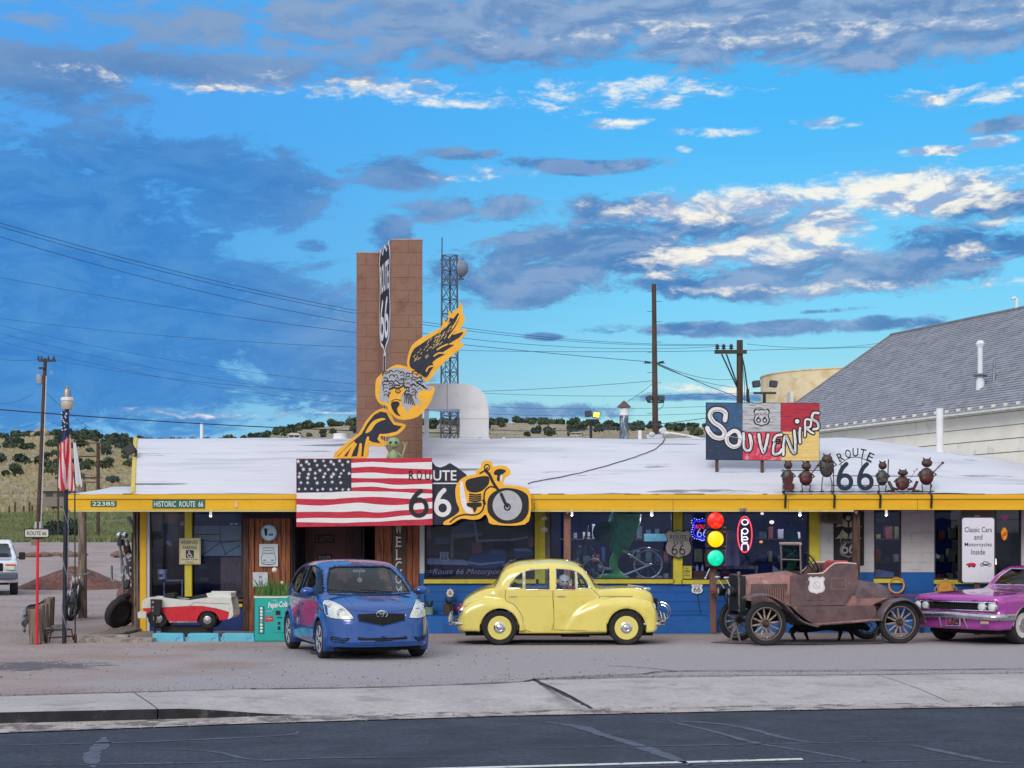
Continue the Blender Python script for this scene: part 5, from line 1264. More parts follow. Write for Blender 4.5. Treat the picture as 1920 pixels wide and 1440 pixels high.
# door signs
Yd2 = WY+.925
p = plate('licence_plate','dark licence plate fixed high on the maroon door',590,628,1002,1018,Yd2,mat('plate_dark',(40,26,34)),'L 63727',mat('plate_text',(110,88,92)),.11,.36)
c = P(609,1050,Yd2); ds2 = board('door_shield','small black ROUTE shield on the maroon door above the blue car','sign',shield(c[0],c[2]-.03,.34,.34),Yd2,.01,M_sblk)
tx = MB(); text_mb('ROUTE',.075,c[0],c[2]+.045,Yd2-.003,w=.24,mb=tx); text_mb('U.S',.05,c[0],c[2]-.05,Yd2-.003,mb=tx); tx.build('lettering',mat('plate_pale',(170,164,166)),ds2)
# wall clip box at fascia over neon
mb = MB(); mb.box(P(1387,958.5,FY-.06),P(1398,953,FY-.0)); tag(mb.build('junction_box',M_steel,loc=P(1392,958,FY)),'grey junction box under the fascia above the open sign','box')
# ================================================================ goods behind the glass
def ipx(px,py,d): return P(px,py,WY+d)
M_card = mat('card_grey',(150,156,150),.8,var=.1,vs=5)
def flatitem(name,label,x0,y0,x1,y1,d,m,cat,th=.02,group=None):
    a = ipx(x0,y1,d); b = ipx(x1,y0,d); mb = MB(); mb.box((a[0],a[1],a[2]),(b[0],b[1]+th,b[2])); return tag(mb.build(name,m,loc=((a[0]+b[0])/2,a[1],a[2])),label,cat,group)
# left window
flatitem('notice_board','pale grey board leaning high behind the left window glass',299,981,333,1014,.5,M_card,'board')
pm = flatitem('road_map','wide printed road map panel behind the left window',363,986,454,1042,.12,mat('map_grey',(150,166,160),.8,var=.1,vs=3),'poster')
mb = MB()
for x0,y0,x1,y1 in [(370,989,385,993),(370,1003,412,1012),(433,1004,452,1012),(425,1016,428,1020),(440,1029,449,1035),(424,1030,427,1034)]:
    a = ipx(x0,y1,.116); b = ipx(x1,y0,.116); mb.box(a,(b[0],a[1]-.003,b[2]))
mb.build('print',mat('map_pale',(170,168,140),.8),pm)
mb = MB()
for l in ([(378,1042),(412,1018),(452,1014)],[(364,1012),(400,1015),(453,1014)],[(366,1002),(412,1002)],[(420,1040),(450,1022)],[(412,988),(413,1014),(424,1040)]): mb.strip([(ipx(a,b,.112)[0],ipx(a,b,.112)[2]) for a,b in l],.016,WY+.112)
mb.build('lines',mat('map_line',(70,74,70)),pm)
gg = flatitem('goggles_sign','small black plaque with two white lenses in the left window top',429,979,448,986,.1,M_sblk,'sign');
mb = MB()
for px in (434,443): c = ipx(px,982.5,.09); mb.cbox(c,(.07,.01,.045),None,.003)
mb.build('lens',M_swht,gg)
bk = thing('bucket','white tub with a red label on the shelf in the left window','bucket',ipx(304,1086,.35)); c = ipx(304,1086,.35)
mb = MB(); mb.lathe([(.09,0),(.105,.17),(.11,.2),(.095,.2)],c,n=16); mb.build('tub',M_swht,bk,smooth=True); mb = MB(); mb.box((c[0]-.06,c[1]-.108,c[2]+.05),(c[0]+.03,c[1]-.09,c[2]+.11)); mb.build('label',M_red,bk)
sh_ = thing('shelf_unit','low metal shelf standing inside the left window','shelf',ipx(320,1118,.4)); mb = MB(); a = ipx(294,1090,.35); b = ipx(344,1087,.35)
mb.box(a,(b[0],b[1]+.4,b[2])); mb.build('shelf',M_steel,sh_); mb = MB()
for px in (306,340): c = ipx(px,1130,.36); mb.box(c,(c[0]+.03,c[1]+.03,a[2]))
mb.build('leg',M_steel,sh_)
c = ipx(317,1018,.3); mb = MB(); mb.ball(c,(.08,.04,.05),12,8,Matrix.Rotation(.8,3,'Y')); tag(mb.build('hanging_cap',M_trimw,loc=c,smooth=True),'pale cap hanging in the left window above the tub','cap')  # tilted pale ball stands for a cap hung behind the glass
c = ipx(343,981,.1); mb = MB(); mb.ball(c,(.04,.04,.05),10,7); mb.ball((c[0]-.03,c[1],c[2]-.02),(.03,.03,.03)); tag(mb.build('window_lamp',M_wht,loc=c,smooth=True),'small white shell lamp beside the yellow mullion top','lamp')
mb = MB()
for py in (1030,1060): c = ipx(295,py,.5); mb.ball(c,(.07,.03,.05),10,6)
mb.tube([ipx(295,1030,.5),ipx(297,1062,.5)],.012,5); tag(mb.build('purple_garland',mat('garland',(120,100,160)),loc=c),'purple garland hanging near the yellow corner post','garland')
for px,py,w,h,lab in ((384,1062,.22,.1,'dark boxes on the upper rack shelf of the left window'),(384,1086,.2,.08,'dark tray on the lower rack shelf of the left window')):
    c = ipx(px,py,.7); mb = MB(); mb.cbox(c,(w,.2,h),None,.01); tag(mb.build('crate',mat('crate_dark',(80,84,92)),loc=c),lab,'crate')
# picture window: a big printed street scene with script underneath
pw = flatitem('window_mural','dark printed street scene with old cars filling the window beside the entrance',799,961,1002,1084,.09,mat('mural_dark',(26,28,46),.7,var=.4,vs=1.8,c2=(56,50,62),cs=(.5,.7)),'poster')
Yw2 = WY+.086
def flayer(pts,k,m,parent,nm='print',sm=0): layer([(X(a,Yw2),Z(b,Yw2)) for a,b in (smooth_pts(pts,sm) if sm else pts)],Yw2,k*.5,m,parent,nm)
M_p1 = mat('print_grey',(160,164,176),.7,var=.2,vs=8); M_p2 = mat('print_slate',(84,104,124),.7,var=.2,vs=8); M_p3 = mat('print_rose',(150,84,94),.7,var=.2,vs=8); M_p4 = mat('print_olive',(130,142,110),.7,var=.2,vs=8)
flayer([(799,1046),(870,1050),(890,1058),(1002,1056),(1002,1062),(799,1058)],1,M_p1,pw); flayer([(799,1030),(1002,1034),(1002,1046),(799,1042)],.5,mat('print_plum',(62,44,58)),pw)
flayer([(845,1002),(905,998),(905,1004),(850,1010),(850,1046),(845,1046)],2,M_p4,pw); flayer([(854,975),(890,975),(892,998),(846,1002)],1.6,M_p2,pw)
flayer([(887,974),(891,974),(897,1012),(960,1010),(990,1006),(990,1009),(960,1014),(893,1016)],3,M_p1,pw)
flayer([(812,985),(846,985),(846,1006),(812,1006)],2,mat('print_black',(14,14,22)),pw); flayer([(816,1008),(842,1008),(842,1020),(816,1020)],2,M_p2,pw)
flayer([(877,1056),(880,1046),(890,1040),(912,1038),(920,1030),(946,1030),(950,1040),(946,1056),(930,1064),(890,1064)],4,mat('print_carblue',(46,76,116),.6),pw,'print',2)
flayer([(876,1052),(900,1056),(946,1052),(946,1055),(900,1060),(880,1057)],5,M_p1,pw); flayer([(922,1031),(944,1031),(946,1039),(920,1039)],5,M_p2,pw); flayer([(962,1028),(990,1028),(1000,1034),(1000,1048),(968,1046)],4,mat('print_carblue',(46,76,116)),pw); flayer([(963,1029),(990,1028),(998,1034),(966,1033)],5,M_p1,pw); flayer([(990,1010),(1000,1006),(1000,1026),(992,1026)],2,M_p3,pw); flayer([(884,1018),(902,1016),(904,1036),(886,1038)],2,M_p3,pw); flayer([(800,986),(808,984),(808,1010),(800,1012)],2,M_p3,pw)
c = P(833,1044,Yw2); layer(shield(c[0],c[2],.19,.21),Yw2,3,mat('print_shield',(190,194,190),.6),pw,'shield'); tx = MB(); sixes(tx,c[0],c[2]-.02,.04,.075,.014,Yw2-.012,.07); text_mb('ROUTE',.02,c[0],c[2]+.055,Yw2-.012,mb=tx); tx.build('lettering',M_sblk,pw)
text_mb('=Route 66 Motorporium',.14,X(882,Yw2),Z(1073,Yw2),Yw2-.02,w=1.72,bold=-.006,shear=.35).build('lettering',mat('script_rose',(220,186,200),.6),pw)
flatitem('poster_board','tilted framed poster high in the mural window',940,992,990,1010,.2,M_p2,'poster')
# big window: green figure with a bicycle frame
gs = thing('green_inflatable_figure','tall translucent green alien-like figure standing inside the large window','figure',ipx(1160,1085,.9))
M_gr = mat('figure_green',(50,190,132),.5,var=.2,vs=3,c2=(34,150,108),cs=(.48,.64)); M_gr2 = mat('figure_green2',(96,196,110),.5,var=.15,vs=3)
c = ipx(1165,1000,.9); mb = MB(); mb.lathe([(.01,-.62),(.08,-.58),(.2,-.42),(.29,-.12),(.34,.12),(.33,.3),(.22,.42),(.05,.46)],(c[0]+.02,c[1],c[2]+.1),n=18)
for i,v in enumerate(mb.v): mb.v[i] = (v[0]+(.18*(v[2]-c[2])),v[1],v[2])
mb.build('head',M_gr,gs,smooth=True)
mb = MB(); mb.tube([ipx(a,b,.9) for a,b in smooth_pts([(1166,1028),(1153,1045),(1150,1062),(1158,1078),(1163,1090)],3,False)],[.09]*9+[.12,.16,.2,.22],12); mb.build('body',M_gr2,gs,smooth=True)
mb = MB(); c2_ = ipx(1147,1083,.85); mb.ball(c2_,(.32,.15,.09),16,8); mb.build('feet',M_gr2,gs,smooth=True)
mb = MB(); mb.ball(ipx(1172,974,.6),(.035,.02,.07),8,6); mb.build('eye',mat('pale_green',(120,170,150)),gs)
mb = MB(); mb.ball(ipx(1131,998,.85),(.22,.1,.25),12,8); tag(mb.build('green_mask',mat('figure_dkgreen',(44,112,100),.6,var=.3),loc=ipx(1131,1010,.85),smooth=True),'dim dark green mask hanging left of the green figure','mask')
bc = thing('display_bicycle','pale framed bicycle displayed in the large window behind the green figure','bicycle',ipx(1190,1085,.7)); M_bc = mat('bike_paint',(196,202,190),.4,.4)
mb = MB()
for l in ([(1168,1033),(1210,1059),(1222,1058)],[(1222,1058),(1168,1079)],[(1210,1059),(1196,1050)]): mb.tube([ipx(a,b,.5) for a,b in l],.022,8)
mb.build('frame',M_bc,bc)
for px,py,r in ((1215,1058,.29),(1112,1068,.22)):
    c = ipx(px,py,.7); mb = MB(); mb.torus(c,r,.02,(0,1,0),28,6)
    for k in range(8): mb.tube([c,(c[0]+r*cos(k*pi/4),c[1],c[2]+r*sin(k*pi/4))],.003,3)
    mb.build('wheel',M_bc,bc)
mb = MB(); mb.tube([ipx(a,b,.5) for a,b in smooth_pts([(1182,1046),(1190,1034),(1203,1028),(1220,1028),(1236,1034)],3,False)],.014,6); mb.tube([ipx(a,b,.5) for a,b in smooth_pts([(1168,1031),(1180,1035),(1191,1031)],3,False)],.016,6); mb.build('mudguard',M_bc,bc)
mt = thing('display_motorcycle','dark motorcycle with chrome forks displayed in the large window','motorcycle',ipx(1115,1085,.8))
mb = MB(); mb.tube([ipx(1101,985,.8),ipx(1095,1044,.8)],.03,8); mb.tube([ipx(1108,1026,.8),ipx(1122,1052,.8),ipx(1121,1080,.8)],.02,8); mb.tube([ipx(1085,1010,.8),ipx(1100,1005,.8),ipx(1116,1012,.8)],.012,6); mb.build('fork',M_steel,mt)
mb = MB(); mb.cbox(ipx(1140,1066,.75),(.16,.1,.06),None,.01); mb.ball(ipx(1126,1064,.75),(.07,.06,.09)); mb.build('engine',mat('engine_alloy',(176,184,186),.35,.6),mt)
mb = MB(); mb.ball(ipx(1083,1036,.8),(.07,.05,.16),10,8,Matrix.Rotation(.5,3,'Y')); mb.build('tank',mat('tank_grey',(110,124,130),.4),mt,smooth=True)
mb = MB(); mb.ball(ipx(1180,1050,.75),(.06,.05,.07),10,8); mb.torus(ipx(1180,1050,.7),.05,.012); mb.build('cylinder',mat('engine_dark',(70,80,90),.4,.5),mt)
flatitem('glass_case','pale blue glass counter case at the back of the large window',1208,1001,1258,1015,2.2,mat('case_blue',(120,190,210),.3),'case',.3)
# shirts, shelf and boxes in the open-sign window
sp_ = thing('hanging_shirt','dim pale shirt hanging between the traffic light and the open sign','shirt',ipx(1370,1060,.8)); mb = MB(); mb.prism([(ipx(a,b,.8)[0],ipx(a,b,.8)[2]) for a,b in smooth_pts([(1364,1000),(1372,994),(1380,1000),(1384,1030),(1386,1060),(1360,1060),(1362,1030)],3)],WY+.8,WY+.9); mb.build('cloth',mat('shirt_dim',(190,166,196),.8),sp_)
sb = thing('wooden_bench','low wooden display bench inside the window below the open sign','bench',ipx(1390,1085,.25)); mb = MB(); a = ipx(1343,1067,.2); b = ipx(1422,1061,.2); mb.box(a,(b[0],b[1]+.3,b[2])); mb.build('top',M_grayw,sb)
mb = MB()
for px in (1416,): c = ipx(px,1086,.2); mb.box(c,(c[0]+.05,c[1]+.05,a[2]))
mb.build('leg',M_grayw,sb)
mb = MB(); c = ipx(1375,1079,.35); mb.ball(c,(.3,.15,.05),14,8); tag(mb.build('folded_cloth',mat('cloth_maroon',(112,44,60)),loc=c,smooth=True),'folded maroon cloth under the display bench','cloth')
flatitem('brown_box','long brown box on the window ledge left of the traffic light',1299,1071,1330,1084,.1,mat('box_brown',(124,84,68)),'box',.2)
for px,lab in ((1307,'dark bottle standing behind the brown box'),(1317,'second dark bottle behind the brown box')):
    c = ipx(px,1070,.3); mb = MB(); mb.lathe([(.03,0),(.03,.06),(.012,.09),(.012,.12)],c,n=8); tag(mb.build('bottle',M_trimw,loc=c),lab,'bottle')
for px,py,r,col,lab in ((1429,963,.035,(255,226,190),'small warm ceiling spot lamp right of the open sign top'),(1447,979,.05,(255,236,190),'brightest ceiling spot lamp in the open sign window'),(1427,1016,.035,(255,150,90),'dim orange lamp glowing low in the open sign window')):
    c = ipx(px,py,1.2); mb = MB(); mb.ball(c,(r,r,r*.8),10,7); tag(mb.build('spot_lamp',emitter('spot%d' % px,col,1.6),loc=c,smooth=True),lab,'lamp')
mb = MB(); mb.prism([(ipx(a,b,.9)[0],ipx(a,b,.9)[2]) for a,b in [(1466,1040),(1474,1000),(1484,982),(1496,1000),(1502,1046),(1480,1070)]],WY+.9,WY+.95)
tag(mb.build('draped_flag',mat('drape_teal',(70,130,150),.8,var=.4,vs=5),loc=ipx(1480,1060,.9)),'dim teal drape hanging behind the old car windscreen','drape')
c = ipx(1485,1040,.35); sgl = thing('signal_reflection_lamp','small round teal lamp seen through the old car windscreen frame','lamp',c); mb = MB(); mb.lathe([(.11,0),(.10,.03),(.04,.05),(.005,.05)],c,(0,-1,0),18); mb.build('lens',mat('lamp_teal_dim',(10,90,84),.3,emit=.15),sgl,smooth=True); mb = MB(); mb.ball((c[0],c[1]-.05,c[2]),.035,10,6); mb.build('bulb',emitter('lamp_teal',(20,220,180),.8),sgl)
mb = MB(); c = ipx(1450,1072,.3); mb.prism([(ipx(a,b,.3)[0],ipx(a,b,.3)[2]) for a,b in [(1449,1060),(1462,1070),(1462,1086),(1449,1086)]],WY+.3,WY+.33); tag(mb.build('pale_card',M_card,loc=c),'pale card leaning in the window left of the windscreen','card')
# narrow windows
for k in range(6):
    c = ipx(1648+k*5.2,1085,.5); mb = MB(); mb.prism([(c[0]-.035,c[2]),(c[0]+.035,c[2]),(c[0]+.02,c[2]+.17-.01*k),(c[0]-.015,c[2]+.19-.01*k)],WY+.5,WY+.75)
    tag(mb.build('folded_shirt',mat('shirt_blue',(140,152,184),.8,var=.2),loc=c),'grey blue shirt hanging low in the narrow window','shirt','shirts in the narrow window')
c = ipx(1652,976,.8); mb = MB(); mb.cbox(c,(.15,.05,.08)); tag(mb.build('blue_card',mat('card_blue',(60,120,150)),loc=c),'small blue card high in the narrow window','card')
c = ipx(1757,1043,.3); mb = MB(); mb.cbox(c,(.1,.02,.07),Matrix.Rotation(.5,3,'Y')); tag(mb.build('white_card',M_wht,loc=c),'small white bow shaped card left of the classic cars sign','card')
c = P(1883,1001,WY+.1); mb = MB(); mb.ball(c,(.065,.04,.13),14,10); tag(mb.build('amber_lamp',emitter('amber',(255,150,10),1.1,(200,60,30)),loc=c,smooth=True),'glowing amber oval lamp in the right end window','lamp')
c = P(1884,971,WY+.1); mb = MB(); mb.ball(c,(.05,.04,.05),12,8); tag(mb.build('magenta_lamp',emitter('magenta',(200,20,110),.6),loc=c,smooth=True),'small magenta lamp above the amber lamp','lamp')
c = P(1866,1053,WY-.05); mb = MB(); mb.cyl((c[0],c[1],c[2]-.06),(c[0],c[1],c[2]+.06),.03,.02,10); tag(mb.build('white_bulb',emitter('bulb_white',(255,240,220),1.2),loc=c,smooth=True),'small white bulb at the edge of the classic cars sign','lamp')
c = ipx(1888,1080,.25); mb = MB(); mb.cbox(c,(.26,.15,.12),None,.01); mb.cbox((c[0],c[1],c[2]+.08),(.12,.1,.05),None,.01); tag(mb.build('model_house',mat('model_brown',(110,84,62)),loc=c),'small brown model house on the sill of the right end window','model')
# shop floor racks, dim
racks = [(1095,1.9,'left'),(1230,2.4,'centre'),(1340,2.2,'right of centre'),(1460,2.0,'behind the old car'),(1662,2.2,'in the narrow window'),(1780,1.8,'left of the classic cars sign'),(880,2.0,'by the entrance')]
for px,d,lab in racks:
    c = ipx(px,1130,d); t = thing('display_rack','dim display rack of goods deep inside the shop, ' + lab,'rack',(c[0],c[1],0))
    mb = MB()
    for k in range(4): mb.box((c[0]-.5,c[1],.35+k*.5),(c[0]+.5,c[1]+.3,.38+k*.5))
    mb.build('shelf',M_wood2,t);
    for k in range(4):
        for j in range(5):
            m2 = MB(); w = R.uniform(.06,.16); h = R.uniform(.08,.32); xx = c[0]-.42+j*.2; m2.box((xx,c[1]-.02,.38+k*.5),(xx+w,c[1]+.2,.38+k*.5+h)); m2.build('boxed_goods',[M_p1,M_p2,M_p3,M_p4,mat('goods_red',(120,30,36)),mat('goods_blue',(40,70,120)),mat('goods_white',(170,170,170))][R.randrange(7)],t)
# ================================================================ things along the wall
def noseTable():
    c = P(1705,1120,31.8); t = thing('red_table','thin maroon topped table behind the old roadster tail','table',(c[0],c[1],.0));
    mb = MB(); mb.cbox((c[0]-.0,c[1],Z(1117,31.8)),(.8,.5,.03),None,.01); mb.build('top',mat('table_maroon',(130,50,66),.5),t)
    for dx in (-.25,.25): mb = MB(); mb.box((c[0]+dx-.03,c[1]-.03,0),(c[0]+dx+.03,c[1]+.03,Z(1118,31.8))); mb.build('leg',M_navy,t)
noseTable()
c = P(1350,1109,31.3); t = thing('red_bench','maroon bench end beside the traffic light post','bench',(c[0],c[1],0)); mb = MB(); mb.cbox((c[0]+.05,c[1],Z(1108,31.3)),(.5,.3,.03),None,.01); mb.build('seat',mat('table_maroon',(130,50,66)),t)
mb = MB(); mb.box((c[0]+.15,c[1]-.1,0),(c[0]+.2,c[1]+.1,Z(1108,31.3))); mb.build('leg',M_navy,t)
# wheel stops, painted pale blue
M_ws = mat('wheelstop_blue',(92,178,206),.8,var=.08,vs=6,bump=.4,bs=30,c2=(70,140,166),cs=(.56,.66),c3=(140,130,124),c3s=9,c3r=(.66,.7))
for a,b,lab in ((282,345,'left'),(348,411,'middle'),(413,478,'right')):
    Y0 = GY(1203); x0,x1 = X(a,Y0),X(b,Y0); mb = MB()
    pr = [(Y0,.0),(Y0+.03,.13),(Y0+.07,.15),(Y0+.15,.15),(Y0+.2,.02),(Y0+.2,0)]
    n_ = 10; vs = [];
    for i in range(n_+1):
        xx = x0+.01+(x1-x0-.02)*i/n_; s = .92 if i in (0,n_) else 1
        for y,z in pr: vs.append((xx+(.0 if s == 1 else (.02 if i == 0 else -.02)*(z > .05)),y+.006*mn.noise((xx*6,y*9,z)),z*s+.004*mn.noise((xx*8,y,z*9))))
    m_ = len(pr); fs = [(i*m_+j,i*m_+(j+1) % m_,(i+1)*m_+(j+1) % m_,(i+1)*m_+j) for i in range(n_) for j in range(m_)]+[tuple(range(m_-1,-1,-1)),tuple(range(n_*m_,(n_+1)*m_))]
    mb.add(vs,fs); tag(mb.build('wheel_stop',M_ws,loc=((x0+x1)/2,Y0,0)),'pale blue concrete wheel stop, the %s one of three in front of the toy car' % lab,'wheel stop','blue wheel stops in a row')
Y0 = GY(1205); mb = MB(); mb.box((X(152,Y0),Y0,0),(X(284,Y0),Y0+.35,.07)); mb.box((X(150,30.2)-.0,Y0+.36,0),(X(262,30),Y0+.5,.12));
tag(mb.build('concrete_step',mat('step_concrete',(160,152,146),.9,var=.12,vs=4,bump=.5,bs=40,c2=(124,114,108)),loc=(X(215,Y0),Y0,0)),'low concrete step beside the blue wheel stops','step')
# boarded walkway at the side, boards told apart
walk2 = thing('board_walkway','grey weathered board walkway beside the left wall of the shop','walkway',(X(215,31),31,0))
for k in range(13):
    y = 30.0+k*.36; mb = MB(); mb.cbox(((X(170,30.5)+X(266,WY))/2+.0*k,y+.17,.035+R.uniform(-.004,.004)),(abs(X(266,WY)-X(170,30.5))+.0,.34,.05),Matrix.Rotation(R.uniform(-.006,.006),3,'Z'),.006); mb.build('board',M_grayw,walk2)
# vending machine used as a planter
Yv = 29.0; x0,x1,z1 = X(477,Yv),X(546,Yv),Z(1118,Yv)
vm_ = thing('vending_machine','turquoise old soda machine with coin slots used as a planter of strappy leaves','planter',((x0+x1)/2,Yv,0))
M_teal = mat('teal_enamel',(14,170,164),.35,var=.05,vs=3,coat=.4,c2=(10,150,146),cs=(.6,.75)); M_teal2 = mat('teal_dark',(12,112,112),.4)
mb = MB(); mb.cbox(((x0+x1)/2,Yv+.3,z1/2),(x1-x0,.6,z1),None,.018); cab = mb.build('cabinet',M_teal,vm_)
mb = MB()
for a in ((x0-.006,x1+.006),): mb.box((a[0],Yv-.008,z1-.03),(a[1],Yv+.0,z1+.004)); mb.box((a[0],Yv-.008,z1-.0),(a[1],Yv+.6,z1+.006))
mb.build('top_rim',mat('cream_rim',(206,222,200),.5),vm_)
mb = MB(); mb.box((X(485,Yv),Yv-.012,Z(1188,Yv)),(X(495.5,Yv),Yv-.0,Z(1137,Yv))); bp = mb.build('button_panel',M_teal2,vm_)
for k in range(8):
    mb = MB(); c = P(490.2,1141+k*6.1,Yv-.012); mb.lathe([(.026,0),(.026,.006),(.018,.012),(.001,.013)],c,(0,-1,0),12); bt = mb.build('button',M_swht if k != 4 else M_grey,bp,smooth=True)
for k in range(8):
    if k in (3,4): continue
c_ = P(524,1165,Yv-.006); mb = MB(); mb.prism(rrect(X(513,Yv),X(536,Yv),Z(1185,Yv),Z(1143,Yv),.02),Yv-.014,Yv-.0); cp = mb.build('coin_panel',M_teal,vm_)
for (a,b,c,d) in ((517,1145,526,1153),(520,1157,530,1159),(521,1166,526,1171),(521,1174,526,1181)):
    mb = MB(); mb.box((X(a,Yv),Yv-.02,Z(d,Yv)),(X(c,Yv),Yv-.0145,Z(b,Yv))); mb.build('slot',M_sblk,cp)
mb = MB(); mb.prism([(X(a,Yv),Z(b,Yv)) for a,b in smooth_pts([(498,1155),(505,1157),(511,1154),(512,1164),(505,1165),(498,1166)],3)],Yv-.006,Yv-.001); lab_ = mb.build('label',M_red,vm_); text_mb('Pepsi',.03,X(505,Yv),Z(1160,Yv),Yv-.008,w=.1,bold=.01).build('lettering',M_swht,lab_)
text_mb('Pepsi-Cola',.14,X(521,Yv),Z(1135,Yv),Yv-.006,w=.36,bold=.03,shear=.25,rot=.08).build('lettering',M_swht,vm_)
text_mb('drink',.03,X(516,Yv),Z(1125.5,Yv),Yv-.006,w=.07).build('lettering',M_swht,vm_)
text_mb('ICE COLD',.018,X(505,Yv),Z(1146,Yv),Yv-.006,w=.1).build('lettering',M_swht,vm_)
lv = thing('strappy_plant','green strappy leaved plant growing out of the turquoise machine','plant',((x0+x1)/2,Yv+.3,z1))
M_leaf = mat('leaf_green',(70,116,52),.6,var=.25,vs=9,c2=(104,140,66),cs=(.55,.7))
for k in range(90):
    bx = R.uniform(x0+.05,x1-.05); by = Yv+R.uniform(.05,.5); a = R.gauss(0,.5)+(bx-(x0+x1)/2)*1.6; L_ = R.uniform(.22,.42); w = R.uniform(.008,.014)
    mb = MB(); vs = []; fy = R.uniform(-.35,.25)
    for i in range(6):
        t = i/5; xx = bx+sin(a*t*1.5)*L_*t*.8; zz = z1-.02+cos(a*t*1.3)*L_*t; yy = by+fy*t*t*.4; ww = w*(1-t**2)+.001
        vs += [(xx-ww,yy,zz),(xx,yy-.004,zz+.001),(xx+ww,yy,zz)]
    mb.add(vs,[(3*i+j,3*i+j+1,3*i+j+4,3*i+j+3) for i in range(5) for j in (0,1)]); mb.build('leaf',M_leaf,lv)
mb = MB(); mb.box((x0+.03,Yv+.03,z1),(x1-.03,Yv+.57,z1+.012)); mb.build('soil',mat('soil',(60,46,38),.95),lv)
for px,py,r,lab in ((514.5,1069,.05,'white ball finial on a stake above the planter leaves'),(528.5,1093,.035,'small white blossom right of the ball finial')):
    c = P(px,py,Yv+.2); t = thing('garden_ornament',lab,'ornament',(c[0],c[1],z1)); mb = MB(); mb.ball(c,r,12,8); mb.build('ball',mat('ball_cream',(216,204,182),.5),t,smooth=True); mb = MB(); mb.tube([(c[0],c[1],c[2]-r),(c[0],c[1],z1-.02)],.008,5); mb.build('stake',M_wood2,t)
# ================================================================ left corner clutter
Yr2 = 28.1
rp_ = thing('route_sign_post','thin bright red pole carrying a small white ROUTE 66 plate','sign',(X(70,Yr2),Yr2,0))
mb = MB(); mb.tube([(X(69,Yr2),Yr2,0),(X(71,Yr2),Yr2,Z(1008,Yr2))],.024,10); mb.build('pole',mat('pole_red',(216,20,44),.5,var=.1),rp_,smooth=True)
x0,x1,z0,z1 = X(49,Yr2),X(92,Yr2),Z(1006.5,Yr2),Z(993,Yr2)
mb = MB(); mb.prism(rrect(x0-.02,x1+.02,z0-.02,z1+.02,.03),Yr2-.05,Yr2-.03); mb.cbox((X(71,Yr2),Yr2-.02,Z(1009.5,Yr2)),(.2,.03,.03)); mb.build('frame',M_black,rp_)
mb = MB(); mb.prism(rrect(x0,x1,z0,z1,.02),Yr2-.056,Yr2-.051); f_ = mb.build('plate',mat('plate_white',(196,194,190),.6,var=.06),rp_); text_mb('ROUTE 66',.07,(x0+x1)/2,(z0+z1)/2,Yr2-.059,w=.34,bold=.012).build('lettering',mat('plate_grey',(70,66,66)),f_)
# yard light pole with flags
Yl2 = 28.5
lp = thing('yard_light','dark navy pole topped by a silver and white yard light','lamp post',(X(120.5,Yl2),Yl2,0))
mb = MB(); mb.tube([(X(120.5,Yl2),Yl2,0),(X(125.5,Yl2),Yl2,Z(766,Yl2))],.038,12); mb.build('pole',mat('pole_navy',(26,32,48),.5,var=.2),lp,smooth=True)
xx = X(126,Yl2)
mb = MB(); mb.lathe([(.085,0),(.105,.03),(.11,.12),(.1,.155)],(xx,Yl2,Z(768,Yl2)),n=24); mb.build('diffuser',mat('lens_cream',(186,178,160),.35,var=.04),lp,smooth=True)
mb = MB(); mb.lathe([(.112,0),(.112,.045),(.09,.06),(.07,.062)],(xx,Yl2,Z(751.5,Yl2)),n=24); mb.build('collar',mat('collar_white',(226,228,232),.5),lp,smooth=True)
mb = MB(); mb.lathe([(.068,0),(.066,.11),(.05,.15),(.03,.155),(.03,.20),(.018,.21),(.001,.212)],(xx,Yl2,Z(745.5,Yl2)),n=20); mb.build('housing',mat('housing_steel',(150,150,146),.4,.6),lp,smooth=True)
mb = MB(); L = []
for i in range(90): t = i/89; z = 2.35*t+.2; L.append((X(121,Yl2)+.045*cos(t*16)+.03*t,Yl2-.045*sin(t*16),z))
mb.tube(L,.012,5); mb.build('wrapped_cable',mat('cable_grey',(110,112,118)),lp)
mb = MB(); mb.tube([(X(127,Yl2),Yl2-.04,1.0),(X(126,Yl2)+.03,Yl2-.05,1.6),(X(129,Yl2),Yl2-.04,2.45)],.01,5); mb.build('wire',M_steel,lp)
def drape(name,label,fx,rows,m_fn,Y,nx=22,amp=.05):
    """hanging folded flag: fx(t) -> (left x, right x), rows = (ztop, zbottom)"""
    z1_,z0_ = rows; nz = 30; vs = []
    for j in range(nz+1):
        t = j/nz; a,b = fx(t)
        for i in range(nx+1):
            s = i/nx; vs.append((a+(b-a)*s,Y+amp*(.25+t)*sin(s*9+t*2.2),z1_+(z0_-z1_)*t-.05*s*t+.03*sin(s*14)*t))
    mb = MB()
    for j in range(nz):
        for i in range(nx):
            mb.m = m_fn((i+.5)/nx,(j+.5)/nz); mb.f.append((j*(nx+1)+i,(j+1)*(nx+1)+i,(j+1)*(nx+1)+i+1,j*(nx+1)+i+1)); mb.mi.append(mb.m)
    mb.v = vs; return mb
fa = ipl([0,.25,.6,1],[X(119,Yl2),X(117,Yl2),X(112,Yl2),X(109,Yl2)]); fb_ = ipl([0,.25,.6,1],[X(130,Yl2),X(133,Yl2),X(138,Yl2),X(144,Yl2)])
us_f = thing('american_flag','faded stars and stripes hanging folded down the yard light pole','flag',P(126,920,Yl2-.06))
mb = drape('f','',lambda t: (fa(t),fb_(t)),(Z(771,Yl2),Z(917,Yl2)),lambda s,t: 2 if (t < .30+.12*(1-s)) else int((s*4.2+(t if s > .5 else -t)*2.6+5)*1.15) % 2,Yl2-.07,44)
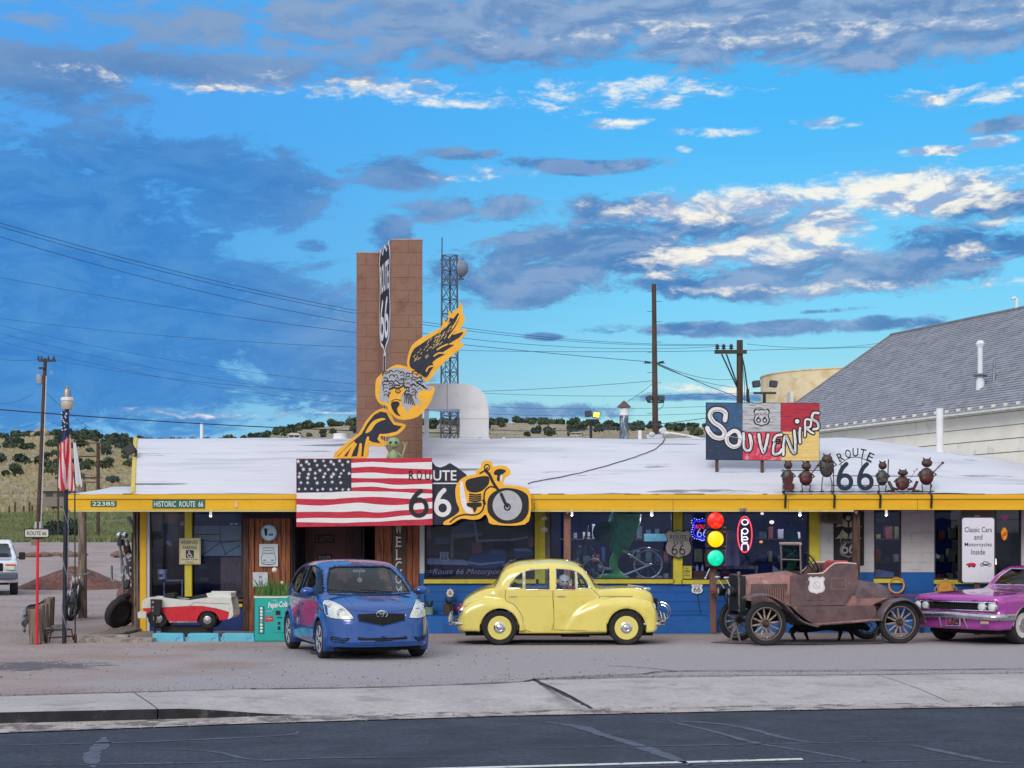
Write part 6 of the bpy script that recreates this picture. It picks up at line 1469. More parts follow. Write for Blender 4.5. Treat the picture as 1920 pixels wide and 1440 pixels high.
mb.build('cloth',[mat('flag_red',(196,40,66),.8,var=.1),mat('flag_white',(214,196,200),.8,var=.06),mat('flag_navy',(44,52,92),.8,var=.12)],us_f,smooth=True)
mb = MB()
for _ in range(16): c = (R.uniform(X(119,Yl2),X(130,Yl2)),Yl2-.13,R.uniform(Z(810,Yl2),Z(775,Yl2))); mb.prism(disc(c[0],c[2],.012,6),c[1],c[1]+.003)
mb.build('stars',M_swht,us_f)
wf_ = thing('white_flag','plain white flag hanging behind the stars and stripes','flag',P(146,905,29.4))
mb = drape('w','',lambda t: (X(137+4*t,29.4),X(142+13*t,29.4)),(Z(830,29.4),Z(908,29.4)),lambda s,t: 0,29.4,10,.02); mb.build('cloth',mat('flag_plain',(214,216,222),.8,var=.03),wf_,smooth=True)
mb = MB(); mb.tube([(X(141,29.45),29.45,0),(X(140,29.45),29.45,Z(810,29.45))],.014,6); mb.cbox(P(140,811,29.45),(.07,.05,.05),Matrix.Rotation(.4,3,'Y')); mb.build('staff',mat('staff_green',(40,54,50)),wf_)
# guard rail remnant: posts and bent beam
gr = thing('guard_rail','short guard rail of grey timber posts with a bent steel beam','guard rail',(X(66,28.6),28.6,0))
L = [(28.4,66,15),(29.4,76,14),(30.8,83,13),(32.6,90,12),(34.6,95,11)]
for i,(Y,px,w) in enumerate(L):
    h = .62+.03*(i % 2); mb = MB(); ww = w/FPX*Y; mb.cbox((X(px,Y),Y,h/2),(ww*1.35 if i == 0 else ww,.17,h),Matrix.Rotation(.02*(i-2),3,'Y'),.01); mb.build('post',M_grayw,gr)
pr = [(0,.17),(.05,.14),(.0,.09),(.07,.03),(.07,-.03),(.0,-.09),(.05,-.14),(0,-.17)]
vs = []; n_ = 14
for i in range(n_+1):
    t = i/n_; Y = 28.2+6.8*t; xx = X(66+32*t,Y)-.17-.05*sin(t*5); bz = .42+.03*sin(t*7)-(.05 if i == 0 else 0)
    for a,b in pr: vs.append((xx-a,Y,bz+b))
fs = [(i*8+j,(i+1)*8+j,(i+1)*8+j+1,i*8+j+1) for i in range(n_) for j in range(7)]
mb = MB(); mb.add(vs,fs); mb.build('beam',mat('rail_steel',(120,118,118),.75,.0,var=.25,vs=4,c2=(90,76,70),cs=(.52,.66)),gr,smooth=True)
# rusty iron cart frame
rc = thing('iron_cart','rusty iron cart frame with small wheels at the foot of the red pole','cart',(X(112,28.6),28.6,0)); M_ir = mat('iron_rust',(58,52,52),.8,.3,var=.3,vs=12,c2=(96,66,56))
mb = MB(); a = lambda px,py,dy=0: P(px,py,28.6+dy)
for l in ([a(82,1182),a(134,1180)],[a(84,1196),a(136,1193)],[a(84,1182),a(84,1205)],[a(134,1180),a(137,1200)],[a(100,1181,.5),a(128,1179,.5)],[a(84,1188),a(100,1184,.5)],[a(120,1180),a(122,1204)],[a(96,1182),a(92,1204)],[a(84,1182),a(100,1179,.5)]): mb.tube(l,.013,5)
mb.build('frame',M_ir,rc)
for px,py,r in ((141,1197,.075),(87,1201,.06)):
    m2 = MB(); c = a(px,py); m2.torus((c[0],c[1],r+.012),r,.018,(.9,.45,0),18,6); m2.cyl((c[0]-.02,c[1],r+.012),(c[0]+.02,c[1],r+.012),.02,n=8); m2.build('wheel',M_ir,rc)
c = P(104,1176,30); mb = MB(); mb.prism([(c[0]-.2,c[2]-.02),(c[0]+.14,c[2]+.05),(c[0]+.2,c[2]+.03),(c[0]-.12,c[2]-.06)],30,30.1); tag(mb.build('metal_scrap',M_steel,loc=(c[0],30,0)),'bright bent metal scrap lying behind the iron cart','scrap')
# dirt mound
c = P(140,1103,61); mb = MB(); vs = []; NR,NA = 14,48
for j in range(NR+1):
    t = j/NR
    for i in range(NA):
        an = 2*pi*i/NA; r = t*(1+.15*mn.noise((cos(an),sin(an),1))); z = .88*max(0,(1-t**1.25))+.07*mn.noise((cos(an)*t*5,sin(an)*t*5,2))*(1-t)-.03*t
        vs.append((c[0]+2.3*r*cos(an),61+1.6*r*sin(an),z))
mb.add(vs,[(j*NA+i,(j+1)*NA+i,(j+1)*NA+(i+1) % NA,j*NA+(i+1) % NA) for j in range(NR) for i in range(NA)])
tag(mb.build('dirt_mound',mat('mound_dirt',(112,78,70),.95,var=.25,vs=3,bump=1,bs=20,c2=(90,62,58)),loc=(c[0],61,0),smooth=True),'low heap of reddish brown dirt behind the leaning motorcycle','dirt pile')
c = P(190,1048,84); mb = MB()
for k in range(26):
    mb.ball((c[0]+R.uniform(-3.5,3.2),84+R.uniform(-1,1),TZ(c[0],84)+.05),(R.uniform(.2,.7),.4,R.uniform(.1,.28)),7,5)
o = tag(mb.build('rubble_bank',mat('mound_dirt2',(118,96,86),.95,var=.3),loc=(c[0],84,TZ(c[0],84))),'long low bank of rubble across the back of the dirt lot',None,None,'stuff')
# leaning wheels and scrap on the side wall
def wheelmesh(r,w,m_t,m_r,parent,c,ax,spokes=0,tr=.0,rimr=.62,name='wheel'):
    pass
for k,(px,Y,r,lean,lab) in enumerate(((222,33.6,.33,.42,'bald car tyre leaning in front against the side wall scrap'),(232,34.2,.36,.3,'second dark tyre leaning behind the bald one'))):
    Mx = Matrix.Rotation(lean,3,'Y') @ Matrix.Rotation(-.5,3,'Z')
    ax = Mx @ Vector((1,0,0)); c = Vector((X(px,Y),Y,r*.97)); t = thing('old_tyre',lab,'tyre',(c.x,Y,0),'tyres leaning on the side wall')
    mb = MB(); mb.lathe([(r*.6,-.06),(r*.66,-.09),(r*.92,-.085),(r,-.05),(r,.05),(r*.92,.085),(r*.66,.09),(r*.6,.06)],c,ax,28,False); mb.build('tyre',mat('tyre_old',(44,42,46),.85,var=.2,vs=8),t,smooth=True)
    mb = MB(); mb.lathe([(.03,-.03),(r*.3,-.04),(r*.62,-.06),(r*.62,.06),(r*.3,.03),(.03,.03)],c,ax,24); mb.build('rim',mat('rim_dull',(88,84,88),.5,.4,var=.2),t,smooth=True)
c = (X(242,34.4),34.4,0); sc = thing('chrome_fork_scrap','upright chrome motorcycle fork with round lamps propped on the side wall','scrap',c)
mb = MB()
for dx in (-.1,0,.1): mb.tube([(c[0]+dx,34.4,.5),(c[0]+dx*1.1-.03,34.35,1.35),(c[0]+dx*.9-.1,34.3,1.85)],[.035,.04,.03],8)
mb.build('fork',mat('chrome_dull',(176,180,184),.3,.8,var=.2,vs=6),sc,smooth=True)
for k in range(9):
    dx = R.uniform(-.16,.2); z = .6+k*.15; mb = MB(); mb.cbox((c[0]+dx,34.3+R.uniform(-.1,.1),z),(R.uniform(.08,.2),.1,R.uniform(.08,.22)),Matrix.Rotation(R.uniform(-.6,.6),3,'Y'),.02); mb.build('engine_scrap',[mat('chrome_dull',(176,180,184)),M_ir,mat('scrap_dark',(70,72,78),.6,.4)][k % 3],sc)
mb = MB()
for dx,z in ((-.12,1.95),(.0,1.95)): mb.ball((c[0]+dx-.05,34.25,z),.07,12,8)
mb.build('lamp',mat('chrome_bright',(220,222,226),.15,.9),sc,smooth=True)
mb = MB(); mb.tube([(c[0]-.33,34.2,1.3),(c[0]-.32,34.2,1.0),(c[0]-.1,34.2,.95),(c[0]-.08,34.3,1.3)],.028,7); mb.cbox((c[0]-.2,34.25,1.1),(.24,.1,.06)); mb.build('bumper',mat('chrome_dull',(176,180,184)),sc,smooth=True)
mb = MB(); mb.ball((c[0]-.1,34.5,.62),(.2,.15,.28),12,8); mb.build('drum',mat('drum_rust',(120,84,76),.7,var=.3),sc,smooth=True)
mb = MB(); mb.torus((c[0]+.02,34.4,.42),.3,.045,(1,.3,0)); mb.build('wheel',M_ir,sc)
for k,(px,Y,h,lab,m) in enumerate(((256,33.2,2.25,'tall bleached driftwood slab leaning on the shop corner',M_grayw),(251,33.8,2.0,'second grey plank leaning behind the driftwood slab',M_wood2),(262,32.7,1.1,'short orange painted plank at the shop corner',mat('plank_orange',(196,92,54),.8,var=.2)))):
    mb = MB(); mb.cbox((X(px,Y),Y,h/2),(.09,.05,h),Matrix.Rotation(.035*(k-1),3,'Y'),.006); tag(mb.build('leaning_plank',m,loc=(X(px,Y),Y,0)),lab,'plank')
c = (X(247,33.5),33.5,2.2); mb = MB(); mb.cbox(c,(.05,.2,.3),Matrix.Rotation(-.5,3,'Y')); tag(mb.build('eave_flap',M_steel,loc=c),'loose metal flap under the eave at the shop corner','flap')
mb = MB(); c = P(228,1000,60);
# floodlight and cables at the roof step
c = P(244,843,33); f = thing('roof_floodlight','dark square floodlight leaning out at the step of the roof','floodlight',(c[0],33,3)); mb = MB(); mb.cbox(c,(.20,.16,.18),Matrix.Rotation(-.5,3,'Y'),.015); mb.build('head',mat('flood_dark',(44,46,52),.5),f)
mb = MB(); mb.tube([P(254,840,33),P(254,870,33),P(255,904,33)],.015,6); mb.tube([P(254,850,33),P(250,868,33),P(255,880,33),P(249,892,33),P(254,902,33)],.010,5); mb.cbox(P(255,850,33),(.05,.05,.14)); mb.build('bracket',M_black,f)
# ================================================================ red and white toy car in front of the left window
Yj = 30.35; tc_ = thing('toy_car_ride','red and white cut-down fairground ride car behind the blue wheel stops','ride car',(X(350,Yj),Yj,0))
zq = lambda pts,sm=0,Y=Yj: pxs(pts,(230,920),4.8,Y,sm)
M_jr = mat('ride_red',(200,14,40),.3,var=.05,coat=.6,c2=(176,10,32),cs=(.55,.7)); M_jw = mat('ride_white',(208,210,206),.35,var=.04,coat=.4,c2=(186,188,184),cs=(.55,.7))
def jp(pts,y0,y1,m,nm,par=tc_,sm=0): mb = MB(); mb.prism(zq(pts,sm),y0,y1); return mb.build(nm,m,par)
for y0,y1 in ((Yj,Yj+.10),(Yj+.62,Yj+.72)):
    jp([(170,1058),(176,1000),(200,972),(250,958),(350,960),(470,975),(600,985),(760,962),(900,960),(972,966),(980,1000),(992,1060),(996,1105),(985,1140),(948,1156),(960,1092),(850,1060),(720,1038),(620,1036),(360,1050),(250,1056)],y0,y1,M_jw,'upper_side')
    jp([(174,1060),(360,1052),(620,1038),(720,1040),(850,1062),(958,1094),(944,1156),(872,1168),(858,1130),(835,1102),(795,1084),(750,1080),(710,1094),(682,1125),(668,1170),(662,1190),(425,1190),(408,1168),(385,1120),(350,1085),(310,1072),(262,1080),(232,1104),(212,1100)],y0-.004*(y0 == Yj),y1,M_jr,'lower_side')
jp([(176,1000),(200,972),(350,955),(350,990),(200,1010)],Yj+.1,Yj+.62,M_jw,'bonnet'); jp([(742,925),(962,922),(970,966),(760,968)],Yj+.1,Yj+.62,M_jw,'boot'); jp([(742,914),(962,914),(966,940),(745,940)],Yj+.62,Yj+.73,M_jw,'rear_fin')
jp([(340,975),(560,985),(750,975),(750,1000),(340,1000)],Yj+.1,Yj+.62,M_sblk,'cockpit_floor'); jp([(345,930),(420,922),(440,935),(430,970),(350,965)],Yj+.3,Yj+.62,M_sblk,'dashboard'); jp([(560,985),(640,945),(740,935),(745,975)],Yj+.15,Yj+.6,M_sblk,'seat')
jp([(136,1100),(150,1086),(214,1088),(216,1146),(140,1148)],Yj-.02,Yj+.74,M_jw,'bumper'); jp([(946,1156),(960,1120),(992,1070),(998,1120),(980,1144)],Yj-.02,Yj+.74,M_jw,'tail')
mb = MB(); mb.strip(zq([(600,1034),(650,1006),(780,1012),(962,1018)]),.008,Yj-.006); mb.strip(zq([(425,1180),(540,1182),(662,1180)]),.03,Yj-.007); mb.build('trim_strip',M_chrome if 'chrome' in MATS else M_steel,tc_)
for cx,cz,r in ((315,1150,.19),(762,1165,.165)):
    c = zq([(cx,cz)])[0]
    for y0 in (Yj+.02,Yj+.60):
        mb = MB(); mb.lathe([(r*.55,-.05),(r*.9,-.05),(r,-.02),(r,.03),(r*.9,.05),(r*.55,.05)],(c[0],y0+.04,c[1]),(0,-1,0),26); w_ = mb.build('wheel',mat('tyre_toy',(16,16,19),.7),tc_,smooth=True)
        mb = MB(); mb.lathe([(r*.48,.03),(r*.46,.06),(r*.3,.07),(r*.22,.085),(.002,.09)],(c[0],y0+.04,c[1]),(0,-1,0),22); mb.build('hubcap',mat('hub_bright',(190,192,196),.25,.7),w_,smooth=True)
jp([(266,975),(358,978),(356,1040),(350,1112),(330,1120),(275,1112),(268,1040)],Yj-.16,Yj-.02,M_sblk,'coin_box')
mb = MB(); c0,c1 = zq([(300,1110)])[0],zq([(300,1282)])[0]; mb.tube([(c0[0],Yj-.09,c0[1]),(c1[0],Yj-.09,0)],.022,7); mb.build('coin_box_stand',M_black,tc_)
mb = MB()
for dz in (1000,1046,1075): c = zq([(288,dz)])[0]; mb.cyl((c[0],Yj-.165,c[1]),(c[0],Yj-.16,c[1]),.022,n=10)
mb.build('dial',M_steel,tc_)
mb = MB(); c0 = zq([(560,1200)])[0]; mb.box((c0[0]-.5,Yj+.2,0),(c0[0]+.45,Yj+.5,.2)); mb.build('plinth',M_under if 'underbody' in MATS else M_black,tc_)
# lit ceiling lamps inside the shop
for px,py,d,w,lab in ((1072,977,1.5,16,'small lit ceiling lamp right of the pinkish post'),(1150,972,1.3,24,'small lit ceiling lamp over the green figure'),(1222,975,1.4,18,'small lit ceiling lamp near the yellow window post'),(1500,968,1.6,22,'small lit ceiling lamp over the old car windscreen'),(1662,970,1.5,12,'small lit ceiling lamp in the narrow window'),(395,968,2.6,14,'small lit ceiling lamp in the left window')):
    c = ipx(px,py,d); c = (c[0],c[1],2.38); t = thing('ceiling_lamp',lab,'lamp',c,'lit lamps on the shop ceiling'); mb = MB(); mb.lathe([(.02,.17),(.03,.02),(.034,0),(.02,-.02),(.002,-.025)],c,n=12); mb.build('bulb',emitter('ceiling_bulb',(255,236,200),1.0),t,smooth=True)
    l = bpy.data.lights.new('lamp_light','POINT'); l.energy = w; l.color = (1,.90,.78); l.shadow_soft_size = .08; o = bpy.data.objects.new('lamp_light',l); COL.objects.link(o); o.parent = t; o.location = (0,0,-.12)
# ================================================================ vehicles
def smax(a,b,k):
    h = np.maximum(k-np.abs(a-b),0)/k; return np.maximum(a,b)+h*h*k*.25
def smin(a,b,k): return -smax(-a,-b,k)
def curve(xs,ys,n=400):
    """smooth table through points (monotone-ish cubic)"""
    xs,ys = np.array(xs,float),np.array(ys,float)
    d = np.diff(ys)/np.diff(xs); m = np.zeros(len(xs)); m[0],m[-1] = d[0],d[-1]
    for i in range(1,len(xs)-1): m[i] = 0 if d[i-1]*d[i] <= 0 else 2*d[i-1]*d[i]/(d[i-1]+d[i])
    X_ = np.linspace(xs[0],xs[-1],n); k = np.clip(np.searchsorted(xs,X_)-1,0,len(xs)-2)
    h = (xs[k+1]-xs[k]); t = (X_-xs[k])/h
    Y_ = (1+2*t)*(1-t)**2*ys[k]+t*(1-t)**2*h*m[k]+t*t*(3-2*t)*ys[k+1]+t*t*(t-1)*h*m[k+1]
    return lambda x: np.interp(x,X_,Y_)
def nets(F,lo,hi,h):
    ax_ = [np.arange(lo[i],hi[i]+h,h) for i in range(3)]
    G = np.meshgrid(*ax_,indexing='ij'); V = F(*G); n = V.shape; cn = tuple(k-1 for k in n)
    tot = cn[0]*cn[1]*cn[2]; cnt = np.zeros(tot); acc = np.zeros((3,tot)); quads = []
    for ax in range(3):
        sl0 = [slice(None)]*3; sl1 = [slice(None)]*3; sl0[ax] = slice(0,-1); sl1[ax] = slice(1,None)
        A_,B_ = V[tuple(sl0)],V[tuple(sl1)]; idx = np.array(np.nonzero((A_ < 0) != (B_ < 0)))
        a,b = A_[tuple(idx)],B_[tuple(idx)]; t = a/(a-b); pos = idx.astype(float); pos[ax] += t
        o = [i for i in range(3) if i != ax]; ids = []; okall = np.ones(len(a),bool)
        for db,dc in ((0,0),(1,0),(1,1),(0,1)):
            c = idx.copy(); c[o[0]] -= db; c[o[1]] -= dc
            ok = np.all((c >= 0) & (c < np.array(cn)[:,None]),axis=0); okall &= ok
            l = (c[0]*cn[1]+c[1])*cn[2]+c[2]; ids.append(l); lk = l[ok]
            cnt += np.bincount(lk,minlength=tot)
            for q in range(3): acc[q] += np.bincount(lk,weights=pos[q][ok],minlength=tot)
        Q = np.array(ids).T[okall]; flip = (a < 0)[okall]
        if ax == 1: flip = ~flip
        Q[~flip] = Q[~flip][:,::-1]; quads.append(Q)
    act = np.nonzero(cnt)[0]; remap = -np.ones(tot,int); remap[act] = np.arange(len(act))
    v = (acc[:,act]/cnt[act]).T*h+np.array([a_[0] for a_ in ax_])
    return v,remap[np.concatenate(quads)]
def normals(F,v,e=.004):
    x,y,z = v.T; g = np.stack([F(x+e,y,z)-F(x-e,y,z),F(x,y+e,z)-F(x,y-e,z),F(x,y,z+e)-F(x,y,z-e)],1)
    return g/np.maximum(np.linalg.norm(g,axis=1,keepdims=True),1e-9)
def npmesh(name,v,f,nrm,m,parent):
    used = np.unique(f); rm = np.zeros(len(v),int); rm[used] = np.arange(len(used))
    me = bpy.data.meshes.new(name); me.from_pydata(v[used].tolist(),[],rm[f].tolist()); me.materials.append(m); me.shade_smooth()
    if nrm is not None: me.normals_split_custom_set_from_vertices(nrm[used].tolist())
    o = bpy.data.objects.new(name,me); COL.objects.link(o); o.parent = parent; OFF[o.name] = Vector((0,0,0)); return o
def inpoly(px,pz,poly):
    r = np.zeros(px.shape,bool); n = len(poly)
    for i in range(n):
        x0,z0 = poly[i]; x1,z1 = poly[(i+1) % n]
        if z0 == z1: continue
        c = ((z0 > pz) != (z1 > pz)) & (px < (x1-x0)*(pz-z0)/(z1-z0)+x0); r ^= c
    return r
def polydist(px,pz,poly):
    """signed distance to a polygon in 2-D, negative inside"""
    d = np.full(px.shape,1e9); n = len(poly)
    for i in range(n):
        a = poly[i]; b = poly[(i+1) % n]; ex,ez = b[0]-a[0],b[1]-a[1]; wx_,wz_ = px-a[0],pz-a[1]
        t = np.clip((wx_*ex+wz_*ez)/(ex*ex+ez*ez+1e-12),0,1); d = np.minimum(d,np.hypot(wx_-t*ex,wz_-t*ez))
    return np.where(inpoly(px,pz,poly),-d,d)
class Car:
    def __init__(s,t,F0,F,lo,hi,h,regions,paint):
        s.t = t
        v,f = nets(F0,lo,hi,.04); s.bvh = BVHTree.FromPolygons(v.tolist(),f.tolist())
        v,f = nets(F,lo,hi,h); nr = normals(F,v); c = v[f].mean(1); left = np.ones(len(f),bool)
        for name,fn,m in regions:
            k = fn(c[:,0],c[:,1],c[:,2]) & left; left &= ~k
            if k.any(): npmesh(name,v,f[k],nr,m,t)
        s.body = npmesh('body',v,f[left],nr,paint,t)
    def hit(s,a,b,mode,off=0):
        if mode in ('r','l'): o,d = Vector((a,-3 if mode == 'r' else 3,b)),Vector((0,1 if mode == 'r' else -1,0))
        elif mode == 'f': o,d = Vector((9,a,b)),Vector((-1,0,0))
        elif mode == 'b': o,d = Vector((-5,a,b)),Vector((1,0,0))
        else: o,d = Vector((a,b,5)),Vector((0,0,-1))
        p,n,_,_ = s.bvh.ray_cast(o,d)
        if p is None: return None
        if n.dot(d) > 0: n = -n
        return p+n*off
    def path(s,pts,mode,off):
        o = []
        for a,b in pts:
            p = s.hit(a,b,mode,off)
            if p is None: p = o[-1] if o else Vector((0,0,0))
            o.append(p)
        return o
    def line(s,name,pts,mode,r,m,off=.001,k=5,closed=False,parent=None,n=5):
        pts = smooth_pts(pts,k,closed) if k > 1 else pts
        mb = MB(); mb.tube(s.path(pts,mode,off),r,n,closed); return mb.bls(name,m,parent or s.t)
    def patch(s,name,pts,mode,m,off=.004,k=4,rings=4,parent=None):
        pts = smooth_pts(pts,k) if k > 1 else pts
        cx = sum(p[0] for p in pts)/len(pts); cy = sum(p[1] for p in pts)/len(pts); vs = []; n = len(pts)
        for j in range(rings):
            t = 1-j/rings; ps = s.path([(cx+(a-cx)*t,cy+(b-cy)*t) for a,b in pts],mode,off); vs += ps
        c = s.hit(cx,cy,mode,off); vs.append(c if c is not None else vs[0])
        fs = [(j*n+i,j*n+(i+1) % n,(j+1)*n+(i+1) % n,(j+1)*n+i) for j in range(rings-1) for i in range(n)]+[((rings-1)*n+i,(rings-1)*n+(i+1) % n,rings*n) for i in range(n)]
        mb = MB(); mb.add(vs,fs); return mb.build(name,m,parent or s.t,local=True,smooth=True,angle=60)
M_tyre = mat('tyre',(34,34,38),.8,var=.2,vs=9,bump=.3,bs=60); M_chrome = mat('chrome',(214,216,220),.12,1,var=.04); M_rubber = mat('rubber',(18,18,20),.6)
M_cglass = glass('car_glass',(.80,.88,.90),.9); M_under = mat('underbody',(16,16,18),.9); M_seat = mat('seat_dark',(46,44,50),.8,var=.2); M_seam = mat('shut_line',(44,40,30),.8)
def rot_to(ax): return Vector(ax)
def car_wheel(parent,c,R_,w,side,tyre_r,rim,hub,holes=0,spokes=0,rimc=None,steer=0,hubr=.4):
    """side -1: outer face towards -y"""
    e = bpy.data.objects.new('wheel',None); COL.objects.link(e); e.parent = parent; e.location = c; e.rotation_euler = (0,0,steer); OFF[e.name] = Vector((0,0,0))
    d = (0,side,0); rr = tyre_r*R_
    mb = MB(); mb.lathe([(rr,-w/2),(rr*1.03,-w/2),(R_*.90,-w*.52),(R_*.975,-w*.42),(R_,-w*.25),(R_,w*.25),(R_*.975,w*.42),(R_*.90,w*.52),(R_*.8,w*.5),(rr*1.03,w*.46),(rr,w*.40),(rr*.98,w*.2)],(0,0,0),d,36,False); mb.bls('tyre',M_tyre,e)
    mb = MB(); mb.lathe([(rr,w*.44),(rr*.94,w*.45),(rr*.90,w*.36),(rr*.84,w*.30),(rr*.60,w*.34),(rr*.52,w*.34),(.002,w*.33)] if not spokes else [(rr,w*.44),(rr*.93,w*.45),(rr*.88,w*.3),(rr*.86,.0),(.002,.0)],(0,0,0),d,32)
    mb.build('rim',rim if not spokes else M_under,e,local=True,smooth=True,angle=50)
    if spokes:
        mb = MB(); mb.lathe([(rr*1.0,w*.44),(rr*.93,w*.47),(rr*.86,w*.40),(rr*.84,w*.2)],(0,0,0),d,32,False); mb.bls('rim_ring',rim,e)
        for k in range(spokes):
            a = 2*pi*k/spokes; mb = MB(); u = Vector((cos(a),0,sin(a))); t_ = Vector((-sin(a),0,cos(a))); yv = Vector((0,side,0))
            pts = []
            for r_,ww,dd in ((rr*.12,.045,w*.42),(rr*.5,.034,w*.46),(rr*.9,.046,w*.46)):
                p = u*r_; pts += [p+t_*ww+yv*dd,p-t_*ww+yv*dd,p-t_*ww+yv*(dd-.03),p+t_*ww+yv*(dd-.03)]
            mb.add(pts,[(0,1,5,4),(1,2,6,5),(2,3,7,6),(3,0,4,7),(4,5,9,8),(5,6,10,9),(6,7,11,10),(7,4,8,11),(0,3,2,1),(8,9,10,11)]); mb.bl('spoke',rim,e)
    mb = MB(); mb.lathe([(rr*hubr,w*.33),(rr*hubr,w*.39),(rr*hubr*.9,w*.44),(rr*hubr*.5,w*.52),(rr*hubr*.45,w*.5),(rr*hubr*.3,w*.54),(.002,w*.55)],(0,0,0),d,28); mb.build('hubcap',hub,e,local=True,smooth=True,angle=50)
    if holes:
        mb = MB()
        for k in range(holes):
            a = 2*pi*k/holes+.4; pts = [Vector((cos(a+q)*rr*.74,side*w*.345,sin(a+q)*rr*.74)) for q in [-.28,-.14,0,.14,.28]]; mb.tube(pts,[.004,.010,.011,.010,.004],5)
        mb.bl('rim_slots',M_under,e)
    return e
# ------------------------------------------------ yellow saloon
zx = lambda a,b: ((a-85)/457,(812-b)/457)
top_c = curve([.10,.2,.28,.47,.645,.79,.86,.93,1.04,1.236,1.477,1.78,2.0,2.22,2.36,2.42,2.50,2.66,2.75,3.1,3.42,3.58,3.66,3.70],[.45,.64,.80,.94,1.02,1.07,1.17,1.31,1.405,1.47,1.50,1.515,1.505,1.465,1.41,1.36,1.25,1.03,1.02,1.025,.985,.92,.80,.60])
w_low = curve([.1,.3,.6,.9,1.3,2.0,2.6,3.0,3.4,3.66],[.42,.54,.62,.68,.71,.71,.68,.52,.42,.32])
fF = curve([2.02,2.10,2.18,2.3,2.5,2.7,3.0,3.3,3.55,3.66,3.72],[.30,.42,.55,.66,.75,.81,.84,.835,.78,.66,.5]); fR = curve([.12,.2,.3,.45,.65,.9,1.1,1.22,1.30,1.35,1.38],[.42,.52,.68,.77,.82,.81,.74,.62,.48,.34,.2])
def Fy0(x,y,z):
    a = np.abs(y); tz = np.maximum(z-.96,0)
    w = w_low(x)-.20*tz**1.2-.03*np.maximum(.45-z,0)
    t = top_c(x)-.10*(a/.6)**2.2*(np.where(z > 1,1,.6))
    slope = (top_c(x+.02)-top_c(x-.02))/.04
    tub = smax(smax(a-w,(z-t)/np.sqrt(1+slope**2),.12),.20-z,.04)
    tub = smax(tub,.16-x,.1); tub = smax(tub,x-3.67,.08)
    wf = .72+.05*np.clip((x-2.1)/.5,0,1)
    ff = smax(smax(a-wf,z-fF(x)+.35*np.maximum(a-.66,0)**1.0*0,.16),.22-z,.05); ff = smax(ff,.40-a,.1); ff = smax(ff,x-(3.69-.25*np.maximum(a-.6,0)),.12); ff = smax(ff,2.02-x,.05)
    fr = smax(smax(a-.765,z-fR(x),.18),.24-z,.05); fr = smax(fr,.40-a,.1); fr = smax(fr,.15-x+.3*np.maximum(a-.55,0),.1); fr = smax(fr,x-1.36,.04)
    return smin(smin(tub,ff,.035),fr,.035)
YW = [[zx(*p) for p in smooth_pts(L,3)] if False else [zx(*p) for p in L] for L in (
    [(572,357),(585,325),(605,293),(632,262),(660,242),(684,232),(684,357)],[(702,222),(740,212),(790,206),(898,203),(898,367),(702,367)],[(950,203),(1010,203),(1060,208),(1106,220),(1106,367),(950,367)],[(1120,228),(1142,240),(1165,262),(1190,300),(1218,345),(1210,357),(1120,357)])]
ws_poly = [(-.50,1.05),(.50,1.05),(.53,1.12),(.45,1.36),(.38,1.395),(-.38,1.395),(-.45,1.36),(-.53,1.12)]; rw_poly = [(-.30,1.13),(.30,1.13),(.34,1.2),(.27,1.33),(-.27,1.33),(-.34,1.2)]
def cutsY(x,y,z):
    g = Fy0(x,y,z)
    for cx in (.904,3.125): g = np.maximum(g,-np.maximum(np.hypot(x-cx,z-.31)-.345,.36-np.abs(y)))
    cab = np.maximum(np.maximum(Fy0(x,y,z)+.045,.55-z),np.maximum(.85-x,x-2.9)); g = np.maximum(g,-cab)
    for L in YW: g = np.maximum(g,-np.maximum(polydist(x,z,L),.35-np.abs(y)))
    g = np.maximum(g,-np.maximum(polydist(y,z,ws_poly),np.maximum(2.0-x,0)))
    g = np.maximum(g,-np.maximum(polydist(y,z,rw_poly),x-1.2))
    return g
M_ypaint = mat('yellow_paint',(228,213,112),.24,var=.03,vs=2,coat=1,c2=(220,202,90),cs=(.5,.7))
yc = thing('yellow_saloon','pale yellow rounded vintage saloon car parked side-on with chrome hubcaps','car',(X(840,28),28.77,0))
bounds = lambda x,y,z: None
dr_r = [zx(*p) for p in [(545,365),(548,450),(610,485),(655,540),(685,600),(698,690),(918,690),(918,195),(740,195),(640,230),(590,290)]]; dr_f = [zx(*p) for p in [(932,690),(932,195),(1060,198),(1130,215),(1180,260),(1240,350),(1300,420),(1300,692)]]
car = Car(yc,Fy0,cutsY,(0,-.84,.1),(3.84,.84,1.6),.022,[
    ('door',lambda x,y,z: inpoly(x,z,dr_r) & (y < -.4),M_ypaint),('door',lambda x,y,z: inpoly(x,z,dr_f) & (y < -.4),M_ypaint),
    ('door',lambda x,y,z: inpoly(x,z,dr_r) & (y > .4),M_ypaint),('door',lambda x,y,z: inpoly(x,z,dr_f) & (y > .4),M_ypaint),
    ('bonnet',lambda x,y,z: (x > 2.7) & (z > .86) & (np.abs(y) < .5),M_ypaint),('boot_lid',lambda x,y,z: (x < .8) & (z > .55) & (np.abs(y) < .45),M_ypaint),
    *[('front_fender',lambda x,y,z,s=s: (x > 2.66) & (y*s > .42),M_ypaint) for s in (-1,1)],*[('rear_fender',lambda x,y,z,s=s: (x < 1.4) & (z < .84) & (y*s > .42),M_ypaint) for s in (-1,1)]],M_ypaint)
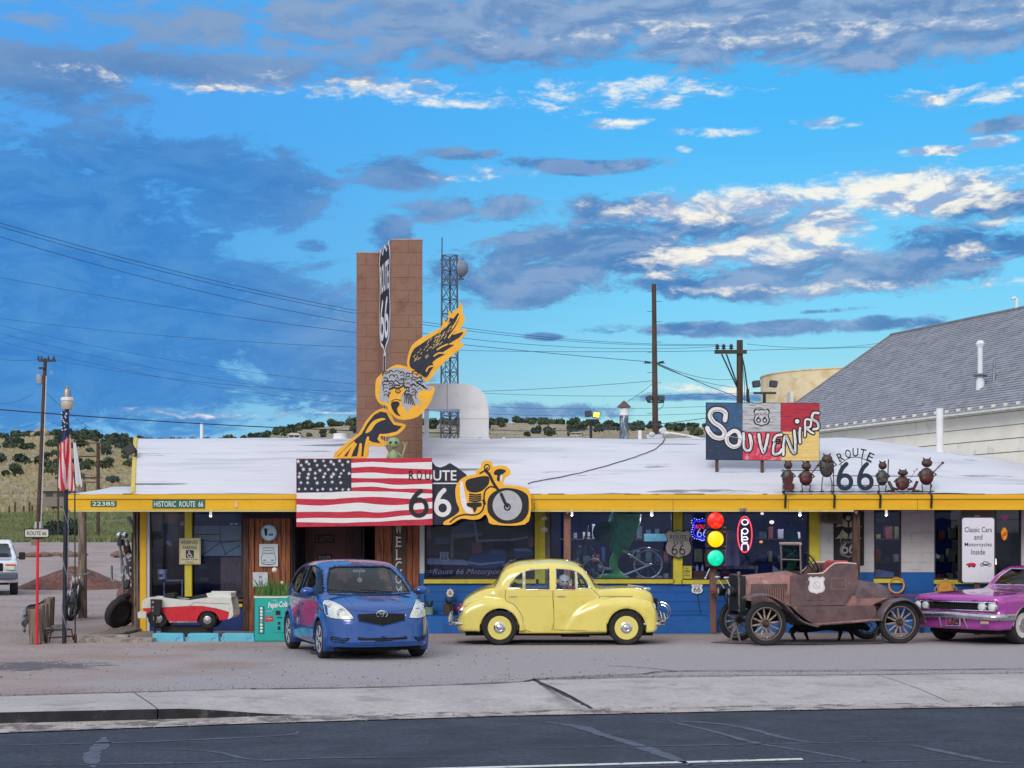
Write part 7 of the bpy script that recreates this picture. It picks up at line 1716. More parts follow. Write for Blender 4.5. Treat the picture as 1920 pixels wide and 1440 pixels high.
for sd in 'rl':
    for i,L in enumerate(YW):
        car.patch('window',L,sd,M_cglass,-.008,1); car.line('window_trim',L,sd,.0085,M_chrome,.002,1,True)
    car.line('shut_line',dr_r[1:] + [dr_r[0]] if False else [zx(*p) for p in [(548,365),(545,450),(610,485),(655,540),(685,600),(698,690),(918,690),(918,372)]],sd,.0045,M_seam,0,4)
    car.line('shut_line',[zx(*p) for p in [(932,372),(932,690),(1300,694),(1300,420),(1228,352)]],sd,.0045,M_seam,0,1)
    car.line('waist_line',[zx(*p) for p in [(558,420),(700,421),(910,421)]],sd,.004,mat('paint_shadowless',(206,190,90),.5),-.001,3); car.line('waist_line',[zx(*p) for p in [(940,421),(1290,421)]],sd,.004,mat('paint_shadowless',(206,190,90)),-.001,3)
    car.line('bonnet_strip',[zx(*p) for p in [(1305,423),(1420,423),(1575,424)]],sd,.006,mat('strip_grey',(150,146,110),.4),.0,3)
    for cx in (.904,3.125): car.line('arch_lip',[(cx+.345*cos(a),.31+.345*sin(a)) for a in [radians(g) for g in range(8,173,8)]],sd,.008,M_ypaint,-.002,1)
    y_ = -1 if sd == 'r' else 1
    for hx_ in (590,975):
        a,b = zx(hx_,418); p = car.hit(a,b,sd,.02); q_ = car.hit(a+.10,b,sd,.025); mb = MB(); mb.tube([p+Vector((-.03,0,.0)),p+Vector((.02,y_*.008,.002)),q_],[.007,.011,.008],7); mb.ball(p+Vector((.005,-y_*.01,0)),.018,8,6); mb.bls('door_handle',M_chrome,yc)
car.patch('windscreen',ws_poly,'f',M_cglass,-.008,1); car.line('windscreen_seal',ws_poly,'f',.010,M_rubber,.001,1,True)
car.patch('rear_window',rw_poly,'b',M_cglass,-.006,1); car.line('rear_seal',rw_poly,'b',.010,M_rubber,.001,1,True)
for wx_ in (.904,3.125):
    for sd in (-1,1): car_wheel(yc,(wx_,sd*.665,.305),.305,.165,sd,.68,M_ypaint,M_chrome,holes=6,hubr=.56)
mb = MB(); mb.box((.3,-.60,.16),(3.6,.60,.24)); mb.box((2.0,-.3,.12),(2.5,.1,.2)); mb.cyl((1.75,-.2,.17),(2.5,-.2,.17),.03,n=8); mb.bl('underbody',M_under,yc)
for xb,sg in ((.04,1),(3.80,-1)):
    mb = MB(); L = [(xb+sg*.10,-.72,.38),(xb+sg*.02,-.60,.385),(xb,-.3,.385),(xb,.3,.385),(xb+sg*.02,.60,.385),(xb+sg*.10,.72,.38)]
    mb.tube(smooth_pts(L,4,False),.035,8); bp_ = mb.bls('bumper',M_chrome,yc)
    for yy in (-.42,.42,-.3*0+.3,-.3):
        mb = MB(); mb.tube([(xb-sg*.01,yy,.34),(xb-sg*.035,yy,.44),(xb-sg*.01,yy,.55)],[.02,.024,.012],7); mb.bls('overrider',M_chrome,bp_)
    mb = MB(); mb.box((xb+sg*.03,-.5,.33),(xb+sg*.3,.5,.37)); mb.bl('bumper_bracket',M_under,yc)
mb = MB(); mb.tube(smooth_pts([(3.42,-.76,.375),(3.6,-.72,.372),(3.72,-.66,.372),(3.80,-.5,.378)],3,False),.022,7); mb.bls('bumper_end',M_chrome,yc)
mb = MB(); mb.tube(smooth_pts([(.30,-.74,.37),(.16,-.72,.378),(.07,-.62,.382)],3,False),.022,7); mb.bls('bumper_end',M_chrome,yc)
for sd in (-1,1):
    mb = MB(); mb.lathe([(.095,-.06),(.098,.01),(.088,.03),(.07,.035)],(3.60,sd*.60,.645),(1,0,0),24); h_ = mb.bls('headlamp',M_chrome,yc); mb = MB(); mb.lathe([(.085,.02),(.06,.045),(.002,.055)],(3.60,sd*.60,.645),(1,0,0),24); mb.bls('lens',mat('headlamp_lens',(210,220,226),.1,spec=.8),h_)
    mb = MB(); mb.ball((.235,sd*.655,.60),(.05,.035,.085),12,8,Matrix.Rotation(.55,3,'Y')); mb.bls('tail_lamp_base',M_chrome,yc); mb = MB(); mb.ball((.185,sd*.645,.625),(.035,.03,.05),12,8); mb.bls('tail_lamp',mat('lamp_red',(170,24,30),.2),yc)
mb = MB(); mb.box((3.64,-.28,.38),(3.71,.28,.80)); gr_ = mb.bl('grille',M_under,yc)
for k in range(7): mb = MB(); mb.box((3.705,-.28,.42+k*.052),(3.725,.28,.435+k*.052)); mb.bl('grille_bar',M_chrome,gr_)
mb = MB(); mb.tube(smooth_pts([(3.2,0,1.035),(3.45,0,1.0),(3.60,0,.945)],4,False),.010,6); mb.ball((3.55,0,.97),(.07,.015,.02)); mb.bls('bonnet_ornament',M_chrome,yc)
mb = MB(); mb.torus((3.82,.1,.56),.16,.009,(.3,1,0),26,5); mb.torus((3.80,-.15,.56),.12,.007,(.3,1,0),26,5); mb.bls('badge_hoop',M_chrome,yc)
for a in (-.2,.15): mb = MB(); mb.tube([(2.64,a,1.06),(2.50,a-.1,1.22)],.005,5); mb.bl('wiper',M_chrome,yc)
for xs_s in (1.2,1.95):
    for yy in (-.3,.3): mb = MB(); mb.cbox((xs_s+.2,yy,.62),(.5,.5,.16),None,.04); mb.cbox((xs_s,yy,.85),(.12,.48,.46),Matrix.Rotation(-.15,3,'Y'),.05); mb.bls('seat',M_seat,yc)
mb = MB(); mb.torus((2.38,.3,1.0),.18,.012,(.9,0,.4),26,6); mb.cyl((2.38,.3,1.0),(2.6,.3,.85),.015,n=6); mb.bls('steering_wheel',M_rubber,yc)
# figure looking out of the front door window
vx,vy = yc.location.x,yc.location.y; dm = thing('window_figure','white haired figure in a red top and sunglasses looking out of the yellow car window','figure',(vx+2.05,vy-.40,.7))
W3 = lambda x,y,z: (vx+x,vy+y,z)
mb = MB(); mb.ball(W3(2.055,-.47,1.105),(.072,.07,.088),14,10); mb.tube([W3(2.05,-.42,1.05),W3(2.05,-.38,.95)],.035,8); mb.ball(W3(2.045,-.545,1.095),(.012,.016,.016)); mb.build('head',mat('skin_pale',(214,204,214),.6),dm,smooth=True)
mb = MB();
for a,b,r in [(2.0,1.15,.05),(2.05,1.185,.06),(2.10,1.15,.045),(1.98,1.10,.04),(2.0,1.18,.045),(2.09,1.18,.045),(2.12,1.11,.03),(1.985,1.06,.03)]: mb.ball(W3(a,-.44,b),(r,r*.8,r),10,7)
mb.build('hair',mat('hair_white',(200,208,232),.8,var=.1,vs=20),dm,smooth=True)
for dx in (-.03,.03): mb = MB(); mb.ball(W3(2.055+dx,-.535,1.11),(.024,.01,.013),10,6); mb.build('sunglasses',M_rubber,dm,smooth=True)
mb = MB(); mb.box(W3(2.035,-.5345,1.053),W3(2.075,-.530,1.058)); mb.build('mouth',mat('lip_red',(160,50,60)),dm)
mb = MB(); mb.ball(W3(2.05,-.36,.88),(.19,.11,.14),16,10); mb.tube([W3(2.19,-.38,.93),W3(2.24,-.46,.99),W3(2.17,-.50,1.02)],[.045,.04,.03],8); mb.build('torso',mat('top_red',(190,60,76),.7),dm,smooth=True)
mb = MB(); mb.ball(W3(2.155,-.515,1.05),(.022,.015,.028));
for k in range(4): mb.tube([W3(2.14+k*.011,-.52,1.07),W3(2.13+k*.010,-.53,1.095+.004*(k % 3)),W3(2.118+k*.008,-.535,1.10)],[.006,.006,.004],5)
mb.tube([W3(2.14,-.52,1.045),W3(2.125,-.53,1.06)],[.007,.005],5); mb.build('hand',mat('skin_pale',(214,204,214)),dm,smooth=True)
# ------------------------------------------------ blue hatchback
M_bpaint = mat('blue_paint',(0,72,150),.2,.1,var=.02,vs=2,coat=.9,c2=(0,66,140),cs=(.5,.7))
topB = curve([-.05,.0,.05,.14,.3,.5,.7,1.0,1.4,1.8,2.1,2.3,2.6,2.9,3.0,3.2,3.45,3.6,3.70,3.76],[.6,.85,.97,1.10,1.28,1.42,1.475,1.515,1.53,1.515,1.47,1.41,1.25,1.06,1.0,.955,.875,.80,.70,.55])
wB = curve([0,.3,.8,1.6,2.4,2.9,3.3,3.6,3.76],[.74,.80,.825,.835,.835,.83,.80,.73,.66])
def Fb0(x,y,z):
    a = np.abs(y); tz = np.maximum(z-.90,0); w = wB(x)-.34*tz**1.12-.05*np.clip(.45-z,0,1)-.03*np.clip((.9-z)*(z-.45)*6,0,1)*np.clip(2-np.abs(x-1.7),0,1)*.7
    t = topB(x)-.09*(a/.8)**2.4; sl = (topB(x+.02)-topB(x-.02))/.04
    g = smax(smax(a-w,(z-t)/np.sqrt(1+sl**2),.11),.20-z,.06)
    fx = 3.75-.34*(a/.84)**3.2-.10*np.clip((z-.55)/.3,0,1)**1.5+.02*np.clip((.42-z)/.15,-1,1)
    g = smax(g,(x-fx)*.9,.10); g = smax(g,(.02+.12*(a/.84)**3)-x,.09)
    for cx in (.52,2.98):     # flares
        r = np.hypot(x-cx,z-.32); g = smin(g,smax(smax(a-.848,r-.385,.06),.60-a,.05),.06)
    return g
bw = [[(2.86,1.0),(2.55,1.20),(2.30,1.34),(2.05,1.40),(1.75,1.42),(1.55,1.42),(1.52,.95),(2.2,.955)],[(1.45,.955),(1.47,1.41),(1.1,1.40),(.8,1.34),(.55,1.22),(.5,1.1),(.9,1.0)]]
wsB = [(-.66,1.02),(0,1.0),(.66,1.02),(.60,1.22),(.50,1.385),(.4,1.41),(-.4,1.41),(-.50,1.385),(-.60,1.22)]
def cutsB(x,y,z):
    g = Fb0(x,y,z)
    for cx in (.52,2.98): g = np.maximum(g,-np.maximum(np.hypot(x-cx,z-.30)-.335,.42-np.abs(y)))
    cab = np.maximum(np.maximum(Fb0(x,y,z)+.05,.55-z),np.maximum(.4-x,x-3.0)); g = np.maximum(g,-cab)
    for L in bw: g = np.maximum(g,-np.maximum(polydist(x,z,L),.35-np.abs(y)))
    g = np.maximum(g,-np.maximum(polydist(y,z,wsB),2.0-x))
    g = np.maximum(g,-np.maximum(polydist(y,z,[(-.5,1.12),(.5,1.12),(.45,1.36),(-.45,1.36)]),x-.7))
    return g
hb_ = Vector((.326,-.945,0)); fm_ = Vector((-2.22,25.15,0)); ob = fm_-hb_*2.98
bc_ = thing('blue_hatchback','shiny blue three-door hatchback parked nose towards the road by the entrance','car',(ob.x,ob.y,0),rotz=math.atan2(hb_.y,hb_.x))
dB = [(2.88,.98),(2.90,.7),(2.72,.33),(1.5,.33),(1.48,1.42),(1.9,1.44),(2.4,1.34)]
car = Car(bc_,Fb0,cutsB,(-.06,-.9,.12),(3.86,.9,1.6),.023,[
    ('door',lambda x,y,z: inpoly(x,z,dB) & (y < -.4),M_bpaint),('door',lambda x,y,z: inpoly(x,z,dB) & (y > .4),M_bpaint),
    ('bonnet',lambda x,y,z: (x > 2.92) & (z > .80-.0*x) & (np.abs(y) < .62) & (z > .74),M_bpaint),('front_bumper',lambda x,y,z: (x > 3.2) & (z < .62),M_bpaint),('rear_bumper',lambda x,y,z: (x < .2) & (z < .6),M_bpaint),
    ('roof',lambda x,y,z: (z > 1.40) & (x > .6) & (x < 2.3),M_bpaint),*[('front_wing',lambda x,y,z,s=s: (x > 2.72) & (y*s > .55),M_bpaint) for s in (-1,1)]],M_bpaint)
for sd in 'rl':
    for L in bw: car.patch('window',L,sd,M_cglass,-.008,1); car.line('window_seal',L,sd,.010,M_rubber,.001,1,True)
    car.line('shut_line',[(2.88,.98),(2.90,.7),(2.72,.33),(1.5,.33),(1.47,.95)],sd,.004,M_rubber,0,4)
    car.line('side_crease',[(2.8,.70),(2.2,.72),(1.5,.75),(.9,.78)],sd,.006,M_bpaint,0,4)
    p = car.hit(1.68,.80,sd,.02); mb = MB(); mb.tube([p+Vector((-.08,0,0)),p,p+Vector((.08,0,0))],[.01,.014,.01],7); mb.bls('door_handle',M_bpaint,bc_)
    sg = -1 if sd == 'r' else 1
    mb = MB(); mb.ball((2.62,sg*.93,1.03),(.075,.12,.07),14,9); mr = mb.bls('mirror',M_bpaint,bc_); mb = MB(); mb.tube([(2.66,sg*.78,.99),(2.64,sg*.88,1.0)],.025,6); mb.bl('mirror_arm',M_rubber,mr)
    mb = MB(); mb.ball((2.60,sg*.93,1.03),(.078,.10,.055),12,8); mb.bls('mirror_glass',M_chrome,mr)
    # headlight and details, projected from the front
    hl = [(sg*a,b) for a,b in [(.44,.64),(.46,.70),(.53,.79),(.62,.87),(.70,.905),(.755,.90),(.79,.86),(.80,.76),(.785,.67),(.70,.64),(.56,.63)]]
    h_ = car.patch('headlight',hl,'f',mat('headlight_glass',(196,206,206),.12,var=.12,vs=14,coat=1,c2=(230,232,226),cs=(.5,.6)),.006,2,parent=bc_); car.line('headlight_seal',hl,'f',.006,M_rubber,.003,2,True)
    mb = MB(); p = car.hit(sg*.60,.735,'f',.002); mb.lathe([(.07,0),(.055,.010),(.03,.004),(.003,.002)],p,(1,sg*.25,.2),18); mb.bls('reflector',M_chrome,h_)
    mb = MB(); p = car.hit(sg*.735,.83,'f',.004); mb.ball(p,(.02,.04,.03)); mb.bls('indicator',mat('indicator_pink',(214,170,150),.3),h_)
    si = [(sg*a,b) for a,b in [(.50,.355),(.60,.345),(.74,.37),(.745,.30),(.66,.265),(.56,.275)]]; car.patch('side_intake',si,'f',M_under,.003,2)
    for z_ in (.30,.33): car.line('intake_fin',[(sg*.54,z_),(sg*.64,z_),(sg*.73,z_+.01)],'f',.005,M_bpaint,.006,2)
    car.line('bonnet_crease',[(sg*.50,.985),(sg*.44,.90),(sg*.40,.80),(sg*.37,.68),(sg*.36,.5)],'f',.006,M_bpaint,-.001,4)
car.patch('windscreen',wsB,'f',M_cglass,-.008,1); car.line('windscreen_seal',wsB,'f',.011,M_rubber,.001,1,True)
gp = [(-.37,.705),(-.2,.715),(0,.72),(.2,.715),(.37,.705),(.385,.68),(.37,.60),(.20,.565),(0,.525),(-.20,.565),(-.37,.60),(-.385,.68)]
gl_ = car.patch('grille',gp,'f',M_under,.003,1,6); car.line('grille_rim',gp,'f',.008,M_bpaint,.004,1,True)
mb = MB()
for k in range(5):
    z_ = .57+k*.028; ye = .36 if z_ > .6 else .2; mb.tube(car.path([(-ye+2*ye*i/16,z_+(.008 if i % 2 else 0)) for i in range(17)],'f',.007),.004,4)
mb.bl('grille_mesh',mat('mesh_black',(44,46,54),.35),gl_)
li = [(-.38,.365),(0,.37),(.38,.365),(.39,.33),(.36,.255),(0,.25),(-.36,.255),(-.39,.33)]; l_ = car.patch('lower_intake',li,'f',M_under,.003,1,4)
for z_ in (.285,.315,.345): car.line('slat',[(-.36,z_),(0,z_),(.36,z_)],'f',.005,mat('slat_blue',(36,56,96),.4),.008,4,parent=l_)
car.line('bumper_lip',[(-.68,.24),(-.4,.225),(0,.22),(.4,.225),(.68,.24)],'f',.014,M_bpaint,.0,4); car.line('bonnet_shut',[(-.60,.80),(-.42,.765),(-.2,.745),(0,.74),(.2,.745),(.42,.765),(.60,.80)],'f',.004,M_rubber,0,4)
p = car.hit(0,.70,'f',.012); mb = MB()
def ell(ry,rz_,dz=0,r=.007): mb.tube([(p.x+.004-.0*i,ry*cos(2*pi*i/24),p.z+dz+rz_*sin(2*pi*i/24)) for i in range(24)],r,6,True)
ell(.085,.055); ell(.05,.02,.022,.005); ell(.022,.048,0,.006); mb.bls('emblem',M_chrome,bc_)
for yy in (-.15,.35): mb = MB(); q0 = car.hit(yy,1.01,'f',.015); q1 = car.hit(yy-.5*1,1.045,'f',.018); mb.tube([q0,(q0+q1)/2,q1],.008,5); mb.bl('wiper',M_rubber,bc_)
car.line('cowl',[(-.66,.995),(-.3,.98),(0,.975),(.3,.98),(.66,.995)],'f',.014,M_rubber,0,4)
for wx_ in (.52,2.98):
    for sd in (-1,1): car_wheel(bc_,(wx_,sd*.745,.302),.302,.185,sd,.70,mat('alloy',(196,200,206),.35,.3,var=.06),M_chrome,spokes=5,hubr=.2)
mb = MB(); mb.box((.2,-.66,.14),(3.5,.66,.26)); mb.cyl((.3,.3,.2),(0.02,.3,.2),.03,n=8); mb.bl('underbody',M_under,bc_)
for xs_s in (.9,1.75):
    for yy in (-.36,.36): mb = MB(); mb.cbox((xs_s+.2,yy,.60),(.5,.5,.16),None,.04); mb.cbox((xs_s-.05,yy,.90),(.14,.48,.6),Matrix.Rotation(-.25,3,'Y'),.05); mb.cbox((xs_s-.14,yy,1.24),(.09,.26,.14),None,.03); mb.bls('seat',M_seat,bc_)
mb = MB(); mb.cbox((2.75,0,.93),(.35,1.3,.1),None,.03); mb.bls('dashboard',M_seat,bc_)
mb = MB(); mb.torus((2.42,.36,1.0),.18,.013,(.9,0,.35),26,6); mb.bls('steering_wheel',M_rubber,bc_)
mb = MB(); mb.cbox((2.2,0,1.34),(.03,.2,.05),None,.01); mb.tube([(2.22,0,1.32),(2.23,.0,1.24)],.003,4); mb.lathe([(.035,0),(.04,.008),(.02,.01),(.02,0)],(2.24,.0,1.20),(1,0,0),14); mb.bl('rear_view_mirror',mat('pale_charm',(190,196,200),.4),bc_)
mb = MB(); mb.cbox((2.8,-.05,.985),(.14,.3,.01),Matrix.Rotation(-.2,3,'Z')); mb.bl('paper_on_dash',mat('paper_dash',(190,196,196),.8),bc_)
# ------------------------------------------------ purple two-door
M_ppaint = mat('purple_paint',(172,66,168),.26,.1,var=.04,vs=2,coat=1,c2=(170,64,168),cs=(.5,.7))
topP = curve([-.05,.1,.4,.6,.8,1.15,1.6,2.0,2.3,2.5,2.75,3.4,4.4,4.7,4.82,4.88],[.6,.85,.92,.95,1.1,1.32,1.38,1.36,1.22,1.02,.965,.95,.915,.885,.84,.7])
def Fp0(x,y,z):
    a = np.abs(y); tz = np.maximum(z-.92,0); w = .945-.45*tz**1.1-.16*np.clip(.5-z,0,1)-.04*np.exp(-((z-.80)/.05)**2)*0+.02*np.exp(-((z-.74)/.07)**2)-.05*np.clip((x-3.9)/.9,0,1)**2
    t = topP(x)-.05*(a/.9)**3; sl = (topP(x+.02)-topP(x-.02))/.04
    g = smax(smax(a-w,(z-t)/np.sqrt(1+sl**2),.10),.26-z,.07)
    g = smax(g,x-(4.86-.16*(a/.9)**3-.25*np.clip(.55-z,0,1)-.06*np.exp(-((z-.60)/.09)**2)),.07); return smax(g,.05-x,.1)
pwn = [[(2.38,.99),(2.15,1.2),(2.02,1.29),(1.5,1.31),(1.15,1.27),(.9,1.1),(.85,.98)]]; wsP = [(-.74,1.0),(.74,1.0),(.68,1.16),(.58,1.30),(-.58,1.30),(-.68,1.16)]
def cutsP(x,y,z):
    g = Fp0(x,y,z)
    for cx in (1.1,3.95): g = np.maximum(g,-np.maximum(np.hypot(x-cx,z-.33)-.36,.5-np.abs(y)))
    g = np.maximum(g,-np.maximum(np.maximum(Fp0(x,y,z)+.05,.55-z),np.maximum(.5-x,x-2.5)))
    g = np.maximum(g,-np.maximum(polydist(x,z,pwn[0]),.4-np.abs(y))); g = np.maximum(g,-np.maximum(polydist(y,z,wsP),1.6-x))
    return np.maximum(g,-np.maximum(np.maximum(np.abs(z-.675)-.085,np.abs(y)-.86),4.70-x))
al_ = radians(39); hp = Vector((-cos(al_),-sin(al_),0)); lp_ = Vector((-hp.y,hp.x,0)); op_ = Vector((8.96,28.4,0))-hp*3.95-lp_*.74
pc = thing('purple_coupe','magenta purple 1960s style two-door car with four round headlights','car',(op_.x,op_.y,0),rotz=math.atan2(hp.y,hp.x))
car = Car(pc,Fp0,cutsP,(-.06,-1.02,.16),(4.98,1.02,1.45),.026,[
    ('bonnet',lambda x,y,z: (x > 2.55) & (z > .87) & (np.abs(y) < .7),M_ppaint),*[('front_fender',lambda x,y,z,s=s: (x > 2.45) & (y*s >= .7),M_ppaint) for s in (-1,1)],('front_valance',lambda x,y,z: (x > 4.3) & (z < .52),M_ppaint),
    ('door',lambda x,y,z: (x > 1.1) & (x < 2.45) & (z < .98) & (z > .3) & (y > .6),M_ppaint),('door',lambda x,y,z: (x > 1.1) & (x < 2.45) & (z < .98) & (z > .3) & (y < -.6),M_ppaint),('roof',lambda x,y,z: (z > 1.29),M_ppaint)],M_ppaint)
for sd in 'rl':
    for L in pwn: car.patch('window',L,sd,M_cglass,-.008,1); car.line('window_trim',L,sd,.010,M_chrome,.001,1,True)
    for cx in (1.1,3.95): car.line('arch_trim',[(cx+.362*cos(a),.33+.362*sin(a)) for a in [radians(g) for g in range(0,181,8)]],sd,.012,M_chrome,.0,1)
    car.line('body_crease',[(4.6,.84),(4.3,.83),(3.6,.82),(3.1,.80),(2,.78)],sd,.010,M_ppaint,.0,3); car.line('sweep_trim',[(4.62,.56),(4.5,.70),(4.3,.76),(3.8,.72)],sd,.007,M_ppaint,.0,5)
car.patch('windscreen',wsP,'f',M_cglass,-.008,1); car.line('windscreen_trim',wsP,'f',.013,M_chrome,.001,1,True)
mb = MB(); mb.box((4.69,-.84,.60),(4.74,.84,.75)); g_ = mb.bl('grille',mat('grille_dark',(34,34,38),.4,.5),pc)
for k in range(22): mb = MB(); yy = -.46+k*.044; mb.box((4.742,yy-.004,.61),(4.752,yy+.004,.74)); mb.bl('grille_bar',mat('grille_bar',(90,90,96),.3,.8),g_)
for z_ in (.605,.752): mb = MB(); mb.tube([(4.74,-.84,z_),(4.80,-.5,z_),(4.81,0,z_),(4.80,.5,z_),(4.74,.84,z_)],.012,6); mb.bls('grille_trim',M_chrome,pc)
for sd in (-1,1):
    for yy in (.59,.775):
        c_ = (4.765-.03*(yy > .7),sd*yy,.675); mb = MB(); mb.lathe([(.090,-.05),(.092,.01),(.082,.028),(.072,.03),(.068,.01)],c_,(1,sd*.05,0),24); h_ = mb.bls('headlight',M_chrome,pc)
        mb = MB(); mb.lathe([(.072,.012),(.05,.03),(.002,.036)],c_,(1,sd*.05,0),24); mb.bls('lens',mat('headlamp_lens',(210,220,226)),h_)
    mb = MB(); mb.cbox((4.86,sd*.70,.40),(.04,.16,.05),None,.01); mb.bl('bumper_light',mat('amber_pale',(180,150,130),.3),pc)
mb = MB(); L = smooth_pts([(4.35,-.99,.50),(4.70,-.96,.50),(4.86,-.80,.50),(4.93,-.4,.515),(4.95,0,.53),(4.93,.4,.515),(4.86,.80,.50),(4.70,.96,.50),(4.35,.99,.50)],5,False); vs = []
for a in L: vs += [(a[0]-.06,a[1]*.99,a[2]+.05),(a[0],a[1],a[2]+.03),(a[0]+.012,a[1],a[2]-.01),(a[0]-.02,a[1]*.995,a[2]-.055)]
N_ = len(L); mb.add(vs,[(4*i+j,4*i+j+1,4*i+j+5,4*i+j+4) for i in range(N_-1) for j in range(3)]); mb.build('bumper',mat('chrome_worn',(190,192,196),.22,.95,var=.2,vs=5,c2=(110,112,120),cs=(.56,.68)),pc,local=True,smooth=True,angle=60)
mb = MB(); mb.cbox((4.90,.08,.40),(.012,.30,.155),None,.004); lpn = mb.bl('licence_plate',mat('plate_rim',(180,184,190),.4),pc); mb = MB(); mb.cbox((4.909,.08,.40),(.004,.275,.13)); mb.bl('plate_face',mat('plate_blue',(26,30,72),.5,c2=(150,70,70),cs=(.5,.56),vs=12),lpn)
for yy in (-.22,.28): mb = MB(); mb.tube([(4.9,yy,.50),(4.80,yy*1.1,.30)],.02,5); mb.bl('bumper_iron',M_chrome,pc)
for wx_ in (1.1,3.95):
    for sd in (-1,1): car_wheel(pc,(wx_,sd*.78,.335),.335,.20,sd,.66,mat('rim_white',(206,202,200),.4),M_chrome,hubr=.66,steer=.0)
mb = MB(); mb.box((.3,-.7,.18),(4.5,.7,.30)); mb.bl('underbody',M_under,pc)
mb = MB(); mb.cbox((1.6,0,.75),(.7,1.3,.25),None,.05); mb.cbox((1.25,0,1.0),(.16,1.3,.4),None,.05); mb.bls('seat',M_seat,pc); mb = MB(); mb.torus((2.12,.38,.98),.19,.012,(.9,0,.35),26,6); mb.bl('steering_wheel',M_rubber,pc)
for a in (-.2,.3): mb = MB(); mb.tube([(2.56,a,.99),(2.45,a-.33,1.05)],.006,5); mb.bl('wiper',M_chrome,pc)
# ------------------------------------------------ rusty roadster
M_r1 = mat('rust_pink',(156,116,112),.7,.1,var=.15,vs=4,bump=.4,bs=30,c2=(122,90,90),cs=(.5,.66),c3=(182,146,142),c3s=5,detail=8)
M_r2 = mat('rust_brown',(106,86,88),.65,.15,var=.18,vs=3,bump=.4,bs=30,c2=(90,70,78),cs=(.46,.64),c3=(152,118,116),c3s=3,c3r=(.6,.72),detail=8)
M_r3 = mat('rust_fender',(108,94,100),.6,.2,var=.18,vs=4,bump=.3,bs=30,c2=(70,56,60),cs=(.46,.64),c3=(150,112,106),c3s=4,c3r=(.58,.7))
TT = lambda a,b: ((a-500)/446,(955-b)/446)
rdw = thing('rusty_roadster','rusty antique open roadster with wooden spoked wheels and white shield on its door','car',(X(1420,28),28.65,0),rotz=radians(11))
def slab(pts,y0,y1,m,name,parent=rdw,sm=0,smooth=False,inset=0):
    pp = [TT(*p) for p in (smooth_pts(pts,sm) if sm else pts)]; mb = MB(); mb.prism(pp,y0,y1); return mb.build(name,m,parent,local=True,smooth=smooth)
def loft(stations,m,name,parent=rdw,caps=True,n=14,ex=2.6):
    """stations: (x, half width, z bottom, z top) -> rounded-top section"""
    vs = [];
    for x,w,z0,z1 in stations:
        for k in range(n+1):
            a = pi*k/n; cx_ = cos(a); sx_ = sin(a); vs.append((x,-w*np.sign(cx_)*abs(cx_)**(2/ex),z0+(z1-z0)*abs(sx_)**(2/ex)))
    N_ = len(stations); fs = [(i*(n+1)+k,i*(n+1)+k+1,(i+1)*(n+1)+k+1,(i+1)*(n+1)+k) for i in range(N_-1) for k in range(n)]
    if caps: fs += [tuple(range(n,-1,-1)),tuple(range((N_-1)*(n+1),N_*(n+1)))]
    mb = MB(); mb.add(vs,fs); return mb.build(name,m,parent,local=True,smooth=True,angle=40)
x_ = lambda a: TT(a,0)[0]; z_t = lambda b: TT(0,b)[1]
loft([(x_(410),.24,.78,z_t(415)),(x_(500),.29,.74,z_t(405)),(x_(620),.34,.70,z_t(396)),(x_(735),.39,.68,z_t(385))],M_r1,'bonnet',ex=3.2)
loft([(x_(735),.395,.66,z_t(385)),(x_(780),.44,.66,z_t(378)),(x_(842),.50,.66,z_t(398))],M_r1,'cowl',ex=3.4)
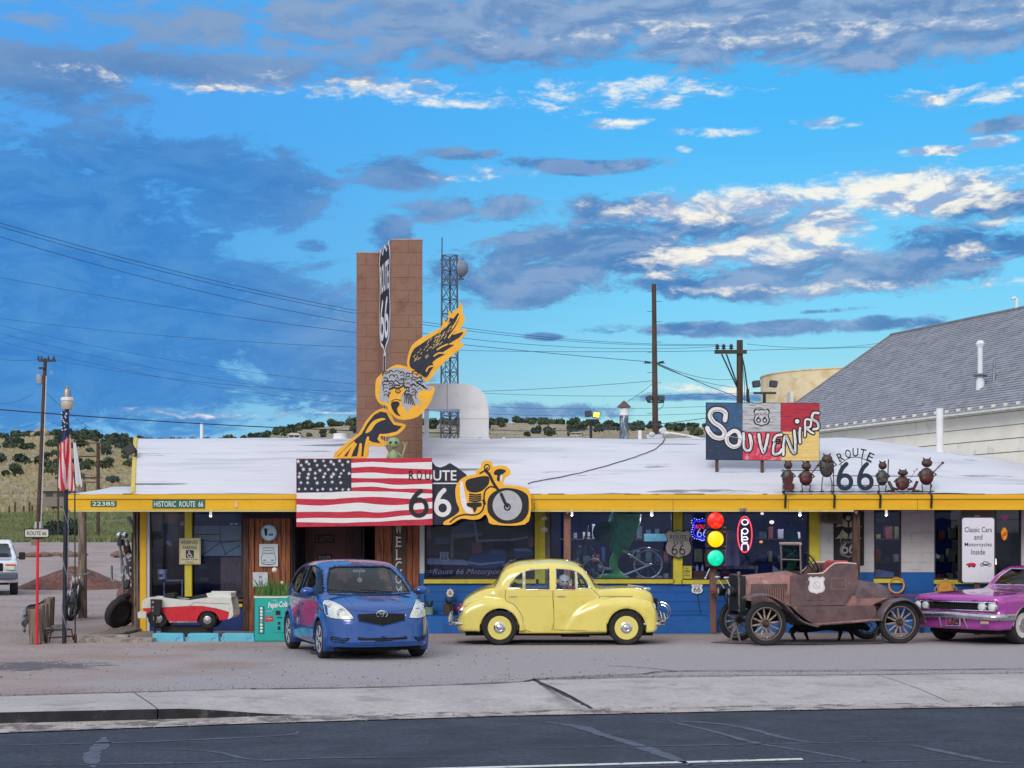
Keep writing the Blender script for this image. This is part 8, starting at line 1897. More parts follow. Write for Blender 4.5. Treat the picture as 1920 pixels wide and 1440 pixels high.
for sg in (-1,1):     # louvred bonnet sides
    mb = MB(); mb.box((x_(440),sg*.345,.62),(x_(736),sg*.375,z_t(480))); s_ = mb.bl('bonnet_side',M_r2,rdw)
    for k in range(9):
        xx = x_(560+k*19); mb = MB(); mb.cbox((xx,sg*.385,.86),(.018,.03,.26),None,.004); mb.bl('louvre',M_r1,s_)
    side = [(738,655),(738,415),(860,404),(1000,400),(1090,388),(1170,370),(1240,346),(1292,322),(1302,400),(1290,480),(1265,560),(1190,648)]
    slab(side,sg*.50,sg*.53,M_r2,'body_side',sm=0)
    dpo = [(858,414),(1036,408),(1036,590),(1020,608),(876,608),(860,592)]
    if sg < 0:
        mb = MB(); mb.prism([TT(*p) for p in dpo],-.5335,-.53); dr_ = mb.bl('door',M_r2,rdw)
        mb = MB(); mb.tube([(TT(*p)[0],-.534,TT(*p)[1]) for p in dpo],.006,5,True); mb.bl('door_bead',M_r3,dr_)
        mb = MB(); mb.tube([(TT(*p)[0],-.534,TT(*p)[1]) for p in [(1078,436),(1194,436),(1194,522),(1078,522)]],.006,5,True); mb.bl('panel_bead',mat('bead_pale',(150,134,134),.7),rdw)
        a,b = TT(952,490); mb = MB(); mb.prism([(u,v) for u,v in shield(a,b,.31,.31)],-.540,-.5365); sh2 = mb.bl('door_shield',M_swht,rdw)
        mb = MB(); mb.strip([(a+.062*cos(q),b+.062*sin(q)) for q in [2*pi*i/24 for i in range(24)]],.006,-.5425,closed=True); mb.strip([(a-.04,b+.04),(a+.04,b-.04)],.006,-.5428); mb.bl('circle_mark',mat('mark_grey',(140,140,150)),sh2)
        mb = MB(); mb.strip([(u,v) for u,v in shield(a,b,.28,.28)],.004,-.5418,closed=True); mb.bl('shield_line',mat('mark_grey',(140,140,150)),sh2)
    mb = MB(); mb.tube([(TT(*p)[0],sg*.515,TT(*p)[1]) for p in smooth_pts([(880,402),(1000,394),(1060,350),(1112,318),(1200,314),(1288,322)],4,False)],.013,6); mb.bls('cockpit_rim',mat('rim_cream',(206,190,180),.6),rdw)
    slab([(1000,400),(1060,352),(1112,320),(1288,324),(1290,400),(1250,345),(1170,372),(1090,390)],sg*.49,sg*.515,M_r2,'quarter_panel')
    # fenders
    def sheet(pts,y0,y1,m,name,k=5,edge=True,th=.012,crown=.03):
        L = [TT(*p) for p in smooth_pts(pts,k,False)]; vs = []; n = 6
        for i,(a,b) in enumerate(L):
            d = Vector((L[min(len(L)-1,i+1)][0]-L[max(0,i-1)][0],L[min(len(L)-1,i+1)][1]-L[max(0,i-1)][1])).normalized(); nn = Vector((-d.y,d.x))
            for j in range(n+1):
                t = j/n; c_ = crown*(1-(2*t-1)**2); vs.append((a+nn.x*(c_-crown),(y0+(y1-y0)*t)*1.0,b+nn.y*(c_-crown)))
        mb = MB(); mb.add(vs,[(i*(n+1)+j,i*(n+1)+j+1,(i+1)*(n+1)+j+1,(i+1)*(n+1)+j) for i in range(len(L)-1) for j in range(n)]); o = mb.build(name,m,rdw,local=True,smooth=True,angle=60)
        so_ = o.modifiers.new('s','SOLIDIFY'); so_.thickness = th; so_.offset = 0
        if edge:
            mb = MB(); mb.tube([(vs[i*(n+1)][0],vs[i*(n+1)][1],vs[i*(n+1)][2]) for i in range(len(L))],.012,5); mb.bls('fender_bead',M_r3,o)
        return o
    sheet([(318,592),(326,575),(380,556),(480,550),(560,572),(640,622),(700,682),(780,752),(860,785),(915,796)],sg*.86,sg*.56,M_r3,'front_fender')
    sheet([(915,796),(1150,782),(1430,762)],sg*.84,sg*.55,M_r1,'running_board',3,True,.03,0)
    sheet([(1425,764),(1438,720),(1470,665),(1520,620),(1580,598),(1650,594),(1720,622),(1770,672),(1802,725),(1822,782)],sg*.86,sg*.54,M_r3,'rear_fender')
    slab([(740,656),(1430,652),(1450,690),(1430,758),(1150,780),(920,792),(860,760),(780,700)],sg*.55,sg*.57,M_r2,'splash_apron')
    slab([(740,658),(760,705),(860,780),(915,792),(800,800),(740,800),(690,760),(680,690),(700,640)],sg*.50,sg*.55,M_under,'inner_apron')
mb = MB(); a0 = [TT(1288,322),TT(1302,400),TT(1290,480),TT(1265,560)]
vs = [(a,y,b) for a,b in a0 for y in (-.52,.52)]; mb.add(vs,[(0,1,3,2),(2,3,5,4),(4,5,7,6)]); mb.bl('back_panel',M_r2,rdw)
mb = MB(); mb.cbox((x_(1215),0,z_t(355)),(.12,.95,.26),Matrix.Rotation(.2,3,'Y'),.04); mb.cbox((x_(1130),0,z_t(450)),(.4,.95,.14),None,.04); mb.bls('seat',mat('seat_red',(176,70,82),.7,var=.2),rdw)
mb = MB(); mb.box((x_(738),-.5,.62),(x_(1290),.5,.66)); mb.bl('floor',M_under,rdw)
loft([(x_(1285),.46,z_t(640),z_t(428)),(x_(1330),.46,z_t(640),z_t(442)),(x_(1450),.45,z_t(640),z_t(462)),(x_(1560),.43,z_t(640),z_t(482)),(x_(1615),.38,z_t(640),z_t(510)),(x_(1640),.30,z_t(630),z_t(560))],mat('deck_grey',(108,92,98),.6,.15,var=.15,vs=3,c2=(88,72,80),bump=.3,bs=30),'rear_deck',ex=3)
slab([(1262,560),(1300,600),(1560,594),(1450,640),(1420,655),(1190,655)],-.50,.50,M_r1,'rear_sill')
mb = MB(); mb.box((x_(350),-.26,.58),(x_(408),.26,z_t(418))); rad = mb.bl('radiator',mat('radiator_dark',(36,44,44),.5,.3,var=.3,vs=20),rdw)
mb = MB(); mb.tube([(x_(352),yy,zz) for yy,zz in [(-.27,.58),(-.27,1.16),(-.2,z_t(410)),(.2,z_t(410)),(.27,1.16),(.27,.58)]],.02,6); mb.bls('radiator_shell',M_r3,rad)
mb = MB(); mb.cyl((x_(390),0,z_t(415)),(x_(390),0,z_t(385)),.03,n=10); mb.bl('radiator_cap',mat('cap_grey',(120,120,118),.5,.5),rdw)
for sg in (-1,1):
    mb = MB(); c_ = (x_(290),sg*.30,z_t(540)); mb.lathe([(.03,-.09),(.07,-.06),(.095,0),(.10,.05),(.092,.06)],c_,(-1,0,0),20); h_ = mb.bls('headlamp',mat('lamp_black',(28,30,34),.35,.3),rdw); mb = MB(); mb.lathe([(.09,.05),(.05,.065),(.002,.07)],c_,(-1,0,0),20); mb.bls('lens',mat('lens_warm',(170,160,130),.15),h_)
    mb = MB(); mb.tube([(x_(310),sg*.30,z_t(560)),(x_(350),sg*.28,.62)],.012,5); mb.bl('lamp_bracket',M_under,rdw)
    mb = MB(); mb.ball((x_(265)+.0,sg*.25+.1,z_t(432)),(.06,.05,.025),10,6); mb.tube([(x_(265),sg*.25+.1,z_t(440)),(x_(300),sg*.2,z_t(520))],.008,5); mb.bls('cowl_lamp',M_chrome,rdw)
    # windscreen posts
    mb = MB(); mb.tube([(x_(832),sg*.48,z_t(400)),(x_(824),sg*.48,z_t(160))],.016,6); mb.bl('windscreen_post',mat('post_dull',(124,112,110),.5,.3),rdw)
mb = MB(); mb.tube([(x_(220),.5,z_t(365)),(x_(185),.5,z_t(440))],.012,5); mb.ball((x_(185),.5,z_t(442)),.025); mb.bl('horn',M_chrome,rdw)
mb = MB(); mb.tube([(x_(824),-.5,z_t(162)),(x_(824),.5,z_t(162))],.028,8); mb.tube([(x_(828),-.48,z_t(290)),(x_(828),.48,z_t(290))],.008,6); mb.bls('windscreen_frame',mat('frame_pale',(176,156,146),.6),rdw)
mb = MB(); mb.box((x_(828),-.47,z_t(398)),(x_(828)+.006,.47,z_t(165))); mb.bl('windscreen',glass('old_glass',(.7,.74,.74),.9),rdw)
mb = MB(); c_ = Vector((x_(962),-.22,z_t(312))); axv = Vector((1.0,0,.62)); mb.torus(c_,.205,.014,axv,30,6); mb.tube([c_,(x_(870),-.22,z_t(420))],.014,6)
u = axv.normalized().orthogonal().normalized(); w_ = axv.normalized().cross(u)
for k in range(4): a = k*pi/2+.5; mb.tube([c_,c_+u*.2*cos(a)+w_*.2*sin(a)],.008,5)
mb.bls('steering_wheel',M_rubber,rdw)
mb = MB(); mb.tube([(x_(1035),-.3,z_t(385)),(x_(1030),-.3,z_t(330))],.008,5); mb.tube([(x_(1040),.2,z_t(385)),(x_(1075),.2,z_t(325))],.008,5); mb.bl('lever',M_under,rdw)
mb = MB(); mb.box((x_(350),-.30,.50),(x_(1640),-.22,.58)); mb.box((x_(350),.22,.50),(x_(1640),.30,.58)); mb.cyl((0,-.66,.38),(0,.66,.38),.025,n=8); mb.cyl((2.5,-.66,.38),(2.5,.66,.38),.04,n=10); mb.ball((2.5,0,.38),.13); mb.box((x_(500),-.2,.42),(x_(760),.2,.7)); mb.bl('chassis',M_under,rdw)
def spoke_wheel(c,sd,steer=0):
    e = bpy.data.objects.new('wheel',None); COL.objects.link(e); e.parent = rdw; e.location = c; e.rotation_euler = (0,0,steer); OFF[e.name] = Vector((0,0,0))
    mb = MB(); mb.lathe([(.30,-.035),(.33,-.05),(.365,-.045),(.385,-.02),(.385,.02),(.365,.045),(.33,.05),(.30,.035)],(0,0,0),(0,1,0),40,False); mb.bls('tyre',M_tyre,e)
    mb = MB(); mb.lathe([(.265,-.025),(.305,-.03),(.31,0),(.305,.03),(.265,.025),(.262,0),(.265,-.025)],(0,0,0),(0,1,0),36,False); mb.build('rim',mat('felloe',(66,58,60),.6,var=.2),e,local=True,smooth=True,angle=50)
    mb = MB(); mb.tube([(.285*cos(2*pi*i/36),-.032*1,.285*sin(2*pi*i/36)) for i in range(36)],.006,4,True); mb.bl('rim_edge',mat('felloe_pale',(150,136,132),.6),e)
    for k in range(12):
        a = 2*pi*k/12+.13; mb = MB(); mb.tube([(.05*cos(a),0,.05*sin(a)),(.12*cos(a),0,.12*sin(a)),(.265*cos(a),0,.265*sin(a))],[.016,.019,.014],6); mb.bls('spoke',mat('spoke_wood',(160,148,138),.75,var=.3,vs=20,c2=(110,92,84)),e)
    mb = MB(); mb.lathe([(.06,-.05),(.07,-.02),(.07,.02),(.055,.05),(.035,.07),(.03,.095),(.002,.10)],(0,0,0),(0,sd,0),16); mb.bls('hub',mat('hub_rust',(82,66,64),.5,.4,var=.2),e)
for sd in (-1,1): spoke_wheel((0,sd*.71,.382),sd,radians(4)); spoke_wheel((2.5,sd*.71,.382),sd)
for px,Y,lab in ((1378,28.9,'small grey axle stand behind the roadster front wheel'),(1648,29.3,'small grey axle stand behind the roadster rear wheel')):
    c = (X(px,Y),Y,0); t = thing('axle_stand',lab,'axle stand',c)
    for a in (-1,1):
        for b in (-1,1): mb = MB(); mb.tube([(c[0]+a*.09,Y+b*.08,0),(c[0]+a*.02,Y+b*.02,.30)],.014,4); mb.build('leg',mat('stand_grey',(120,120,122),.6,.3),t)
    mb = MB(); mb.cyl((c[0],Y,.28),(c[0],Y,.34),.035,n=8); mb.tube([(c[0]-.06,Y-.05,.1),(c[0]+.06,Y-.05,.1)],.01,4); mb.build('saddle',mat('stand_grey',(120,120,122)),t)
# dog under the roadster
Yg = 29.2; dg = thing('black_dog','black dog standing in the shadow under the rusty roadster','dog',(X(1545,Yg),Yg,0)); M_dog = mat('dog_black',(15,15,19),.8)
def skin(name,verts,edges,radii,m,parent,loc,sub=1):
    me = bpy.data.meshes.new(name); me.from_pydata([tuple(Vector(v)) for v in verts],edges,[]); o = bpy.data.objects.new(name,me); COL.objects.link(o)
    o.modifiers.new('k','SKIN');
    if not me.skin_vertices:
        return o
    for i,r in enumerate(radii): me.skin_vertices[0].data[i].radius = (r,r)
    me.skin_vertices[0].data[0].use_root = True
    if sub: s = o.modifiers.new('s','SUBSURF'); s.levels = sub; s.render_levels = sub
    me.materials.append(m); o.parent = parent; OFF[o.name] = Vector((0,0,0)); return o
g0 = lambda px,py,dy=0: (X(px,Yg)-X(1545,Yg),dy,Z(py,Yg))
mb = MB()
def limb(L,r): mb.tube([Vector((X(1545,Yg),Yg,0))+Vector(q_) for q_ in smooth_pts(L,3,False)],r,10)
limb([g0(1489,1177),g0(1500,1174),g0(1530,1173),g0(1560,1172),g0(1585,1173),g0(1602,1178)],[.05,.075,.10,.115,.12,.115,.11,.10,.095,.10,.11,.11,.105,.10,.085,.05][:16])
for a,b,c_,dy in ((1490,1484,1489,-.07),(1513,1512,1516,.07),(1575,1574,1571,-.07),(1594,1598,1601,.07)):
    limb([g0(a,1178,dy),g0(b,1188,dy),g0(c_,1199,dy),g0(c_-2,1203.5,dy),g0(c_-6,1204.3,dy)],[.06,.05,.045,.035,.03,.026,.024,.022,.022,.022,.022,.024,.02])
limb([g0(1600,1176),g0(1612,1172),g0(1622,1176),g0(1630,1180)],[.08,.08,.075,.075,.075,.07,.06,.055,.045,.03])
limb([g0(1489,1176),g0(1482,1180),g0(1480,1188)],[.025,.02,.018,.016,.012,.01,.008])
mb.build('body',M_dog,dg,smooth=True)
for dy in (-.05,.05):
    e_ = MB(); c = Vector((X(1618,Yg),Yg+dy,Z(1171,Yg))); e_.tube([c,c+Vector((0,dy*.4,.03)),c+Vector((-.02,dy*.8,-.03))],[.03,.02,.008],6); e_.build('ear',M_dog,dg,smooth=True)
# ------------------------------------------------ white pickup on the left
M_tp = mat('white_truck',(214,220,232),.3,var=.03,coat=.5); topT = curve([-.05,.0,.1,2.0,2.15,2.35,3.6,4.0,4.3,5.2,5.35,5.42],[.9,1.2,1.27,1.27,1.5,1.86,1.88,1.55,1.25,1.17,1.08,.8])
def Ft0(x,y,z):
    a = np.abs(y); w = .98-.30*np.maximum(z-1.15,0); sl = (topT(x+.03)-topT(x-.03))/.06
    g = smax(smax(a-w,(z-topT(x))/np.sqrt(1+sl**2),.09),.42-z,.05); return smax(smax(g,x-5.38+.1*(a/.9)**3,.07),.03-x,.07)
tw_ = [(3.85,1.25),(3.45,1.68),(2.55,1.70),(2.45,1.22)]
def cutsT(x,y,z):
    g = Ft0(x,y,z)
    for cx in (1.1,4.5): g = np.maximum(g,-np.maximum(np.hypot(x-cx,z-.40)-.44,.55-np.abs(y)))
    g = np.maximum(g,-np.maximum(np.maximum(Ft0(x,y,z)+.06,.7-z),np.maximum(2.4-x,x-4.1))); g = np.maximum(g,-np.maximum(polydist(x,z,tw_),.4-np.abs(y))); g = np.maximum(g,-np.maximum(polydist(y,z,[(-.78,1.27),(.78,1.27),(.66,1.72),(-.66,1.72)]),3.2-x))
    return np.maximum(g,-np.maximum(np.maximum(.75-z,np.abs(y)-.86),np.maximum(x-2.2,.12-x)))
ht = Vector((.30,-.954,0)).normalized(); lt_ = Vector((-ht.y,ht.x,0)); ot = Vector((-17.0,54.6,0))-ht*4.5-lt_*.85
tk = thing('white_pickup','white pickup truck cut by the left edge of the dirt lot','truck',(ot.x,ot.y,0),rotz=math.atan2(ht.y,ht.x))
car = Car(tk,Ft0,cutsT,(-.1,-1.1,.35),(5.5,1.1,2.0),.05,[*[('door',lambda x,y,z,s=s: (x > 2.5) & (x < 4.0) & (z < 1.22) & (y*s > .7),M_tp) for s in (-1,1)],('bonnet',lambda x,y,z: (x > 4.1) & (z > 1.08) & (np.abs(y) < .8),M_tp)],M_tp)
for sd in 'rl': car.patch('window',tw_,sd,M_cglass,-.01,1); car.line('window_seal',tw_,sd,.015,M_rubber,0,1,True)
car.patch('windscreen',[(-.78,1.27),(.78,1.27),(.66,1.72),(-.66,1.72)],'f',M_cglass,-.01,1)
for sd in (-1,1):
    for wx_ in (1.1,4.5): car_wheel(tk,(wx_,sd*.85,.39),.39,.26,sd,.6,M_grey,M_chrome)
    mb = MB(); mb.cbox((4.05,sd*1.12,1.32),(.12,.22,.26),None,.03); mb.tube([(4.08,sd*.9,1.25),(4.05,sd*1.08,1.28)],.02,6); mb.bl('mirror',M_rubber,tk)
    mb = MB(); mb.cbox((5.34,sd*.72,.92),(.08,.34,.14),None,.02); mb.bl('headlight',mat('headlight_glass',(196,206,206)),tk); mb = MB(); mb.cbox((5.33,sd*.74,1.03),(.08,.34,.07),None,.02); mb.bl('indicator',mat('indicator_amber',(206,120,50),.3),tk)
mb = MB(); mb.cbox((5.42,0,.66),(.14,1.95,.24),None,.04); mb.bl('bumper',mat('bumper_grey',(100,106,120),.4,.5),tk); mb = MB(); mb.cbox((5.37,0,.95),(.05,1.0,.28),None,.02); mb.bl('grille',M_under,tk)
mb = MB(); mb.cbox((3.1,0,1.1),(.3,1.4,.6),None,.05); mb.box((.3,-.7,.35),(5,.7,.5)); mb.bl('underbody',M_under,tk)
# ------------------------------------------------ old motorcycle leaning at the post
Yk_ = 37.3; K0 = Vector((X(136,Yk_),Yk_,0)); mk = thing('leaning_motorcycle','old dark motorcycle with worn wheels leaning by the timber post','motorcycle',K0); M_mk = mat('bike_dark',(44,46,58),.5,.3,var=.3,vs=8,c2=(84,80,86))
dl = Vector((.25,-.97,0)); pp_ = lambda l,s,z: K0+dl*l+Vector((.97,.25,0))*(s+.14*z-.05)+Vector((0,0,z))
for l,r,st_ in ((.62,.30,.5),(-.62,.30,0)):
    mb = MB(); axw = (Vector((.97,.25,0))*cos(st_)+dl*sin(st_)-Vector((0,0,.14))); mb.torus(pp_(l,0,r),r-.04,.05,axw,30,8); w_o = mb.build('wheel',M_tyre,mk,smooth=True); mb = MB(); mb.torus(pp_(l,0,r),r-.085,.012,axw,26,5)
    un = axw.normalized().orthogonal().normalized(); wn = axw.normalized().cross(un)
    for k in range(12): a = k*pi/6; mb.tube([pp_(l,0,r),pp_(l,0,r)+un*(r-.085)*cos(a)+wn*(r-.085)*sin(a)],.004,3)
    mb.build('spokes',M_steel,w_o)
mb = MB()
for s in (-.08,.08): mb.tube([pp_(.62,s,.3),pp_(.5,s,.7),pp_(.40,s,1.02)],.022,7)
mb.build('fork',M_steel,mk,smooth=True)
mb = MB(); mb.tube(smooth_pts([pp_(.22,-.42,1.0),pp_(.35,-.3,1.07),pp_(.42,-.1,1.05),pp_(.42,.1,1.05),pp_(.35,.3,1.07),pp_(.22,.42,1.0)],3,False),.014,6); mb.build('handlebar',M_steel,mk,smooth=True)
mb = MB(); mb.ball(pp_(.5,0,.92),.09,14,9); mb.build('headlamp',mat('lamp_pale',(180,170,172),.3,.3),mk,smooth=True)
mb = MB(); mb.ball(pp_(.12,0,.83),(.16,.26,.12),14,9); mb.build('tank',mat('tank_rose',(112,84,96),.5,var=.3,vs=6,c2=(180,170,176),cs=(.55,.62)),mk,smooth=True)
mb = MB(); mb.ball(pp_(-.35,0,.78),(.13,.28,.06),12,8); mb.build('saddle',M_rubber,mk,smooth=True)
mb = MB(); mb.tube([pp_(.38,0,.95),pp_(.2,0,.75),pp_(-.25,0,.7),pp_(-.62,0,.32),pp_(.0,0,.3),pp_(.3,0,.4),pp_(.38,0,.9)],.022,7); mb.build('frame',M_mk,mk)
mb = MB(); mb.ball(pp_(.0,0,.42),(.16,.2,.17),12,8)
for s in (-.17,.17): mb.tube([pp_(.2,s*.6,.6),pp_(.15,s,.35),pp_(-.3,s,.25),pp_(-.75,s,.28)],.035,7)
mb.build('engine',mat('engine_old',(70,74,86),.45,.6,var=.3,vs=10),mk,smooth=True)
for l in (.62,-.62): mb = MB(); mb.tube([pp_(l+.32*cos(a),0,.3+.33*sin(a)) for a in [radians(g) for g in range(20,161,12)]],.06,8); mb.build('mudguard',M_mk,mk,smooth=True)
# ================================================================ behind and beyond
# ---- large shingled hall on the right
ax_d = Vector((-.3636,.9316,0)); gd = Vector((.9316,.3636,0))       # along the hall / across it
E0 = Vector((7.15,45.6,0)); EZ = 5.0; RZ_ = 7.91; GW = 4.49; LEN = 20.0
hall = thing('shingled_hall','large white clapboard hall with grey shingle roof rising behind the shop','building',(E0.x,E0.y,0))
M_clap = mat('clapboard',(232,228,214),.7,var=.04,vs=2,bump=.2,bs=20,c2=(212,206,194),cs=(.56,.7)); M_shg = mat('shingle_grey',(150,153,162),.9,var=.16,vs=3,bump=.6,bs=30,c2=(132,135,146),cs=(.5,.62),detail=8,stretch=(1,1,1))
mb = MB(); a,b = E0,E0-ax_d*LEN; nrm_ = Vector((-.9316,-.3636,0))
core = [(E0.x,E0.y),((E0-ax_d*LEN).x,(E0-ax_d*LEN).y),((E0-ax_d*LEN+gd*2*GW).x,(E0-ax_d*LEN+gd*2*GW).y),((E0+gd*2*GW).x,(E0+gd*2*GW).y)]
mb.prism(core,0,EZ-.05,'z'); mb.build('wall',mat('clap_groove',(150,146,140),.8),hall)
z = 2.0;
while z < EZ-.12:
    h_ = .30; mb = MB(); p0 = E0+nrm_*.002; p1 = E0-ax_d*LEN+nrm_*.002
    vs = [(*(p0+nrm_*.035).xy,z+.012),(*(p1+nrm_*.035).xy,z+.012),(*(p1+nrm_*.012).xy,z+h_-.006),(*(p0+nrm_*.012).xy,z+h_-.006),(*p0.xy,z+.012),(*p1.xy,z+.012),(*p1.xy,z+h_-.006),(*p0.xy,z+h_-.006)]
    mb.add(vs,[(0,1,2,3),(4,7,6,5),(0,4,5,1),(3,2,6,7)]); mb.build('siding_board',M_clap,hall); z += h_
# roof slope in stepped shingle courses
eo = .38; slope = Vector((gd.x*GW,gd.y*GW,RZ_-EZ)); eave0 = E0-gd*eo+Vector((0,0,EZ-eo*(RZ_-EZ)/GW)); up = (slope).normalized(); Ls = (slope*(1+eo/GW)).length; nrmR = Vector((up.x,up.y,up.z)).cross(-ax_d).normalized()
if nrmR.z < 0: nrmR = -nrmR
mb = MB(); NCo = 46
for j in range(NCo):
    t0 = Ls*j/NCo; t1 = Ls*(j+1.25)/NCo; n_s = 40
    for i in range(n_s):
        s0 = -.25+(LEN+.25)*(i+(.5 if j % 2 else 0)*0)/n_s; s1 = -.25+(LEN+.25)*(i+1)/n_s
        o_ = .016+R.uniform(-.003,.004)
        A_ = eave0-ax_d*s0; B_ = eave0-ax_d*s1
        v4 = [A_+up*t0+nrmR*(o_+.012),B_+up*t0+nrmR*(o_+.012),B_+up*t1+nrmR*.004,A_+up*t1+nrmR*.004,A_+up*t0,B_+up*t0]
        mb.add(v4,[(0,1,2,3),(4,5,1,0)])
rf_ = mb.build('roof',M_shg,hall); rf_['kind'] = 'stuff'
# far slope + gable end
mb = MB(); A_ = E0+Vector((0,0,EZ)); Rg = E0+gd*GW+Vector((0,0,RZ_)); B_ = E0+gd*2*GW+Vector((0,0,EZ)); far = -ax_d*LEN
mb.add([A_,Rg,B_],[(0,1,2)]); mb.build('gable',M_clap,hall); mb = MB(); mb.add([Rg+ax_d*.25,B_+gd*.3+ax_d*.25-Vector((0,0,.2)),B_+gd*.3+far-Vector((0,0,.2)),Rg+far],[(0,1,2,3)]); mb.build('roof_back',M_shg,hall)
mb = MB(); mb.tube([Rg+ax_d*.25+Vector((0,0,.03)),Rg+far+Vector((0,0,.03))],.05,6); mb.tube([eave0+ax_d*.25+nrmR*.02,Rg+ax_d*.25+Vector((0,0,.03))],.035,6); mb.build('ridge_cap',mat('ridge_grey',(120,122,130),.8),hall)
# eave board and rafter tails
mb = MB(); q0 = eave0+Vector((0,0,-.02)); mb.tube([q0+ax_d*.2,q0-ax_d*LEN],.03,4); mb.build('eave_board',mat('eave_white',(214,210,200),.7),hall)
k = 0; s = .1
while s < LEN:
    c = E0-ax_d*s-gd*.17+Vector((0,0,EZ-.20)); mb = MB(); mb.cbox(c,(.34,.075,.13),Matrix.Rotation(math.atan2(gd.y,gd.x),3,'Z')); mb.build('rafter_tail',M_clap,hall); s += .42
def on_roof(px,py):
    d = Vector(((px-960)/FPX,1,-(py-HY)/FPX)); o = Vector((0,0,EYE)); t = (eave0-o).dot(nrmR)/d.dot(nrmR); return o+d*t
p = on_roof(1838,728); st_ = thing('roof_stack','white ribbed stack with flared cowl standing on the shingle roof','chimney',p)
mb = MB(); mb.lathe([(.10,-.1),(.10,.12),(.065,.30),(.065,.32)],p,n=16); mb.build('base',M_duct,st_,smooth=True); mb = MB(); mb.lathe([(.16,0),(.17,.01),(.07,.06)],p+Vector((0,0,.28)),n=18); mb.build('storm_collar',mat('collar_dark',(80,84,90),.5),st_)
mb = MB(); mb.lathe([(.06,0),(.06,.66)],p+Vector((0,0,.30)),n=14); mb.build('pipe',M_duct,st_,smooth=True)
mb = MB(); mb.lathe([(.06,0),(.11,.10),(.06,.18),(.07,.12)],p+Vector((0,0,.94)),n=14); mb.build('cowl',M_duct,st_,smooth=True)
mb = MB(); mb.tube([p+Vector((.28,-.1,0)),p+Vector((.30,-.1,.62))],.03,6); mb.tube([p+Vector((.30,-.1,.1)),p+Vector((.10,0,.02))],.02,5); mb.build('brace',M_steel,st_)
p = Rg-ax_d*9.8;
for s_ in np.linspace(0,LEN,200):
    q_ = Rg-ax_d*s_;
    if 960+3000*q_.x/q_.y > 1905: p = q_; break
mb = MB(); mb.tube([p-Vector((0,0,.1)),p+Vector((0,0,.28)),p+Vector((-.05,0,.33)),p+Vector((-.14,0,.30))],.04,8); tag(mb.build('ridge_vent',M_duct,loc=p,smooth=True),'small hooked vent pipe on the ridge of the shingled hall','vent')
# ---- beige curved tank building
tb = thing('round_tank','pale beige round tank showing behind the shingled hall','tank',(X(1545,80),80,0)); mb = MB(); Yt_ = 80; zt_ = Z(690,Yt_); rt_ = 4.6; cx_ = X(1455,Yt_)+rt_
vs = []; mb.lathe([(rt_,0),(rt_,zt_),(rt_+.05,zt_),(rt_+.05,zt_+.06),(.01,zt_+.5)],(cx_,Yt_+rt_,0),n=64); mb.build('shell',mat('tank_beige',(226,212,178),.8,var=.04,vs=.8,c2=(210,190,146)),tb,smooth=True,angle=30)
c = P(1481,747,Yt_+1.4); mb = MB(); mb.box((c[0]-.08,c[1]-.6,c[2]-.25),(c[0]+.08,c[1]+.5,c[2]+.3)); mb.build('slot',mat('slot_white',(214,214,210)),tb)
# ---- lattice tower with dish
Yw_ = 92; tx0,tx1 = X(829,Yw_),X(857,Yw_); zb_,zt2 = 1.5,Z(478,Yw_); tw = thing('radio_tower','steel lattice radio tower with a round dish behind the pylon','tower',((tx0+tx1)/2,Yw_,zb_)); M_st = mat('tower_steel',(84,92,110),.6,.3)
wd = tx1-tx0; corners = [(tx0,Yw_),(tx1,Yw_),((tx0+tx1)/2,Yw_+wd*.87)]
taper = lambda z: 1.0+.25*(1-(z-zb_)/(zt2-zb_))
cxm,cym = (tx0+tx1)/2,Yw_+wd*.3
def cn(k,z): x,y = corners[k]; t = taper(z); return (cxm+(x-cxm)*t,cym+(y-cym)*t,z)
for k in range(3): mb = MB(); mb.tube([cn(k,zb_),cn(k,zt2)],.055,5); mb.build('leg',M_st,tw)
nb = 20
for j in range(nb):
    z0 = zb_+(zt2-zb_)*j/nb; z1 = zb_+(zt2-zb_)*(j+1)/nb; mb = MB()
    for k in range(3):
        l = (k+1) % 3; mb.tube([cn(k,z0),cn(l,z1)],.026,4); mb.tube([cn(l,z0),cn(k,z1)],.026,4); mb.tube([cn(k,z1),cn(l,z1)],.03,4)
    mb.build('brace',M_st,tw)
mb = MB(); mb.tube([cn(0,zt2-1.5),(cn(0,zt2)[0],cn(0,zt2)[1],zt2+1.0)],.035,5); mb.tube([(tx0-.1,Yw_,Z(487,Yw_)),(tx1+.4,Yw_,Z(487,Yw_))],.05,4); mb.tube([(tx0,Yw_,Z(523,Yw_)),(tx1+.4,Yw_,Z(523,Yw_))],.07,4); mb.tube([(tx1+.2,Yw_,Z(485,Yw_)),(tx1+.2,Yw_,Z(525,Yw_))],.06,5); mb.tube([(tx0-.1,Yw_-.1,zb_),(tx0+.3,Yw_-.1,zt2-3)],.03,4); mb.build('antenna_mount',M_st,tw)
c = (X(862,Yw_),Yw_,Z(503,Yw_)); mb = MB(); mb.lathe([(.02,.5),(.25,.45),(.46,.27),(.52,.05),(.52,0),(.30,-.1),(.05,-.14)],c,(1,-.25,0),24); mb.build('dish',mat('dish_grey',(120,134,156),.5),tw,smooth=True)
